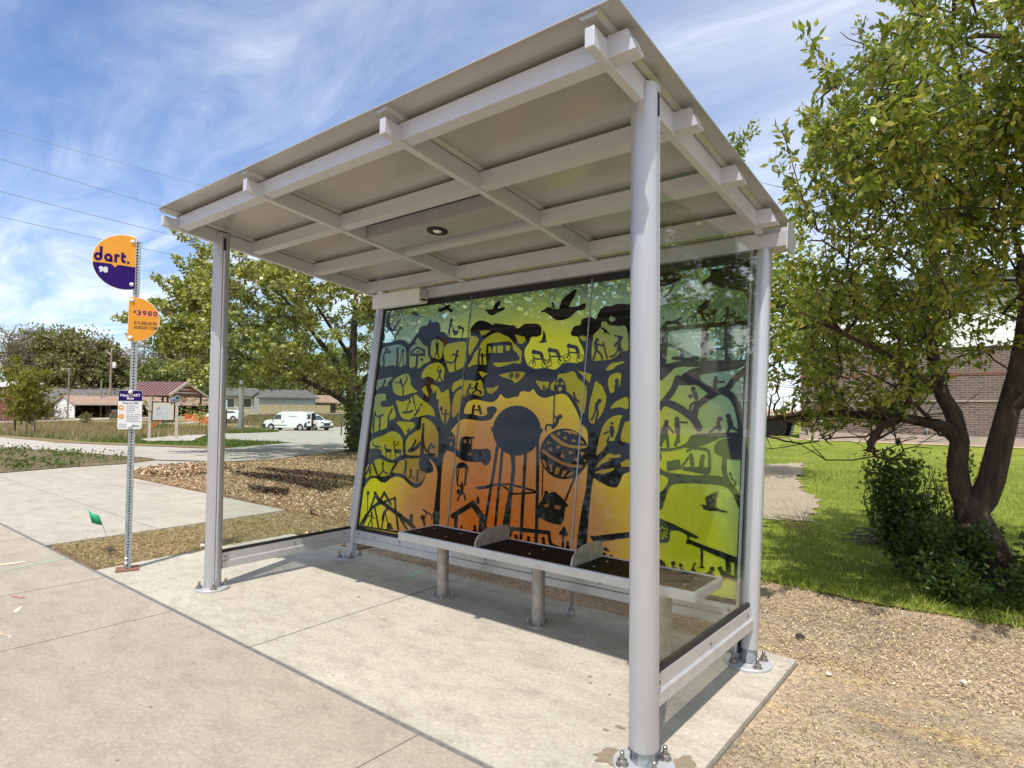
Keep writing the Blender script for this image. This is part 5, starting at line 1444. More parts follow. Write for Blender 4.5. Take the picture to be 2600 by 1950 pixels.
pur = low_ + [(-.0105, 2.574), (-.137, 2.580), (-.158, 2.555), (-.183, 2.582), (low_[0][0] + .0, 2.586)]
mb = MB(); mb.prism(pur, sp(0, 0, NF + .0007), SU, UZ, SN * .0006); mb.build('purple_field', M['sign_purple'], s1)
def logo(mb, o, u, v, s, d):
    """the four rounded letters and the arrow; s = x-height"""
    o = Vector(o); th = .34 * s
    def ring(cx_, cz_, r, a0, a1, n=22):
        for i in range(n):
            A = [a0 + (a1 - a0) * (i + j) / n for j in (0, 1)]
            q = [o + u * ((cx_ + rr_ * math.cos(a)) * 1) + v * (cz_ + rr_ * math.sin(a)) + d for a in A for rr_ in (r - th, r)]
            mb.add(q, [(0, 1, 3, 2)])
    def rect(x0, x1, z0, z1, sk=0): mb.add([o + u * x0 + v * z0 + d, o + u * x1 + v * z0 + d, o + u * (x1 + sk) + v * z1 + d, o + u * (x0 + sk) + v * z1 + d], [(0, 1, 2, 3)])
    r = s / 2; x = 0
    ring(r, r, r, 0, 2 * math.pi); rect(2 * r - th, 2 * r, r, 1.72 * s)                      # d
    x = 1.18 * s; ring(x + r, r, r, 0, 2 * math.pi); rect(x + 2 * r - th, x + 2 * r, 0, r)    # a
    x = 2.36 * s; rect(x, x + th, 0, s); rect(x + th, x + .62 * s, s - th, s)                 # r
    x = 3.15 * s; rect(x, x + th, .42 * s, 1.25 * s); rect(x + th, x + .60 * s, s - th, s)    # t
    ring(x + .42 * s, .42 * s, .42 * s, math.pi, 1.5 * math.pi); rect(x + .42 * s, x + .58 * s, 0, th)
    x = 3.90 * s; mb.add([o + u * x + v * (-.10 * s) + d, o + u * (x + .38 * s) + v * (.14 * s) + d, o + u * x + v * (.38 * s) + d], [(0, 1, 2)])
lg = MB(); logo(lg, sp(-.309, 2.597, NF), SU * .84, UZ, .0725, SN * .0012); lg.build('logo', M['sign_purple'], s1, fixn=False)
tx = MB(); lettering(tx, '98', sp(-.271, 2.507, NF + .0018), SU, UZ, .064, .047, .045); tx.build('route_number', M['sign_white'], s1, fixn=False)
dome(-.036, 2.791, NF + .001, s1); dome(-.034, 2.423, NF + .0015, s1)
D2 = arc_poly(-.012, 2.128, .193, -.052, False)
mb = MB(); mb.prism(D2, sp(0, 0, NF - .004), SU, UZ, SN * .004); s2 = mb.build('lower_sign', M['sign_white'], st)
mb = MB(); mb.prism(arc_poly(-.012, 2.128, .189, -.050, False), sp(0, 0, NF), SU, UZ, SN * .0006); mb.build('orange_field', M['sign_orange'], s2)
bx = MB(); q = [sp(u, z, NF + .0009) for u, z in ((.006, 2.157), (.172, 2.157), (.172, 2.213), (.006, 2.213))]; bx.add(q, [(0, 1, 2, 3)]); bx.build('number_labels', M['red_ink'], s2, fixn=False)
tx = MB(); lettering(tx, '#', sp(-.013, 2.184, NF + .0016), SU, UZ, .016, .020, .04)
for i, ch in enumerate('3980'): lettering(tx, ch, sp(.026 + .040 * i, 2.166, NF + .0016), SU, UZ, .030, .041, .022, 'C')
tx.build('stop_number', M['ink'], s2, fixn=False); tx = MB()
lettering(tx, '515-283-8100', sp(-.008, 2.086, NF + .0012), SU, UZ, .168, .027, .02); tx.build('lettering', M['ink'], s2, fixn=False); tx = MB(); lettering(tx, 'RIDEDART.COM', sp(-.008, 2.047, NF + .0012), SU, UZ, .170, .027, .02)
tx.build('lettering', M['ink'], s2, fixn=False)
dome(-.031, 2.290, NF + .001, s2); dome(-.030, 1.968, NF + .001, s2)
# timetable plate
def rrect(u0_, u1_, z0, z1, r):
    P = []
    for cu_, cz_, a0 in ((u1_ - r, z1 - r, 0), (u0_ + r, z1 - r, 90), (u0_ + r, z0 + r, 180), (u1_ - r, z0 + r, 270)):
        for k in range(5): th = R(a0 + 22.5 * k); P.append((cu_ + r * math.cos(th), cz_ + r * math.sin(th)))
    return P
mb = MB(); mb.prism(rrect(-.104, .071, 1.189, 1.518, .016), sp(0, 0, NF - .003), SU, UZ, SN * .003); s3 = mb.build('timetable_plate', M['sign_white'], st)
P3 = [p for p in rrect(-.102, .069, 1.191, 1.516, .015) if p[1] > 1.43]; P3 = P3 + [(-.102, 1.428), (.069, 1.428)]
mb = MB(); mb.prism(P3, sp(0, 0, NF), SU, UZ, SN * .0005); mb.build('purple_band', M['sign_purple'], s3)
tx = MB(); lettering(tx, 'Next DART', sp(-.0165, 1.467, NF + .001), SU, UZ, .146, .022, .03, 'C'); lettering(tx, 'Bus', sp(-.0165, 1.442, NF + .001), SU, UZ, .050, .020, .03, 'C'); tx.build('heading', M['sign_white'], s3, fixn=False)
tx = MB(); lettering(tx, 'Text or Call', sp(-.0165, 1.405, NF + .0008), SU, UZ, .112, .014, .03, 'C'); logo(tx, sp(.002, 1.208, NF), SU, UZ, .0125, SN * .0008); tx.build('print', M['ink'], s3, fixn=False)
tx = MB(); g_ = random.Random(4)
def words(z, n_, u0_, u1_, h, dk=False):
    u = u0_
    while u < u1_ - .006:
        wl = min(g_.uniform(.010, .024), u1_ - u); tx.add([sp(a, b, NF + .0008) for a, b in ((u, z), (u + wl, z), (u + wl, z + h), (u, z + h))], [(0, 1, 2, 3)]); u += wl + .0035
for z, u1_ in ((1.388, .016), (1.374, .040), (1.360, .018), (1.346, .028), (1.332, .010), (1.309, .066), (1.293, .052), (1.280, .058), (1.266, .036), (1.252, .060)): words(z, 0, -.041, u1_, .0055)
for z in (1.231, 1.223, 1.212, 1.204): words(z, 0, -.095, -.03, .003)
tx.build('small_print', M['sign_grey'], s3, fixn=False)
for z in (1.372, 1.297):
    mb = MB(); mb.lathe([(.021, 0), (.021, .0008), (.018, .001)], sp(-.080, z, NF), 22, SN); mb.build('round_icon', M['sign_orange'], s3)
    mb = MB(); q = [sp(-.080 + a, z + b, NF + .0016) for a, b in (((-.009, -.006), (.009, -.006), (.009, .007), (-.009, .007)) if z > 1.35 else ((-.008, .008), (-.004, .009), (.008, -.005), (.004, -.009)))]; mb.add(q, [(0, 1, 2, 3)]); mb.build('icon_mark', M['sign_white'], s3, fixn=False)
dome(-.0165, 1.503, NF + .001, s3); dome(-.0165, 1.212, NF + .001, s3)
# ------------------------------------------------------------------ trees
def grow(name, label, cat, base, limbs, clumps, leaf_n, leaf_r, leaf_s, leafm, bark, seed, twig=.006, power=.44, group=None, aspect=.5, droop=.3, sides=(7, 4), extra_twigs=0, flat=.8, min_attach=.25, wood=True, squash=.75, bare=None, spray=0):
    """limbs: poly-lines (first one is the trunk) with start radius; clumps: leafy spots each reached by its own branch"""
    g = np.random.default_rng(seed); t = root(name, label, cat, base, 0, group)
    pos, par, fixed_r = [], [], {}
    for pts, ra, rb in limbs:
        prev = -1
        if pos:
            dd = [np.linalg.norm(np.array(q) - np.array(pts[0])) for q in pos]; prev = int(np.argmin(dd))
        n = len(pts)
        for i, q in enumerate(pts):
            if i == 0 and prev >= 0 and np.linalg.norm(np.array(pos[prev]) - np.array(q)) < .02: continue
            pos.append(np.array(q, float)); par.append(prev); prev = len(pos) - 1; fixed_r[prev] = ra + (rb - ra) * i / max(1, n - 1)
    nmain = len(pos); leafy = np.asarray(clumps, float); clumps = leafy if bare is None else np.vstack([leafy, bare])
    cen = np.mean([pos[i] for i in range(nmain)], 0)
    order = np.argsort(np.min(np.linalg.norm(clumps[:, None, :] - np.array(pos)[None], axis=2), axis=1))
    zmin = base[2] + min_attach * (clumps[:, 2].max() - base[2])
    tips = []
    for ci in order:
        c = clumps[ci]; A = np.array(pos); dv = c - A; dist = np.linalg.norm(dv, axis=1)
        cost = dist + 1.2 * np.maximum(0, A[:, 2] - c[2] + .1) + np.where(A[:, 2] < zmin, 3.0, 0)
        k = int(np.argmin(cost)); p0 = A[k]; d = c - p0; L = np.linalg.norm(d)
        steps = max(2, min(5, int(L / (.35 * leaf_r + .12)))); prev = k; sag = g.normal(0, .10, 3) * L; sag[2] += .06 * L
        for s in range(1, steps + 1):
            f = s / steps; q = p0 + d * f + sag * 4 * f * (1 - f) + g.normal(0, .03 * L / steps, 3)
            pos.append(q); par.append(prev); prev = len(pos) - 1
        tips.append(prev)
    n = len(pos); cnt = np.zeros(n)
    for i in tips: cnt[i] += 1
    for i in range(n - 1, -1, -1):
        if par[i] >= 0: cnt[par[i]] += max(cnt[i], 0)
    rad = twig * np.maximum(cnt, 1) ** power
    for i, r in fixed_r.items(): rad[i] = r
    for i in range(nmain, n):
        if par[i] >= 0: rad[i] = min(rad[i], rad[par[i]] * .92)
    mb = MB()
    kids = {}
    for i in range(n): kids.setdefault(par[i], []).append(i)
    done = set()
    def chain(i):
        out = [i]
        while True:
            ks = [c for c in kids.get(out[-1], []) if c not in done]
            if not ks: break
            nx = max(ks, key=lambda c: (c in fixed_r, rad[c])); done.add(nx); out.append(nx)
        return out
    todo = [i for i in range(n) if par[i] < 0]
    for i in range(n):
        if par[i] < 0: done.add(i)
    stack = list(todo)
    allch = []
    for i in stack:
        allch.append((None, chain(i)))
    for i in range(n):
        if i not in done:
            done.add(i); allch.append((par[i], chain(i)))
    for p, ch in allch:
        pts = ([pos[p]] if p is not None else []) + [pos[i] for i in ch]; rs = ([min(rad[p], rad[ch[0]] * 1.25)] if p is not None else []) + [rad[i] for i in ch]
        if len(pts) < 2: continue
        rs[-1] *= .6 if ch[-1] >= nmain else 1
        mb.path(pts, rs, sides[0] if max(rs) > .04 else sides[1], True)
    for _ in range(extra_twigs):                                     # bare twigs
        c = clumps[g.integers(len(clumps))] + g.normal(0, leaf_r * .4, 3); d = g.normal(0, 1, 3); d[2] = abs(d[2]) * .5; d /= np.linalg.norm(d)
        L = leaf_r * g.uniform(.8, 1.8); mb.path([c, c + d * L * .5 + g.normal(0, .05 * L, 3), c + d * L], [twig * .8, twig * .6, twig * .25], 3, False)
    wood_later = (mb, t, bark)
    if wood and not spray: mb.build('trunk', bark, t, 50, 0, fixn=False)
    # leaves
    k = max(1, leaf_n // len(leafy)); C = np.repeat(leafy, k, 0); off = g.normal(0, 1, C.shape); off /= np.linalg.norm(off, axis=1)[:, None]
    off *= (leaf_r * g.uniform(0, 1, len(C)) ** .45)[:, None]; off[:, 2] *= squash
    if spray:
        m = len(leafy); dr = g.normal(0, 1, (m, 3)); dr[:, 2] = dr[:, 2] * .6 + .35; dr += (leafy - cen) / (np.linalg.norm(leafy - cen, axis=1)[:, None] + .1) * .9; dr /= np.linalg.norm(dr, axis=1)[:, None]
        uu_ = g.uniform(-.35, 1, (len(C), 1)); off = np.repeat(dr, k, 0) * uu_ * leaf_r * spray + off * .42 * (1.15 - .5 * np.abs(uu_))
    if spray:
        for q, d in zip(leafy, dr): mb.path([q - d * leaf_r * spray * .35, q + d * leaf_r * spray * .4, q + d * leaf_r * spray * .95], [twig * 1.0, twig * .8, twig * .4], 3, False)
        mb.build('trunk', bark, t, 50, 0, fixn=False)
    leaves_mesh('crown', C + off, leaf_s, leafm, t, seed + 1, aspect, droop, .4, False, off / leaf_r * .9)
    return t
def crown_pts(n, cx_, cy_, prof, seed, hollow=.35, jit=1.0):
    """random spots in a crown whose radius changes with height: prof = [(z, r), ...]"""
    g = np.random.default_rng(seed); zs = np.array([p[0] for p in prof]); rs = np.array([p[1] for p in prof]); out = []
    ph = g.uniform(0, 6.28, 6)
    while len(out) < n:
        z = g.uniform(zs[0], zs[-1]); Rm = np.interp(z, zs, rs)
        if g.uniform(0, rs.max() ** 2) > Rm ** 2: continue
        a = g.uniform(0, 2 * np.pi); lump = 1 + .16 * np.sin(3 * a + ph[0] + z) + .12 * np.sin(5 * a + ph[1] - 1.7 * z) + .10 * np.sin(2.3 * z + ph[2] + 2 * a)
        r = Rm * lump * math.sqrt(g.uniform(hollow ** 2, 1)); out.append((cx_ + r * math.cos(a), cy_ + r * math.sin(a), z))
    return np.array(out)

g = np.random.default_rng(77); bare = np.stack([g.uniform(2.75, 4.35, 150), g.uniform(3.5, 4.8, 150), g.uniform(1.05, 1.85, 150)], 1); bare = np.vstack([bare, np.stack([g.uniform(3.2, 5.2, 50), g.uniform(3.6, 4.9, 50), g.uniform(1.9, 3.2, 50)], 1), [(3.55, 4.2, 5.05), (3.95, 4.3, 5.0), (3.75, 4.2, 4.85), (3.85, 4.25, 4.75)]])
# right crab apple, two stems leaning out of one short trunk
limbs = [([(4.69, 4.20, -.05), (4.65, 4.20, .14), (4.59, 4.20, .30), (4.52, 4.20, .47), (4.50, 4.20, .60)], .165, .135),
         ([(4.50, 4.20, .60), (4.43, 4.20, .74), (4.41, 4.20, .95), (4.43, 4.22, 1.16), (4.39, 4.25, 1.39), (4.31, 4.30, 1.55), (4.25, 4.40, 1.81), (4.20, 4.50, 2.15), (4.15, 4.55, 2.7)], .092, .04),
         ([(4.50, 4.20, .60), (4.59, 4.20, .70), (4.64, 4.20, .85), (4.70, 4.20, 1.15), (4.76, 4.20, 1.44), (4.82, 4.25, 1.72), (4.87, 4.30, 2.05), (4.90, 4.35, 2.41), (4.95, 4.4, 3.0), (4.9, 4.4, 3.8), (4.95, 4.45, 4.6)], .112, .035),
         ([(4.41, 4.22, 1.18), (4.34, 4.15, 1.27), (4.27, 4.10, 1.30), (4.14, 4.05, 1.33), (4.01, 4.00, 1.36), (3.89, 3.95, 1.27), (3.83, 3.90, 1.14), (3.80, 3.88, 1.06)], .062, .020),
         ([(4.14, 4.05, 1.33), (3.90, 4.10, 1.36), (3.52, 4.20, 1.38), (3.15, 4.30, 1.37), (2.83, 4.35, 1.31), (2.60, 4.40, 1.24)], .05, .018),
         ([(4.31, 4.30, 1.55), (4.18, 4.10, 1.70), (3.94, 3.90, 1.90), (3.65, 3.80, 2.08), (3.3, 3.7, 2.3)], .035, .012),
         ([(4.76, 4.20, 1.44), (5.1, 4.0, 1.7), (5.6, 3.8, 2.1), (6.1, 3.7, 2.6)], .06, .02),
         ([(4.27, 4.10, 1.30), (4.15, 4.0, 1.45), (4.0, 3.85, 1.62), (3.8, 3.8, 1.75)], .02, .008),
         ([(3.89, 3.95, 1.27), (3.78, 3.9, 1.18), (3.62, 3.88, 1.17), (3.45, 3.86, 1.15)], .014, .006),
         ([(3.83, 3.90, 1.14), (3.86, 3.8, 1.02), (3.70, 3.75, .98)], .014, .006)]
cl = np.vstack([crown_pts(330, 4.95, 4.35, [(1.85, 1.5), (2.3, 2.0), (2.9, 2.15), (3.7, 1.95), (4.5, 1.5), (5.3, 1.15), (6.4, .5)], 21, .3),
                crown_pts(46, 3.7, 4.2, [(1.5, .8), (2.0, .95), (2.8, .8)], 22, .1),
                crown_pts(16, 3.5, 4.2, [(1.25, .6), (1.6, .7)], 23, .1), crown_pts(70, 4.35, 2.95, [(2.2, .7), (2.9, 1.05), (3.7, .9)], 24, .1), crown_pts(40, 5.3, 2.9, [(2.4, .7), (3.2, 1.0), (3.9, .8)], 25, .1), crown_pts(50, 3.95, 2.55, [(2.75, .6), (3.2, .8), (3.6, .6)], 27, .1), crown_pts(46, 3.75, 4.5, [(1.75, .7), (2.2, 1.0), (2.7, .9)], 29, .1), crown_pts(45, 4.45, 1.95, [(4.3, .8), (4.8, 1.15), (5.4, .8)], 28, .1), crown_pts(60, 5.45, 2.4, [(2.5, .9), (3.2, 1.3), (4.2, .9)], 26, .1)])  # clumps towards the street, partly out of frame, added to shade the lawn
q = cl - np.array([CAMX, CAMY, CAMZ]); lat = (q @ np.array(rr)) / (q @ np.array(w_)); cl = cl[lat > np.where(cl[:, 2] < 0, 9, 0) + np.where(cl[:, 2] > 3.2, .475 + .05 * (cl[:, 2] - 3.2), .462)]
grow('crab_apple_tree', 'large crab apple with two dark stems and olive leaves at the right edge', 'tree', (4.69, 4.20, -.03), limbs, cl, 62000, .21, .064, M['leaf_r'], M['bark'], 31, .0046, .46, None, .44, .55, (9, 4), 420, .8, .15, True, .75, bare, 1.9)
mb = MB(); mb.lathe([(.075, 0), (.06, .012), (.02, .016)], (4.47, 4.045, .42), 14, (-.35, -.9, .1)); o = mb.build('pruning_scar', basic('pruned_wood', (.24, .15, .11), (.15, .09, .065), 20, .8), bpy.data.objects['crab_apple_tree'], 40)
# undergrowth below it
def shrub(label, x, y, hgt, rx, n, seed, leafm, ls=.05, cat='shrub', name='shrub', shoots=9):
    g = np.random.default_rng(seed); t = root(name, label, cat, (x, y, 0)); mb = MB(); P = []
    for i in range(shoots):
        a = g.uniform(0, 6.28); q = g.uniform(.1, 1) * rx; h = hgt * g.uniform(.55, 1.0); tip = np.array([x + q * math.cos(a), y + q * math.sin(a), h]); b0 = np.array([x + .25 * q * math.cos(a), y + .25 * q * math.sin(a), -.03])
        mid = (b0 + tip) / 2 + np.array([g.normal(0, .05), g.normal(0, .05), .08 * h]); mb.path([b0, mid, tip], [.009, .006, .002], 4, False)
        for s in np.linspace(.25, 1, 8):
            c = (b0 * (1 - s) ** 2 + 2 * mid * s * (1 - s) + tip * s * s); P.append(c + g.normal(0, .055, (max(1, n // (shoots * 8)), 3)))
    mb.build('stems', M['bark'], t, 0, 0, fixn=False)
    P = np.vstack(P); P[:, 2] = np.maximum(P[:, 2], .02); leaves_mesh('leaves', P, ls, leafm, t, seed, .55, -.1); return t
shrub('tall dark bushy shoot left of the crab apple trunk', 4.0, 4.3, 1.0, .28, 3400, 41, M['leaf_s'], .055)
shrub('dense low dark shrub at the foot of the crab apple trunk', 4.28, 3.85, .50, .40, 6500, 42, M['leaf_s'], .05, shoots=18)  # dense dark leaves also stand in for deep shade at the trunk foot
shrub('low bright-tipped sprouts in front of the crab apple trunk', 4.42, 3.48, .30, .42, 1500, 43, M['leaf_s'], .045, shoots=14)
shrub('dark leafy sprouts right of the crab apple trunk', 4.95, 3.95, .62, .40, 4200, 44, M['leaf_s'], .055)
shrub('grassy weeds at the right edge under the crab apple', 5.0, 3.55, .30, .35, 900, 45, M['weedleaf'], .05, 'weeds', 'weed_clump')
shrub('thin pale sapling on the lawn beside the brush pile', 3.48, 6.30, .95, .30, 260, 46, M['leaf_gold'], .05, 'sapling', 'sapling', 7)
shrub('second thin sapling standing behind the brush pile', 3.85, 6.9, 1.0, .35, 300, 47, M['leaf_gold'], .05, 'sapling', 'sapling', 7)
shrub('spindly sunlit shoots between the saplings and the trunk', 4.25, 5.6, 1.0, .35, 420, 48, M['leaf_gold'], .05, 'sapling', 'sapling', 8)
bp_ = root('brush_pile', 'small pile of cut logs and dry branches on the lawn', 'brush pile', (3.72, 5.35, 0)); mb = MB(); g_ = random.Random(9)
for i in range(34):
    c = Vector((3.70 + g_.gauss(0, .13), 5.32 + g_.gauss(0, .15), .03 + g_.random() * .10)); d = Vector((g_.gauss(0, 1), g_.gauss(0, 1), g_.gauss(0, .25))).normalized() * g_.uniform(.08, .30); mb.path([c - d, c + Vector((0, 0, .02)), c + d], [.006, .008, .004], 5)
mb.build('branches', M['bark_grey'], bp_, 0, 0, fixn=False)
mb = MB(); mb.path([(3.66, 5.28, .04), (3.86, 5.62, .19)], [.06, .05], 9); mb.path([(3.80, 5.20, .05), (3.95, 5.38, .08)], [.05, .045], 8); mb.build('logs', M['bark'], bp_, 40, 0)
mb = MB(); g_ = random.Random(19)
for i in range(26):
    b0 = Vector((2.95 + g_.gauss(0, .10), 5.25 + g_.gauss(0, .1), 0)); tip = b0 + Vector((g_.gauss(-.05, .25), g_.gauss(0, .2), g_.uniform(.2, .42))); mb.path([b0, (b0 + tip) / 2 + Vector((0, 0, .05)), tip], [.003, .0025, .001], 3, False)
o = mb.build('dry_twigs', M['straw'], None, 0, 0, fixn=False); tag(o, 'spray of pale dry twigs standing in the lawn left of the brush pile', 'twigs')

# left maple
maple_limbs = [([(-11.0, 9.6, -.10), (-10.97, 9.58, .6), (-11.0, 9.55, 1.3), (-11.1, 9.5, 1.9), (-11.15, 9.5, 2.8), (-11.1, 9.5, 3.8), (-11, 9.5, 5.2)], .24, .07),
               ([(-11.0, 9.55, 1.3), (-11.5, 9.0, 1.75), (-12.1, 8.4, 2.15), (-12.9, 7.6, 2.5), (-13.4, 7, 2.9)], .10, .03),
               ([(-11.1, 9.5, 1.9), (-11.4, 9.0, 2.8), (-11.8, 8.3, 3.8), (-12.2, 7.5, 4.8)], .11, .03),
               ([(-11.1, 9.5, 1.9), (-10.3, 10.2, 2.8), (-9.4, 11.0, 3.8), (-8.7, 11.6, 4.8)], .11, .03),
               ([(-11.15, 9.5, 2.8), (-10.9, 8.6, 3.6), (-10.6, 7.5, 4.6)], .08, .025)]
cl = np.vstack([crown_pts(480, -10.9, 9.5, [(2.0, 4.0), (2.6, 5.0), (3.6, 5.2), (4.8, 4.6), (6.0, 3.4), (7.2, 2.0), (8.0, .6)], 51, .35),
                crown_pts(40, -13.6, 5.6, [(2.9, .8), (3.7, 1.2), (4.6, .9)], 52, 0), crown_pts(22, -13.2, 6.0, [(4.6, .8), (5.4, .7), (6.3, .4)], 53, 0)])
grow('maple_tree', 'broad maple with bright yellow-green leaves behind the left side of the shelter', 'tree', (-11.0, 9.6, -.06), maple_limbs, cl[~((cl[:, 2] < 2.7) & (((cl - np.array([CAMX, CAMY, CAMZ])) @ np.array(rr)) / ((cl - np.array([CAMX, CAMY, CAMZ])) @ np.array(w_)) < -.535))], 90000, .46, .10, M['leaf_l'], M['bark'], 54, .008, .45, None, .8, .25, (9, 4), 150, .8, .12, True, .75, None, 1.5)
g = np.random.default_rng(3); a = g.uniform(0, 6.28, 900); z = g.uniform(0, 1.9, 900)
P = np.stack([-11.0 + .27 * np.cos(a), 9.57 + .27 * np.sin(a), z - .05], 1) + g.normal(0, .04, (900, 3))
o = leaves_mesh('ivy', P, .10, M['leaf_s'], None, 55, .9, .4); tag(o, 'dark ivy climbing the trunk of the left maple', 'ivy')
# trees seen through the clear top of the back wall
def simple_tree(name, label, x, y, h, r, zlow, n, leaf_n, ls, leafm, seed, bark=None, lr=None, trunk_r=None, group=None, hollow=.45, aspect=.7, top=1.0, tw=None):
    b = tz(x, y) - .05; g = random.Random(seed)
    tr = trunk_r or h * .022
    lm = [([(x, y, b), (x + g.uniform(-.02, .02) * h, y + g.uniform(-.02, .02) * h, b + h * .3), (x + g.uniform(-.03, .03) * h, y, b + h * .6), (x, y, b + h * .85)], tr, tr * .25)]
    prof = [(b + zlow * h, r * .62), (b + (zlow + (1 - zlow) * .3) * h, r), (b + (zlow + (1 - zlow) * .62) * h, r * .88), (b + (zlow + (1 - zlow) * .86) * h, r * .52 * top), (b + h * .985, r * .15)]
    return grow(name, label, 'tree', (x, y, b), lm, crown_pts(n, x, y, prof, seed, hollow), leaf_n, lr or r * .24, ls, leafm, bark or M['bark_grey'], seed + 1, tw or tr * .10, .45, group, aspect, .1, (6, 3), 0, .8, zlow * .8)
simple_tree('maple_tree', 'green maple partly seen through the clear top of the mural wall', -2.6, 9.2, 7.2, 2.9, .24, 170, 22000, .11, M['leaf_l'], 61)
mt_ = simple_tree('maple_tree', 'maple standing behind the right part of the mural wall', -.3, 10.6, 6.3, 2.2, .26, 130, 14000, .11, M['leaf_r'], 63)
mb = MB(); pth = [(.2, 10.5, 5.6), (.42, 10.4, 6.3), (.50, 10.4, 6.75), (.42, 10.4, 7.15)]; mb.path(pth, [.03, .02, .012, .005], 5); mb.path([(.50, 10.4, 6.75), (.68, 10.4, 7.0), (.80, 10.4, 7.2)], [.012, .008, .004], 4); mb.build('shoot', M['bark'], mt_, 0, 0, fixn=False)
g = np.random.default_rng(91); ln_ = np.array([np.array(a) * (1 - t) + np.array(b) * t for a, b in ((pth[1], pth[2]), (pth[2], pth[3]), (pth[2], (.80, 10.4, 7.2))) for t in g.uniform(0, 1, 90)]); leaves_mesh('shoot_leaves', ln_ + g.normal(0, .06, ln_.shape), .11, M['leaf_r'], mt_, 92, .45, .4)

# helper: a spot at a given distance in the direction of a far landmark
def far(px, py, dist):
    d = w_ + rr * ((px - 1300) / 1562.2) + uu * ((975 - py) / 1562.2); k = dist / math.hypot(d.x, d.y); return Vector((CAMX, CAMY, CAMZ)) + d * k
def spot(px, dist): p = far(px, 1020, dist); return p.x, p.y
# far treeline, each tree on its own ground
FT = [(18, 812, 52, 185, 'g', 'bare greyish tree at the far left behind the white and brick house', 0, .35),
      (62, 828, 36, 180, 'g', 'grey budding tree with arching limbs right of the far-left one', 0, .3),
      (108, 822, 48, 190, 'n', 'fresh green tree between the grey trees and the big olive oak', 0, .2),
      (150, 826, 40, 176, 'f', 'olive tree just left of the big spreading oak', 0, .2),
      (212, 828, 62, 170, 'f', 'big spreading olive oak behind the carport and the transformer pole', 0, .14),
      (262, 862, 38, 172, 'f', 'olive tree right of the spreading oak, behind the sign post', 0, .16),
      (318, 876, 34, 200, 'g', 'thin bare tree showing sky just right of the sign post', 0, .3),
      (362, 852, 34, 195, 'g', 'tall bare tree between the sign post and the pavilion', 0, .25),
      (405, 912, 44, 150, 'n', 'dark green tree right behind the red roofed pavilion', 0, .1),
      (448, 806, 46, 178, 'f', 'tall willowy olive tree behind the left shelter post', 0, .2),
      (508, 850, 44, 165, 'f', 'olive tree right of the left shelter post', 0, .12),
      (575, 880, 48, 160, 'n', 'green tree behind the grey lamp pole', 0, .12),
      (645, 900, 46, 158, 'f', 'olive tree left of the grey roofed house', 0, .12),
      (722, 880, 50, 165, 'n', 'green tree behind the grey roofed house', 0, .12),
      (800, 890, 46, 160, 'f', 'olive tree behind the wooden fence', 0, .12),
      (868, 880, 46, 165, 'n', 'green tree at the right end of the wooden fence', 0, .12)]
for i, (px, py, hw_, dist, kind, lab, _, zl) in enumerate(FT):
    x, y = spot(px, dist); ztop = far(px, py, dist).z; h = ztop - tz(x, y); r = hw_ / 1562.2 * dist * 1.3
    lm_ = {'g': M['leaf_grey'], 'n': M['leaf_fargreen'], 'f': M['leaf_far']}[kind]
    bare = kind == 'g'
    simple_tree('far_tree', lab, x, y, h, r, zl, 190 if not bare else 240, 8000 if not bare else 5200, .62 if not bare else .30, lm_, 100 + i * 3, None, r * (.22 if not bare else .2), h * .02, 'trees along the far edge of the field', .3, .75, 1.25, h * (.0022 if not bare else .0030))
# low brush that closes the view under the far crowns
g = np.random.default_rng(8); P = []
for i in range(900):
    px = g.uniform(-20, 950); dist = g.uniform(138, 200); x, y = spot(px, dist); P.append((x, y, tz(x, y) + abs(g.normal(0, 1.6))))
P = np.repeat(np.array(P), 16, 0); P = P + g.normal(0, 1.1, P.shape); P[:, 2] = np.maximum(P[:, 2], -1.6)
o = leaves_mesh('far_undergrowth', P, .8, M['leaf_far'], None, 9, .8, 0); tag(o, 'dark undergrowth below the far trees', 'undergrowth', None, 'stuff')
# young staked trees by the trail
for i, (x, y, h, r, lab) in enumerate([(-52.8, 10.2, 6.2, 1.15, 'young golden green tree with crossed stakes, leftmost of the planted three'), (-46.3, 9.4, 4.6, .6, 'thin young tree tied to a pale stake between the other two planted trees'), (-48.7, 10.4, 5.3, 1.05, 'young golden green tree with leaning stakes, rightmost of the planted three')]):
    t = simple_tree('young_tree', lab, x, y, h, r, .24, 60, 1900, .20, M['leaf_gold'], 171 + i * 5, M['bark'], r * .34, .05, 'young staked trees beside the trail', .2)
    for k, (dx, dy, l) in enumerate(((-.35, .1, .25), (.35, -.1, -.22)) if i != 1 else ((.12, 0, 0),)):
        mb = MB(); mb.tube((x + dx, y + dy, tz(x, y) - .1), (x + dx + l, y + dy, tz(x, y) + 1.5), .04, None, 6); mb.build('stake', M['wood'], t)
x, y = -57.9, 10.9; mb = MB(); mb.tube((x, y, tz(x, y) - .1), (x - .35, y - .3, tz(x, y) + 1.55), .05, None, 6); mb.box(x - .75, x + .1, y - .36, y - .24, tz(x, y) + 1.5, tz(x, y) + 1.58); tag(mb.build('sapling_stake', M['wood']), 'leaning empty stake with a crossbar at the left edge of the field', 'stake')
x, y = -44.5, 10.3; mb = MB(); mb.tube((x, y, tz(x, y) - .1), (x + .2, y + .25, tz(x, y) + .95), .035, None, 6); tag(mb.build('sapling_stake', M['wood']), 'short dark stake leaning alone right of the planted trees', 'stake')
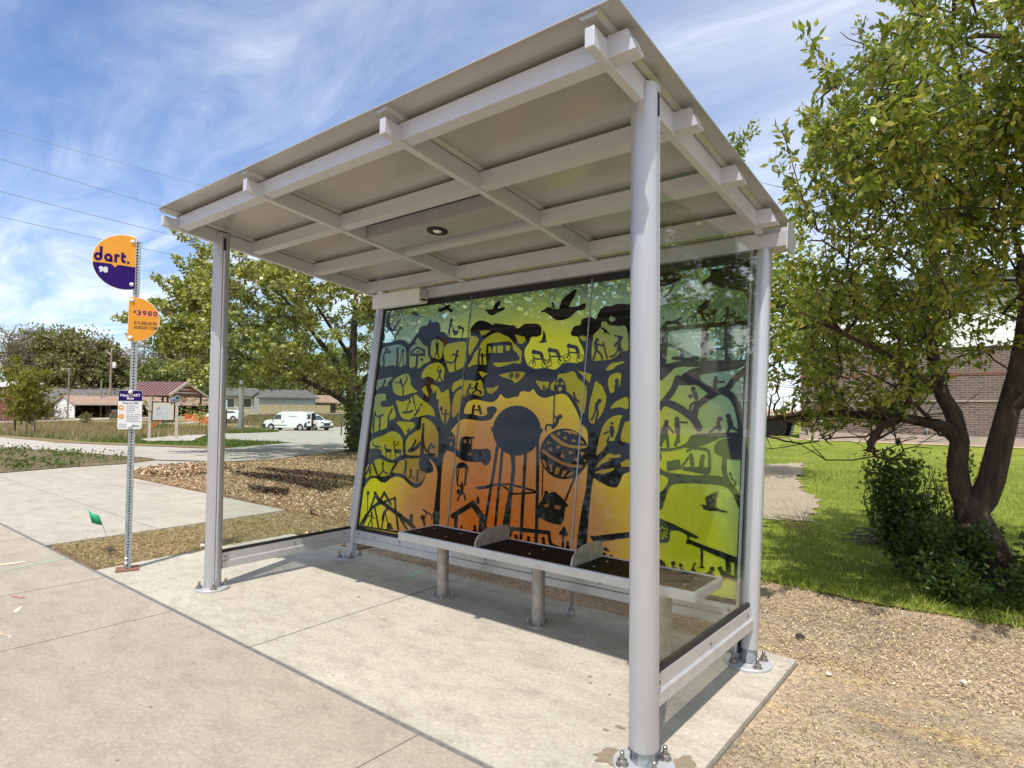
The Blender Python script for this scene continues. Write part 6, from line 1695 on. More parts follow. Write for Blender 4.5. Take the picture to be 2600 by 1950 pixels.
# hedge-like far trees across the street, seen only as reflections in the mural
g = np.random.default_rng(18); P = []
for i in range(22):
    x = -38 + i * 3.4 + g.uniform(-1, 1); hh = g.uniform(4.5, 9.0); P.append(crown_pts(16, x, -30 - g.uniform(0, 5), [(.3, 1.8), (hh * .5, 2.6), (hh * .85, 1.5), (hh, .4)], 300 + i, .2))
P = np.repeat(np.vstack(P), 20, 0); P = P + g.normal(0, .55, P.shape)
o = leaves_mesh('street_treeline', P, .55, M['leaf_far'], None, 19, .8, .1); tag(o, 'row of trees across the street mirrored in the mural glass', 'trees', None, 'stuff')
# ------------------------------------------------------------------ buildings
cc = root('community_centre', 'long brick and white sided community centre with dark lettered fascia behind the lawn', 'building', (4, 29, 0))
BXL, BXR, BY = -2.9, 34, 29.0
mb = MB(); mb.box(BXL, BXR, BY, BY + 16, .36, 4.03); mb.build('brick_wall', M['brick'], cc)
mb = MB(); mb.box(BXL - .05, BXR + .05, BY - .06, BY + 16.05, -.3, .359); mb.build('stone_base', M['stone'], cc)
mb = MB(); mb.box(BXL - .03, BXR + .03, BY - .05, BY + 16.03, 4.031, 5.96); mb.build('white_siding', M['siding'], cc)
mb = MB(); mb.box(BXL - .25, BXR + .2, BY - .30, BY + 16.2, 5.961, 6.90); mb.build('fascia', M['fascia'], cc)
mb = MB(); mb.box(BXL - .30, BXR + .25, BY - .36, BY + 16.25, 6.901, 6.98); mb.build('roof_edge', M['plastic'], cc)
mb = MB(); mb.box(BXL - .015, BXR, BY - .02, BY, 2.86, 2.97); mb.build('soldier_course', M['redbrick'], cc)
mb = MB(); mb.box(BXL - .02, BXR, BY - .035, BY, 1.78, 1.84); mb.build('stone_band', M['stone'], cc)
tx = MB(); lettering(tx, 'ALBAUGH FAMILY SENIOR', (-1.42, BY - .345, 6.44), (1, 0, 0), (0, 0, 1), 3.36, .21, .03); tx.build('lettering', M['sign_white'], cc, fixn=False); tx = MB(); lettering(tx, 'COMMUNITY CENTER', (-.86, BY - .345, 6.12), (1, 0, 0), (0, 0, 1), 2.80, .21, .03)
tl = tx.build('lettering', M['sign_white'], cc, fixn=False)
mb = MB(); mb.box(-2.05, -1.80, BY - .09, BY - .001, .85, 1.05); mb.build('wall_light', M['sign_white'], cc)
mb = MB(); mb.box(2.0, 2.14, BY - .12, BY - .001, .55, .80); mb.tube((2.07, BY - .06, .36), (2.07, BY - .06, .55), .03, None, 8); mb.build('utility_box', M['galv'], cc)
sheet('gravel_edge', [(-4.6, 28.0), (34, 28.2), (34, 28.95), (-2.9, 28.95), (-4.2, 28.4)], .012, M['lip'], 3)
# dumpster left of the building corner
P = far(1966, 1090, 36); x, y = P.x, P.y
du = root('dumpster', 'dark open dumpster with a pale sloping edge left of the community centre', 'dumpster', (x, y, 0)); mb = MB()
a = Vector((rr.x, rr.y, 0)).normalized(); b = Vector((-a.y, a.x, 0)); o_ = Vector((x, y, 0))
vs = [o_ + a * s * (.62 if z < .1 else .95) + b * q + Vector((0, 0, z)) for z in (.02, 1.05) for s, q in ((-1, -.5), (1, -.5), (1, .5), (-1, .5))]; mb.hexa(vs); mb.build('bin', M['mat_dark'], du)
mb = MB(); mb.bar(vs[1] + a * .03 - b * .03, vs[5] + a * .03 - b * .03, .10, .06, b); mb.bar(vs[4] - b * .04 + Vector((0, 0, .03)), vs[5] - b * .04 + Vector((0, 0, .03)), .06, .06); mb.build('rim', M['offwhite'], du)

def house(label, px, dist, w, d, h, rh, rot, wallm, roofm, wins=(), name='house', over=.4, dz=0, hip=0, group=None, chim=None):
    x, y = spot(px, dist); z = tz(x, y) + dz; t = root(name, label, 'house', (x, y, z), rot, group)
    mb = MB(); mb.box(-w / 2, w / 2, -d / 2, d / 2, -.5, h)
    mb.add([(-w / 2, -d / 2, h + .001), (-w / 2, d / 2, h + .001), (-w / 2 + hip * .9, 0, h + rh - .05), (w / 2, -d / 2, h + .001), (w / 2, d / 2, h + .001), (w / 2 - hip * .9, 0, h + rh - .05)], [(0, 1, 2), (3, 5, 4)]); wo_ = mb.build('wall', wallm, t, local=True)
    k = rh / (d / 2); e = h - over * k; W = w / 2 + over
    A = [(-W, -d / 2 - over, e), (W, -d / 2 - over, e), (W - hip, 0, h + rh), (-W + hip, 0, h + rh), (-W, d / 2 + over, e), (W, d / 2 + over, e)]
    B = [(p[0], p[1], p[2] + .14) for p in A]
    mb = MB(); mb.add(A + B, [(0, 1, 2, 3), (3, 2, 5, 4), (6, 9, 8, 7), (9, 10, 11, 8), (0, 6, 7, 1), (4, 5, 11, 10), (0, 3, 9, 6), (3, 4, 10, 9), (1, 7, 8, 2), (2, 8, 11, 5)]); ro = mb.build('roof', roofm, t, local=True)
    mb = MB(); mb.box(-W, W, -d / 2 - over - .06, -d / 2 - over, e - .02, e + .16); mb.build('gutter', roofm if wallm is not M['redbrick'] else M['white'], t, local=True)
    for wx, wz, ww, wh in wins:
        mb = MB(); mb.box(wx - ww / 2 - .1, wx + ww / 2 + .1, -d / 2 - .05, -d / 2 - .001, wz - .1, wz + wh + .1); f = mb.build('window', M['white'], t, local=True)
        mb = MB(); mb.box(wx - ww / 2, wx + ww / 2, -d / 2 - .055, -d / 2 - .051, wz, wz + wh); mb.build('pane', M['carglass'], f, local=True)
    return t
def face_cam(px, dist, add=0):
    x, y = spot(px, dist); return math.atan2(CAMY - y, CAMX - x) + math.pi / 2 + add
house('white eaved red brick house at the far left edge', 6, 118, 8.5, 8, 5.0, .6, face_cam(6, 118, -.15), M['redbrick'], M['white'], ((3.2, 3.2, 1.2, 1.6), (0, 3.2, 1.2, 1.6)), over=.5)
house('low grey roofed house behind the staked trees', 130, 150, 19, 10, 2.6, 2.6, face_cam(130, 150, .1), M['redbrick'], M['greyroof'], ((6, 1, 1.6, 1.3), (2, 1, 1.6, 1.3)), over=.6)
house('grey roofed house behind the long carport', 282, 165, 19, 10, 2.8, 3.0, face_cam(282, 165, .05), M['greysiding'], M['greyroof'], ((-4, 1, 1.4, 1.2),), over=.5)
house('grey house with a low grey roof behind the wooden fence', 722, 104, 8.2, 7, 2.35, 1.15, face_cam(722, 104, .15), M['greysiding'], M['greyroof'], (), over=.5, hip=1.2)
house('beige house with dark windows left of the grey lamp pole', 604, 112, 7.0, 7, 2.9, 1.2, face_cam(604, 112, 0), M['beige'], M['greyroof'], ((-1.2, 1.0, 1.3, 1.4), (1.4, 1.0, 1.1, 1.4)), over=.5, hip=1.0)
house('small brown roofed shed behind the right end of the fence', 815, 106, 4.6, 5, 1.7, 1.0, face_cam(815, 106, 0), M['darkbrown'], M['brownroof'], (), 'shed', .4)

# carport
ca = root('carport', 'long open carport with brown shingle roof and a white gable end', 'carport', (-123.25, 33.6, -1.47))
p0 = Vector((-123.25, 33.70, -1.47)); ry_ = Vector((p0.x - CAMX, p0.y - CAMY, 0)).normalized(); rt_ = Vector((ry_.y, -ry_.x, 0)); ddir = rt_ * math.cos(R(27)) + ry_ * math.sin(R(27)); bdir = ry_ * math.cos(R(27)) - rt_ * math.sin(R(27))
CL = 30.0; DP = 6.4; HE = 2.35; HR = 3.75
def cp(s_, q, z): return p0 + ddir * s_ + bdir * q + Vector((0, 0, z))
mb = MB(); mb.add([cp(0, 0, 0), cp(0, DP, 0), cp(0, DP, HE), cp(0, DP / 2, HR), cp(0, 0, HE), cp(.15, 0, 0), cp(.15, DP, 0), cp(.15, DP, HE), cp(.15, DP / 2, HR), cp(.15, 0, HE)], [(0, 1, 2, 3, 4), (9, 8, 7, 6, 5), (0, 5, 6, 1), (1, 6, 7, 2), (2, 7, 8, 3), (3, 8, 9, 4), (4, 9, 5, 0)]); mb.build('gable_end', M['white'], ca)
mb = MB(); A = [cp(-.3, -.5, HE - .1), cp(CL, -.5, HE - .1), cp(CL, DP / 2, HR + .08), cp(-.3, DP / 2, HR + .08), cp(-.3, DP + .5, HE - .1), cp(CL, DP + .5, HE - .1)]; B = [p + Vector((0, 0, .14)) for p in A]
mb.add(A + B, [(0, 1, 2, 3), (3, 2, 5, 4), (6, 9, 8, 7), (9, 10, 11, 8), (0, 6, 7, 1), (4, 5, 11, 10), (0, 3, 9, 6), (3, 4, 10, 9), (1, 7, 8, 2), (2, 8, 11, 5)]); mb.build('roof', M['brownroof'], ca)
mb = MB(); mb.bar(cp(-.3, -.54, HE - .02), cp(CL, -.54, HE - .02), .05, .22); mb.build('fascia_board', M['tan'], ca)
mb = MB(); mb.add([cp(.2, DP, -.1), cp(CL, DP, -.1), cp(CL, DP, HE), cp(.2, DP, HE), cp(.2, DP - .1, -.1), cp(CL, DP - .1, -.1), cp(CL, DP - .1, HE), cp(.2, DP - .1, HE)], [(0, 1, 2, 3), (7, 6, 5, 4)]); mb.add([cp(CL - .1, 0, -.1), cp(CL, 0, -.1), cp(CL, DP, -.1), cp(CL - .1, DP, -.1), cp(CL - .1, 0, HE), cp(CL, 0, HE), cp(CL, DP, HE), cp(CL - .1, DP, HE)], [(0, 1, 5, 4), (0, 4, 7, 3)]); mb.build('back_wall', M['mat_dark'], ca)  # near-black wall colour carries the shade inside the carport
for s_ in np.arange(5.5, CL, 5.5):
    mb = MB(); mb.bar(cp(s_, .1, -.1), cp(s_, .1, HE - .1), .16, .16, (1, 0, 0)); mb.build('column', M['darkbrown'], ca)
# red roofed picnic pavilion
pv = root('picnic_pavilion', 'open picnic pavilion with dark red standing seam roof', 'pavilion', (-92.5, 37.5, -1.5))
Pl, Pm, Pr = far(310, 984, 104), far(429.5, 1003, 101), far(527, 1017, 106)
rl, rrg = far(353, 970.7, 107), far(475, 972, 105)
mb = MB()
e_l, e_m = far(335, 984, 104), far(429.5, 1004.5, 101)
e_l = e_m + (rl - rrg)
bk_l, bk_m = rl + (rl - e_l), far(527, 1017.5, 109)
bk_m = Vector((bk_m.x, bk_m.y, e_m.z)); bk_l = bk_m + (rl - rrg)
T_ = [e_l, e_m, rrg, rl, bk_l, bk_m]; B = [p + Vector((0, 0, .14)) for p in T_]
mb.add(T_ + B, [(0, 1, 2, 3), (3, 2, 5, 4), (6, 9, 8, 7), (9, 10, 11, 8), (0, 6, 7, 1), (4, 5, 11, 10), (0, 3, 9, 6), (3, 4, 10, 9), (1, 7, 8, 2), (2, 8, 11, 5)]); pr = mb.build('roof', M['redroof'], pv)
mb = MB()
for i in range(1, 13):
    f = i / 13; a_, b_ = e_l.lerp(e_m, f) + Vector((0, 0, .17)), rl.lerp(rrg, f) + Vector((0, 0, .17)); mb.bar(a_, b_, .07, .10)
mb.build('standing_seams', M['darkbrown'], pr)
mb = MB(); mb.bar(e_m + Vector((.1, 0, -.02)), rrg + Vector((.1, 0, -.02)), .12, .34); mb.bar(bk_m + Vector((.1, 0, -.02)), rrg + Vector((.1, 0, -.02)), .12, .34); mb.build('gable_trim', M['tan'], pv)
mb = MB()
for f in (.25, .5, .75): mb.bar(e_m.lerp(rrg, f) - (rrg - rl).normalized() * .6, bk_m.lerp(rrg, f) - (rrg - rl).normalized() * .6, .12, .18)
mb.build('beams', M['tan'], pv)
for q in (e_m.lerp(e_l, .1).lerp(rrg, .15), e_m.lerp(e_l, .9).lerp(rl, .15), bk_m.lerp(bk_l, .1).lerp(rrg, .15), bk_m.lerp(bk_l, .9).lerp(rl, .15)):
    mb = MB(); mb.bar((q.x, q.y, -1.7), (q.x, q.y, q.z - .1), .22, .22, (1, 0, 0)); mb.build('column', M['darkbrown'], pv)

# trail map kiosk
kA, kB = Vector((-26.3, 9.44, -.37)), Vector((-25.93, 10.42, -.37)); kd = (kB - kA).normalized(); kn = Vector((kd.y, -kd.x, 0)); kd3 = kd
ki = root('map_kiosk', 'trail map board hung between two pale posts beyond the trail', 'map kiosk', (-26.1, 9.9, -.36))
for q, zt in ((kA, 1.66), (kB + kd * .05, 1.75)):
    mb = MB(); mb.obox(Vector((q.x, q.y, (zt - .5) / 2)), kd * .062, kn * .062, Vector((0, 0, (zt + .5) / 2))); mb.build('post', M['tan'], ki, 0, .008)
mb = MB(); mb.prism([(-.20, 1.60), (.07, 1.60), (.07, 1.42), (-.06, 1.40), (-.15, 1.48)], kA + kn * .04 + Vector((0, 0, 0)), kd, UZ, kn * .05); mb.v = [(p[0], p[1], p[2]) for p in mb.v]; mb.build('bracket', M['tan'], ki)
m0, m1, zb_, zt_ = .06, 1.02, .545, 1.455
def kp(u, z, n=0): return Vector((kA.x, kA.y, 0)) + kd * u + UZ * z + kn * n
mb = MB(); mb.prism([(m0, zb_), (m1, zb_), (m1, zt_), (m0, zt_)], kp(0, 0, .02), kd, UZ, kn * .04); bo = mb.build('board_frame', M['darkbrown'], ki)
mb = MB(); mb.prism([(m0 + .055, zb_ + .05), (m1 - .055, zb_ + .05), (m1 - .055, zt_ - .05), (m0 + .055, zt_ - .05)], kp(0, 0, .0605), kd, UZ, kn * .003); mo = mb.build('map_sheet', M['paper'], bo)
mb = MB(); mb.prism([(.14, .66), (.80, .66), (.80, 1.28), (.46, 1.28), (.38, 1.20), (.14, 1.05)], kp(0, 0, .064), kd, UZ, kn * .001); mb.build('map_area', M['mapblue'], mo)
mb = MB(); mb.prism([(.25, 1.08), (.31, 1.02), (.42, 1.16), (.35, 1.20)], kp(0, 0, .0655), kd, UZ, kn * .001)
for (a_, b_) in (((.2, .8), (.75, .95)), ((.3, .7), (.55, 1.2)), ((.5, .75), (.78, .72)), ((.22, .95), (.5, .85))): mb.bar(kp(a_[0], a_[1], .066), kp(b_[0], b_[1], .066), .002, .012, UZ)
mb.build('map_lines', M['sign_grey'], mo)
mb = MB(); mb.lathe([(.045, 0), (.045, .002)], kp(.88, 1.36, .064), 16, kn); mb.build('round_badge', M['darkbrown'], mo)
mb = MB(); mb.lathe([(.145, 0), (.145, .02)], kp(1.10, 1.63, .07), 28, kn); ds = mb.build('round_sign', M['discgrey'], ki)
mb = MB(); mb.lathe([(.125, .0205), (.10, .0215)], kp(1.10, 1.63, .07), 28, kn); mb.build('sign_rim', M['galv'], ds)
mb = MB(); mb.lathe([(.075, .022), (.06, .024)], kp(1.10, 1.63, .07), 20, kn); mb.build('sign_centre', M['plastic'], ds)
mb = MB(); mb.obox(kp(.93, 1.58, .05), kd * .085, kn * .008, UZ * .085); bs = mb.build('small_sign', M['blue'], ki)
mb = MB(); mb.obox(kp(.93, 1.60, .0595), kd * .07, kn * .001, UZ * .02); mb.build('sign_stripe', M['sign_white'], bs)

# poles and wires
def pole(label, px, dist, py_top, r, mat, name='utility_pole', build=None, base=None):
    x, y = spot(px, dist); z0 = tz(x, y) - .3; zt = far(px, py_top, dist).z; t = root(name, label, 'pole', (x, y, tz(x, y))); mb = MB(); mb.tube((x, y, z0), (x, y, zt), r, r * .75, 10); mb.build('shaft', mat, t, 40)
    return t, x, y, zt
cr_ = Vector((rr.x, rr.y, 0)).normalized()
t, x, y, zt = pole('wooden pole carrying a grey transformer behind the carport', 279, 140, 890, .22, M['wood'])
mb = MB(); c = Vector((x, y, far(279, 927, 140).z)) + cr_ * .62; mb.lathe([(.28, -.55), (.30, -.5), (.30, .45), (.24, .55)], c, 14); mb.bar(c - cr_ * .5, c - cr_ * .2, .1, .1); mb.build('transformer', M['offwhite'], t, 40)
mb = MB(); mb.bar(Vector((x, y, zt - .5)) - cr_ * .7 + Vector((0, 0, .2)), Vector((x, y, zt - .9)), .1, .1); mb.tube((x, y, zt), (x, y, zt + .5), .06, None, 6); mb.build('insulator_arm', M['offwhite'], t)
t, x, y, zt = pole('thin wooden pole with a small street lamp in front of the white gable', 173, 121, 938, .13, M['wood'])
mb = MB(); mb.path([Vector((x, y, zt - .1)), Vector((x, y, zt + .1)) - cr_ * .5, Vector((x, y, zt + .05)) - cr_ * .95], [.04, .04, .03], 6); mb.build('lamp_arm', M['galv'], t)
mb = MB(); mb.sphere(Vector((x, y, zt + .02)) - cr_ * 1.05, .16, 8, 6, (1, 1, .6)); mb.build('lamp_head', M['sign_white'], t, 50)
pole('short bare pole top standing behind the carport roof', 256, 138, 967, .18, M['wood'])
pole('grey metal lamp pole behind the shelter opening', 610, 64, 930, .155, M['galv'], 'lamp_pole')
pole('brown wooden pole standing right against the grey lamp pole', 616.5, 64.6, 950, .13, M['wood'])
pole('pale wooden pole behind the wooden fence', 792, 108, 955, .17, M['wood'])
t, x, y, zt = pole('dark sign post with a white cap by the trail', 575, 53, 1040, .09, M['darkbrown'], 'sign_post'); mb = MB(); mb.tube((x, y, zt), (x, y, zt + .75), .075, None, 8); mb.build('cap', M['offwhite'], t)
pole('thin dark post leaning by the parking lot near the maple trunk', 868, 40, 1054, .045, M['bark_grey'], 'marker_post')
WR = [((0, 323), (511, 462)), ((0, 394), (423, 514)), ((0, 476), (411, 576)), ((0, 541), (482, 642))]
labs = ['topmost thin cable crossing the sky at the left', 'second cable from the top crossing the sky at the left', 'third cable from the top, passing above the bus stop sign', 'lowest cable, passing behind the bus stop sign']
for i, ((xa, ya), (xb, yb)) in enumerate(WR):
    sl = (yb - ya) / (xb - xa); q0 = far(-420, ya - 420 * sl, 34); q1 = far(xb + 600, yb + 600 * sl, 58); pts = []
    for k in range(21):
        f = k / 20; p = q0.lerp(q1, f); p.z -= .35 * 4 * f * (1 - f) * (.6 if i < 1 else 1); pts.append(p)
    mb = MB(); mb.path(pts, .012 if i else .008, 5, False); tag(mb.build('power_line', M['wire'], None, 0, 0, fixn=False), labs[i], 'cable', 'cables across the sky')

# board fence, building wrap
fA, fB = far(655, 1046, 98), far(838, 1046, 98); zf_ = tz(fA.x, fA.y); fe = root('board_fence', 'tall wooden board fence in front of the grey house', 'fence', (fA.x, fA.y, zf_))
fd_ = Vector((fB.x - fA.x, fB.y - fA.y, 0)); FLn = fd_.length; fd_ /= FLn; mb = MB(); g_ = random.Random(3); s_ = 0
f0 = Vector((fA.x, fA.y, zf_)); fnn = Vector((fd_.y, -fd_.x, 0))
ztopf = far(700, 1027.5, 98).z - zf_
while s_ < FLn:
    w = .20; mb.obox(f0 + fd_ * (s_ + w / 2) + UZ * (ztopf / 2 + g_.uniform(-.02, .03)) + fnn * g_.uniform(0, .02), fd_ * (w / 2 - .006), fnn * .012, UZ * (ztopf / 2)); s_ += w
mb.build('boards', M['fence'], fe)
mb = MB()
for z in (.4, ztopf - .4): mb.bar(f0 + UZ * z - fnn * .04, f0 + fd_ * FLn + UZ * z - fnn * .04, .06, .1)
mb.build('rails', M['fence'], fe)

# orange netting and laths near the pavilion
nx, ny = spot(500, 74); nz = tz(nx, ny)
on = root('orange_netting', 'crumpled orange safety netting lying on the bank below the pavilion', 'safety netting', (nx, ny, nz))
mb = MB(); g_ = random.Random(12); a0, a1 = far(468, 1053, 74), far(530, 1060, 74); NN = 16; vs = []
for i in range(NN + 1):
    q = a0.lerp(a1, i / NN)
    for j in range(4): vs.append((q.x + g_.uniform(-.1, .1), q.y + g_.uniform(-.1, .1), q.z + .10 - .15 * j * (1 + .8 * (i / NN)) + g_.uniform(-.12, .12)))
mb.add(vs, [(4 * i + j, 4 * i + j + 1, 4 * i + j + 5, 4 * i + j + 4) for i in range(NN) for j in range(3) if g_.random() > .08]); o = mb.build('net', M['net'], on, 0, 0, fixn=False); o.modifiers.new('thick', 'SOLIDIFY').thickness = .03
for (pa, pb, lab) in (((452, 1074), (476, 1053), 'pale lath leaning from the orange netting'), ((431, 1092), (441.5, 1083), 'short pale lath stuck in the weeds between the kiosk posts'), ((384, 1085), (410, 1068), 'orange topped lath behind the map board'), ((383, 1080), (399, 1069), 'second thin orange lath behind the map board')):
    q0, q1 = far(*pa, 70), far(*pb, 70); mb = MB(); mb.bar(q0, q1, .09, .06); tag(mb.build('lath', M['lath' if 'pale' in lab else 'net']), lab, 'lath')
mb = MB(); g_ = random.Random(22); vs = []; a0, a1 = far(361, 1098, 60), far(374, 1090, 60)
for i in range(6):
    q = a0.lerp(a1, i / 5)
    for j in range(3): vs.append((q.x + g_.uniform(-.1, .1), q.y + g_.uniform(-.1, .1), q.z - .2 * j + g_.uniform(-.1, .1)))
mb.add(vs, [(3 * i + j, 3 * i + j + 1, 3 * i + j + 4, 3 * i + j + 3) for i in range(5) for j in range(2)]); o = mb.build('orange_netting', M['net'], None, 0, 0, fixn=False); o.modifiers.new('thick', 'SOLIDIFY').thickness = .03; tag(o, 'small scrap of orange netting in the weeds left of the map board', 'safety netting')
def bush(px, dist, h, r, m, label, seed, n=700, ls=.16):
    x, y = spot(px, dist); z = tz(x, y); g = np.random.default_rng(seed); t = root('bush', label, 'bush', (x, y, z)); P = crown_pts(20, x, y, [(z + .1, r * .7), (z + h * .5, r), (z + h, r * .3)], seed, .1); P = np.repeat(P, n // 20, 0); P = P + g.normal(0, r * .2, P.shape); leaves_mesh('leaves', P, ls, m, t, seed, .6, 0)
    mb = MB(); mb.tube((x, y, z - .1), (x, y, z + h * .6), .05, .02, 5); mb.build('stem', M['bark'], t)
bush(508, 66, 2.6, .9, M['leaf_l'], 'small yellow green tree in front of the dark pavilion opening', 401)
bush(222, 96, 1.4, .7, M['leaf_far'], 'low weed bush at the foot of the carport opening', 402)
bush(305, 88, 1.5, 1.4, M['leaf_far'], 'wide low bush left of the map board', 403)
bush(120, 122, 1.9, 3.0, M['leaf_grey'], 'brown red bush beside the white gable', 404, 900, .3)
bush(415, 72, 1.0, 1.4, M['weedleaf'], 'weedy clump behind the map board', 405)

# ------------------------------------------------------------------ vehicles
def wheel(par, x, y, z, r, w, side):
    mb = MB(); mb.lathe([(r * .62, -w / 2), (r * .95, -w / 2), (r, -w * .3), (r, w * .3), (r * .95, w / 2), (r * .62, w / 2)], (x, y, z), 24, (0, 1, 0)); t = mb.build('wheel', M['plastic'], par, 40, local=True)
    mb = MB(); s_ = side * (w / 2 + .004); mb.lathe([(r * .64, 0), (r * .6, .02 * 1), (r * .25, .015), (r * .1, .03)], (x, y + s_ - side * .015, z), 20, (0, side, 0)); mb.build('rim', M['hub'], t, 40, local=True)
def carbody(name, prof, w, tumble, mat, par, zt):
    """side outline swept across the width, narrowing above the belt line"""
    n = len(prof); mb = MB(); ys = [-1, -.94, .94, 1]; vs = []
    for yy in ys:
        ins = .03 if abs(yy) == 1 else 0
        for (x, z) in prof:
            k = 1 - tumble * max(0, (z - zt)) ; cx_ = sum(p[0] for p in prof) / n; cz_ = .9
            vs.append((x + (cx_ - x) * ins * .6, yy * w / 2 * k, z + (cz_ - z) * ins * 1.0))
    fs = []
    for j in range(3):
        for i in range(n): i2 = (i + 1) % n; fs.append((j * n + i, j * n + i2, (j + 1) * n + i2, (j + 1) * n + i))
    tri = tessellate_polygon([[Vector((p[0], p[1], 0)) for p in prof]])
    fs += [tuple(t) for t in tri] + [tuple(i + 3 * n for i in t) for t in tri]
    mb.add(vs, fs); return mb.build(name, mat, par, 30, local=True)
vf = Vector((-54.76 + 51.81, 31.80 - 33.45, 0)).normalized(); vl = Vector((-vf.y, vf.x, 0))
mid = (Vector((-54.76, 31.80, 0)) + Vector((-51.81, 33.45, 0))) / 2 - vl * .78; SV = 1.04
van = root('cargo_van', 'white cargo van with its rear door swung open in the parking lot', 'van', (mid.x, mid.y, tz(mid.x, mid.y) + .03), math.atan2(vf.y, vf.x)); van.scale = (SV, SV, SV)
prof = [(2.38, .34), (2.42, .62), (2.36, .86), (2.20, 1.00), (1.52, 1.10), (.98, 1.62), (.70, 1.80), (.30, 1.87), (-1.2, 1.89), (-2.05, 1.86), (-2.16, 1.80), (-2.26, 1.1), (-2.28, .40), (-2.2, .30), (-1.95, .30), (-1.90, .50), (-1.74, .66), (-1.56, .72), (-1.38, .66), (-1.22, .50), (-1.17, .28), (1.19, .28), (1.24, .50), (1.40, .66), (1.58, .72), (1.76, .66), (1.92, .50), (1.97, .30)]
carbody('body', prof, 1.80, .06, M['carwhite'], van, 1.05)
for sd in (1, -1):
    for xw in (1.58, -1.56): wheel(van, xw, sd * .80, .31, .315, .20, sd)
    mb = MB(); yy = sd * .904
    def sidep(pts, off=.0): return [(p[0], sd * (1.80 / 2 * (1 - .06 * max(0, p[1] - 1.05)) + .006 + off), p[1]) for p in pts]
    mb.add(sidep([(1.40, 1.12), (1.02, 1.54), (.52, 1.60), (.48, 1.12)]), [(0, 1, 2, 3)]); mb.build('side_window', M['carglass'], van, local=True)
    mb = MB(); mb.add(sidep([(1.30, .50), (-.20, .50), (-.20, .56), (1.30, .56)], .01), [(0, 1, 2, 3)]); mb.build('side_moulding', M['plastic'], van, local=True)
    for hx in (.44, .26):
        mb = MB(); mb.add(sidep([(hx, .84), (hx - .08, .84), (hx - .08, .96), (hx, .96)], .008), [(0, 1, 2, 3)]); mb.build('door_handle', M['plastic'], van, local=True)
    mb = MB(); mb.sphere((1.36, sd * 1.0, 1.14), .11, 8, 6, (.5, .8, 1)); mb.build('mirror', M['plastic'], van, 40, local=True)
    mb = MB(); mb.add(sidep([(-1.96, .32), (-2.27, .34), (-2.27, .84), (-2.10, .84), (-1.98, .60)], .004), [(0, 1, 2, 3, 4)]); mb.build('corner_trim', M['plastic'], van, local=True)
    mb = MB(); mb.add(sidep([(-.35, 1.36), (-1.15, 1.36), (-1.15, 1.44), (-.35, 1.44)], .002), [(0, 1, 2, 3)]); mb.build('side_mark', M['sign_grey'], van, local=True)
mb = MB(); mb.box(2.12, 2.50, -.915, .915, .24, .66); mb.build('front_bumper', M['plastic'], van, 0, .05, local=True)
mb = MB(); mb.add([(1.515, -.74, 1.115), (1.515, .74, 1.115), (1.01, .70, 1.615), (1.01, -.70, 1.615)], [(0, 1, 2, 3)]); mb.v = [(p[0] + .006, p[1], p[2] + .012) for p in mb.v]; mb.build('windscreen', M['carglass'], van, local=True)
for sd in (1, -1):
    mb = MB(); mb.sphere((2.27, sd * .66, .84), .14, 8, 6, (.7, 1, .8)); mb.build('headlight', M['hub'], van, 40, local=True)
mb = MB(); mb.box(-2.30, -2.262, -.78, .74, .42, 1.72); mb.build('rear_opening', M['mat_dark'], van, local=True)
mb = MB(); mb.box(-2.42, -2.26, -.84, .84, .30, .46); mb.build('rear_bumper', M['plastic'], van, 0, .03, local=True)
mb = MB(); mb.box(-2.74, -2.28, .885, .945, .50, 1.74); dr = mb.build('rear_door', M['carwhite'], van, 0, .02, local=True)
mb = MB(); mb.box(-2.68, -2.33, .946, .950, 1.15, 1.66); mb.build('door_window', M['carglass'], dr, local=True)
mb = MB(); mb.box(-2.64, -2.38, .946, .952, .76, .94); mb.build('latch_panel', M['plastic'], dr, local=True)
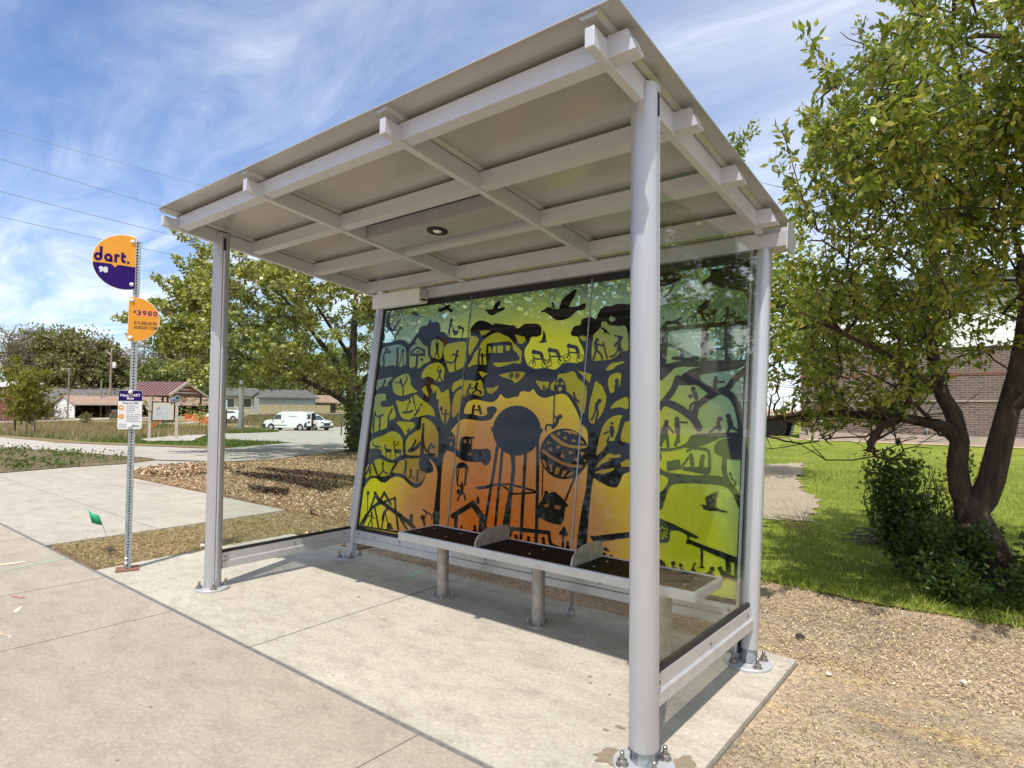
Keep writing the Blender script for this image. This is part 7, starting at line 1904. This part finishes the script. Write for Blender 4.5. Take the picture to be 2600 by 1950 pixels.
def suv(label, name, px, dist, fdir, mat, cat, s=1.0, dz=0.03, low=False):
    x, y = spot(px, dist); t = root(name, label, cat, (x, y, tz(x, y) + dz), math.atan2(fdir.y, fdir.x)); t.scale = (s, s, s)
    k = .86 if low else 1
    pr_ = [(2.22, .36), (2.30, .60), (2.22, .88), (1.95, 1.00), (1.10, 1.08 * (1 if not low else .95)), (.45, 1.55 * k), (.1, 1.66 * k), (-1.4, 1.68 * k), (-1.9, 1.58 * k), (-2.20, 1.10), (-2.26, .60), (-2.15, .34), (-1.82, .30), (-1.76, .52), (-1.58, .68), (-1.40, .72), (-1.22, .68), (-1.04, .52), (-.98, .28), (.98, .28), (1.04, .52), (1.22, .68), (1.40, .72), (1.58, .68), (1.76, .52), (1.82, .32)]
    carbody('body', pr_, 1.82, .16, mat, t, 1.0)
    for sd in (1, -1):
        for xw in (1.40, -1.40): wheel(t, xw, sd * .80, .33, .335, .22, sd)
        def sp_(pts, off=.006): return [(p[0], sd * (.91 * (1 - .16 * max(0, p[1] - 1.0)) + off), p[1]) for p in pts]
        mb = MB(); mb.add(sp_([(.92, 1.08 * (1 if not low else .96)), (.42, 1.48 * k), (-.35, 1.56 * k), (-.40, 1.08 * (1 if not low else .96))]), [(0, 1, 2, 3)]); mb.build('side_window', M['carglass'], t, local=True)
        mb = MB(); mb.add(sp_([(-.48, 1.08 * (1 if not low else .96)), (-.46, 1.56 * k), (-1.35, 1.56 * k), (-1.75, 1.12)]), [(0, 1, 2, 3)]); mb.build('side_window', M['carglass'], t, local=True)
        mb = MB(); mb.box(2.16, 2.27, sd * .62 - .2, sd * .62 + .2, .78, .88); mb.build('headlight', M['carglass'], t, 0, .02, local=True)
        mb = MB(); mb.box(-2.25, -2.12, sd * .70 - .13, sd * .70 + .13, .86, 1.06); mb.build('tail_light', M['tail'], t, 0, .02, local=True)
    mb = MB(); mb.add([(1.09, -.72, 1.09), (1.09, .72, 1.09), (.47, .66, 1.53 * k), (.47, -.66, 1.53 * k)], [(0, 1, 2, 3)]); mb.v = [(p[0] + .02, p[1], p[2] + .012) for p in mb.v]; mb.build('windscreen', M['carglass'], t, local=True)
    mb = MB(); mb.add([(-1.95, -.66, 1.54 * k), (-1.95, .66, 1.54 * k), (-2.19, .72, 1.12), (-2.19, -.72, 1.12)], [(0, 1, 2, 3)]); mb.v = [(p[0] - .012, p[1], p[2] + .01) for p in mb.v]; mb.build('rear_window', M['carglass'], t, local=True)
    mb = MB(); mb.box(2.20, 2.32, -.42, .42, .52, .80); mb.build('grille', M['plastic'], t, 0, .02, local=True)
    mb = MB(); mb.box(2.10, 2.36, -.84, .84, .26, .42); mb.build('front_bumper', M['plastic'], t, 0, .03, local=True)
    return t
camdir = Vector((.8, -.6, 0))
suv('white car parked nose out behind the open van', 'parked_car', 792, 69, (cr_ * .80 + camdir * .55), M['carwhite'], 'car', 1.0)
suv('dark car standing in the open bay of the carport', 'parked_car', 298, 128.5, (bdir * .9 + ddir * .45), M['carblack'], 'car', 1.05, .02, True)
suv('white car on the far road behind the lamp pole', 'parked_car', 574, 89.5, (-cr_), M['carwhite'], 'car', 1.0, .15, True)
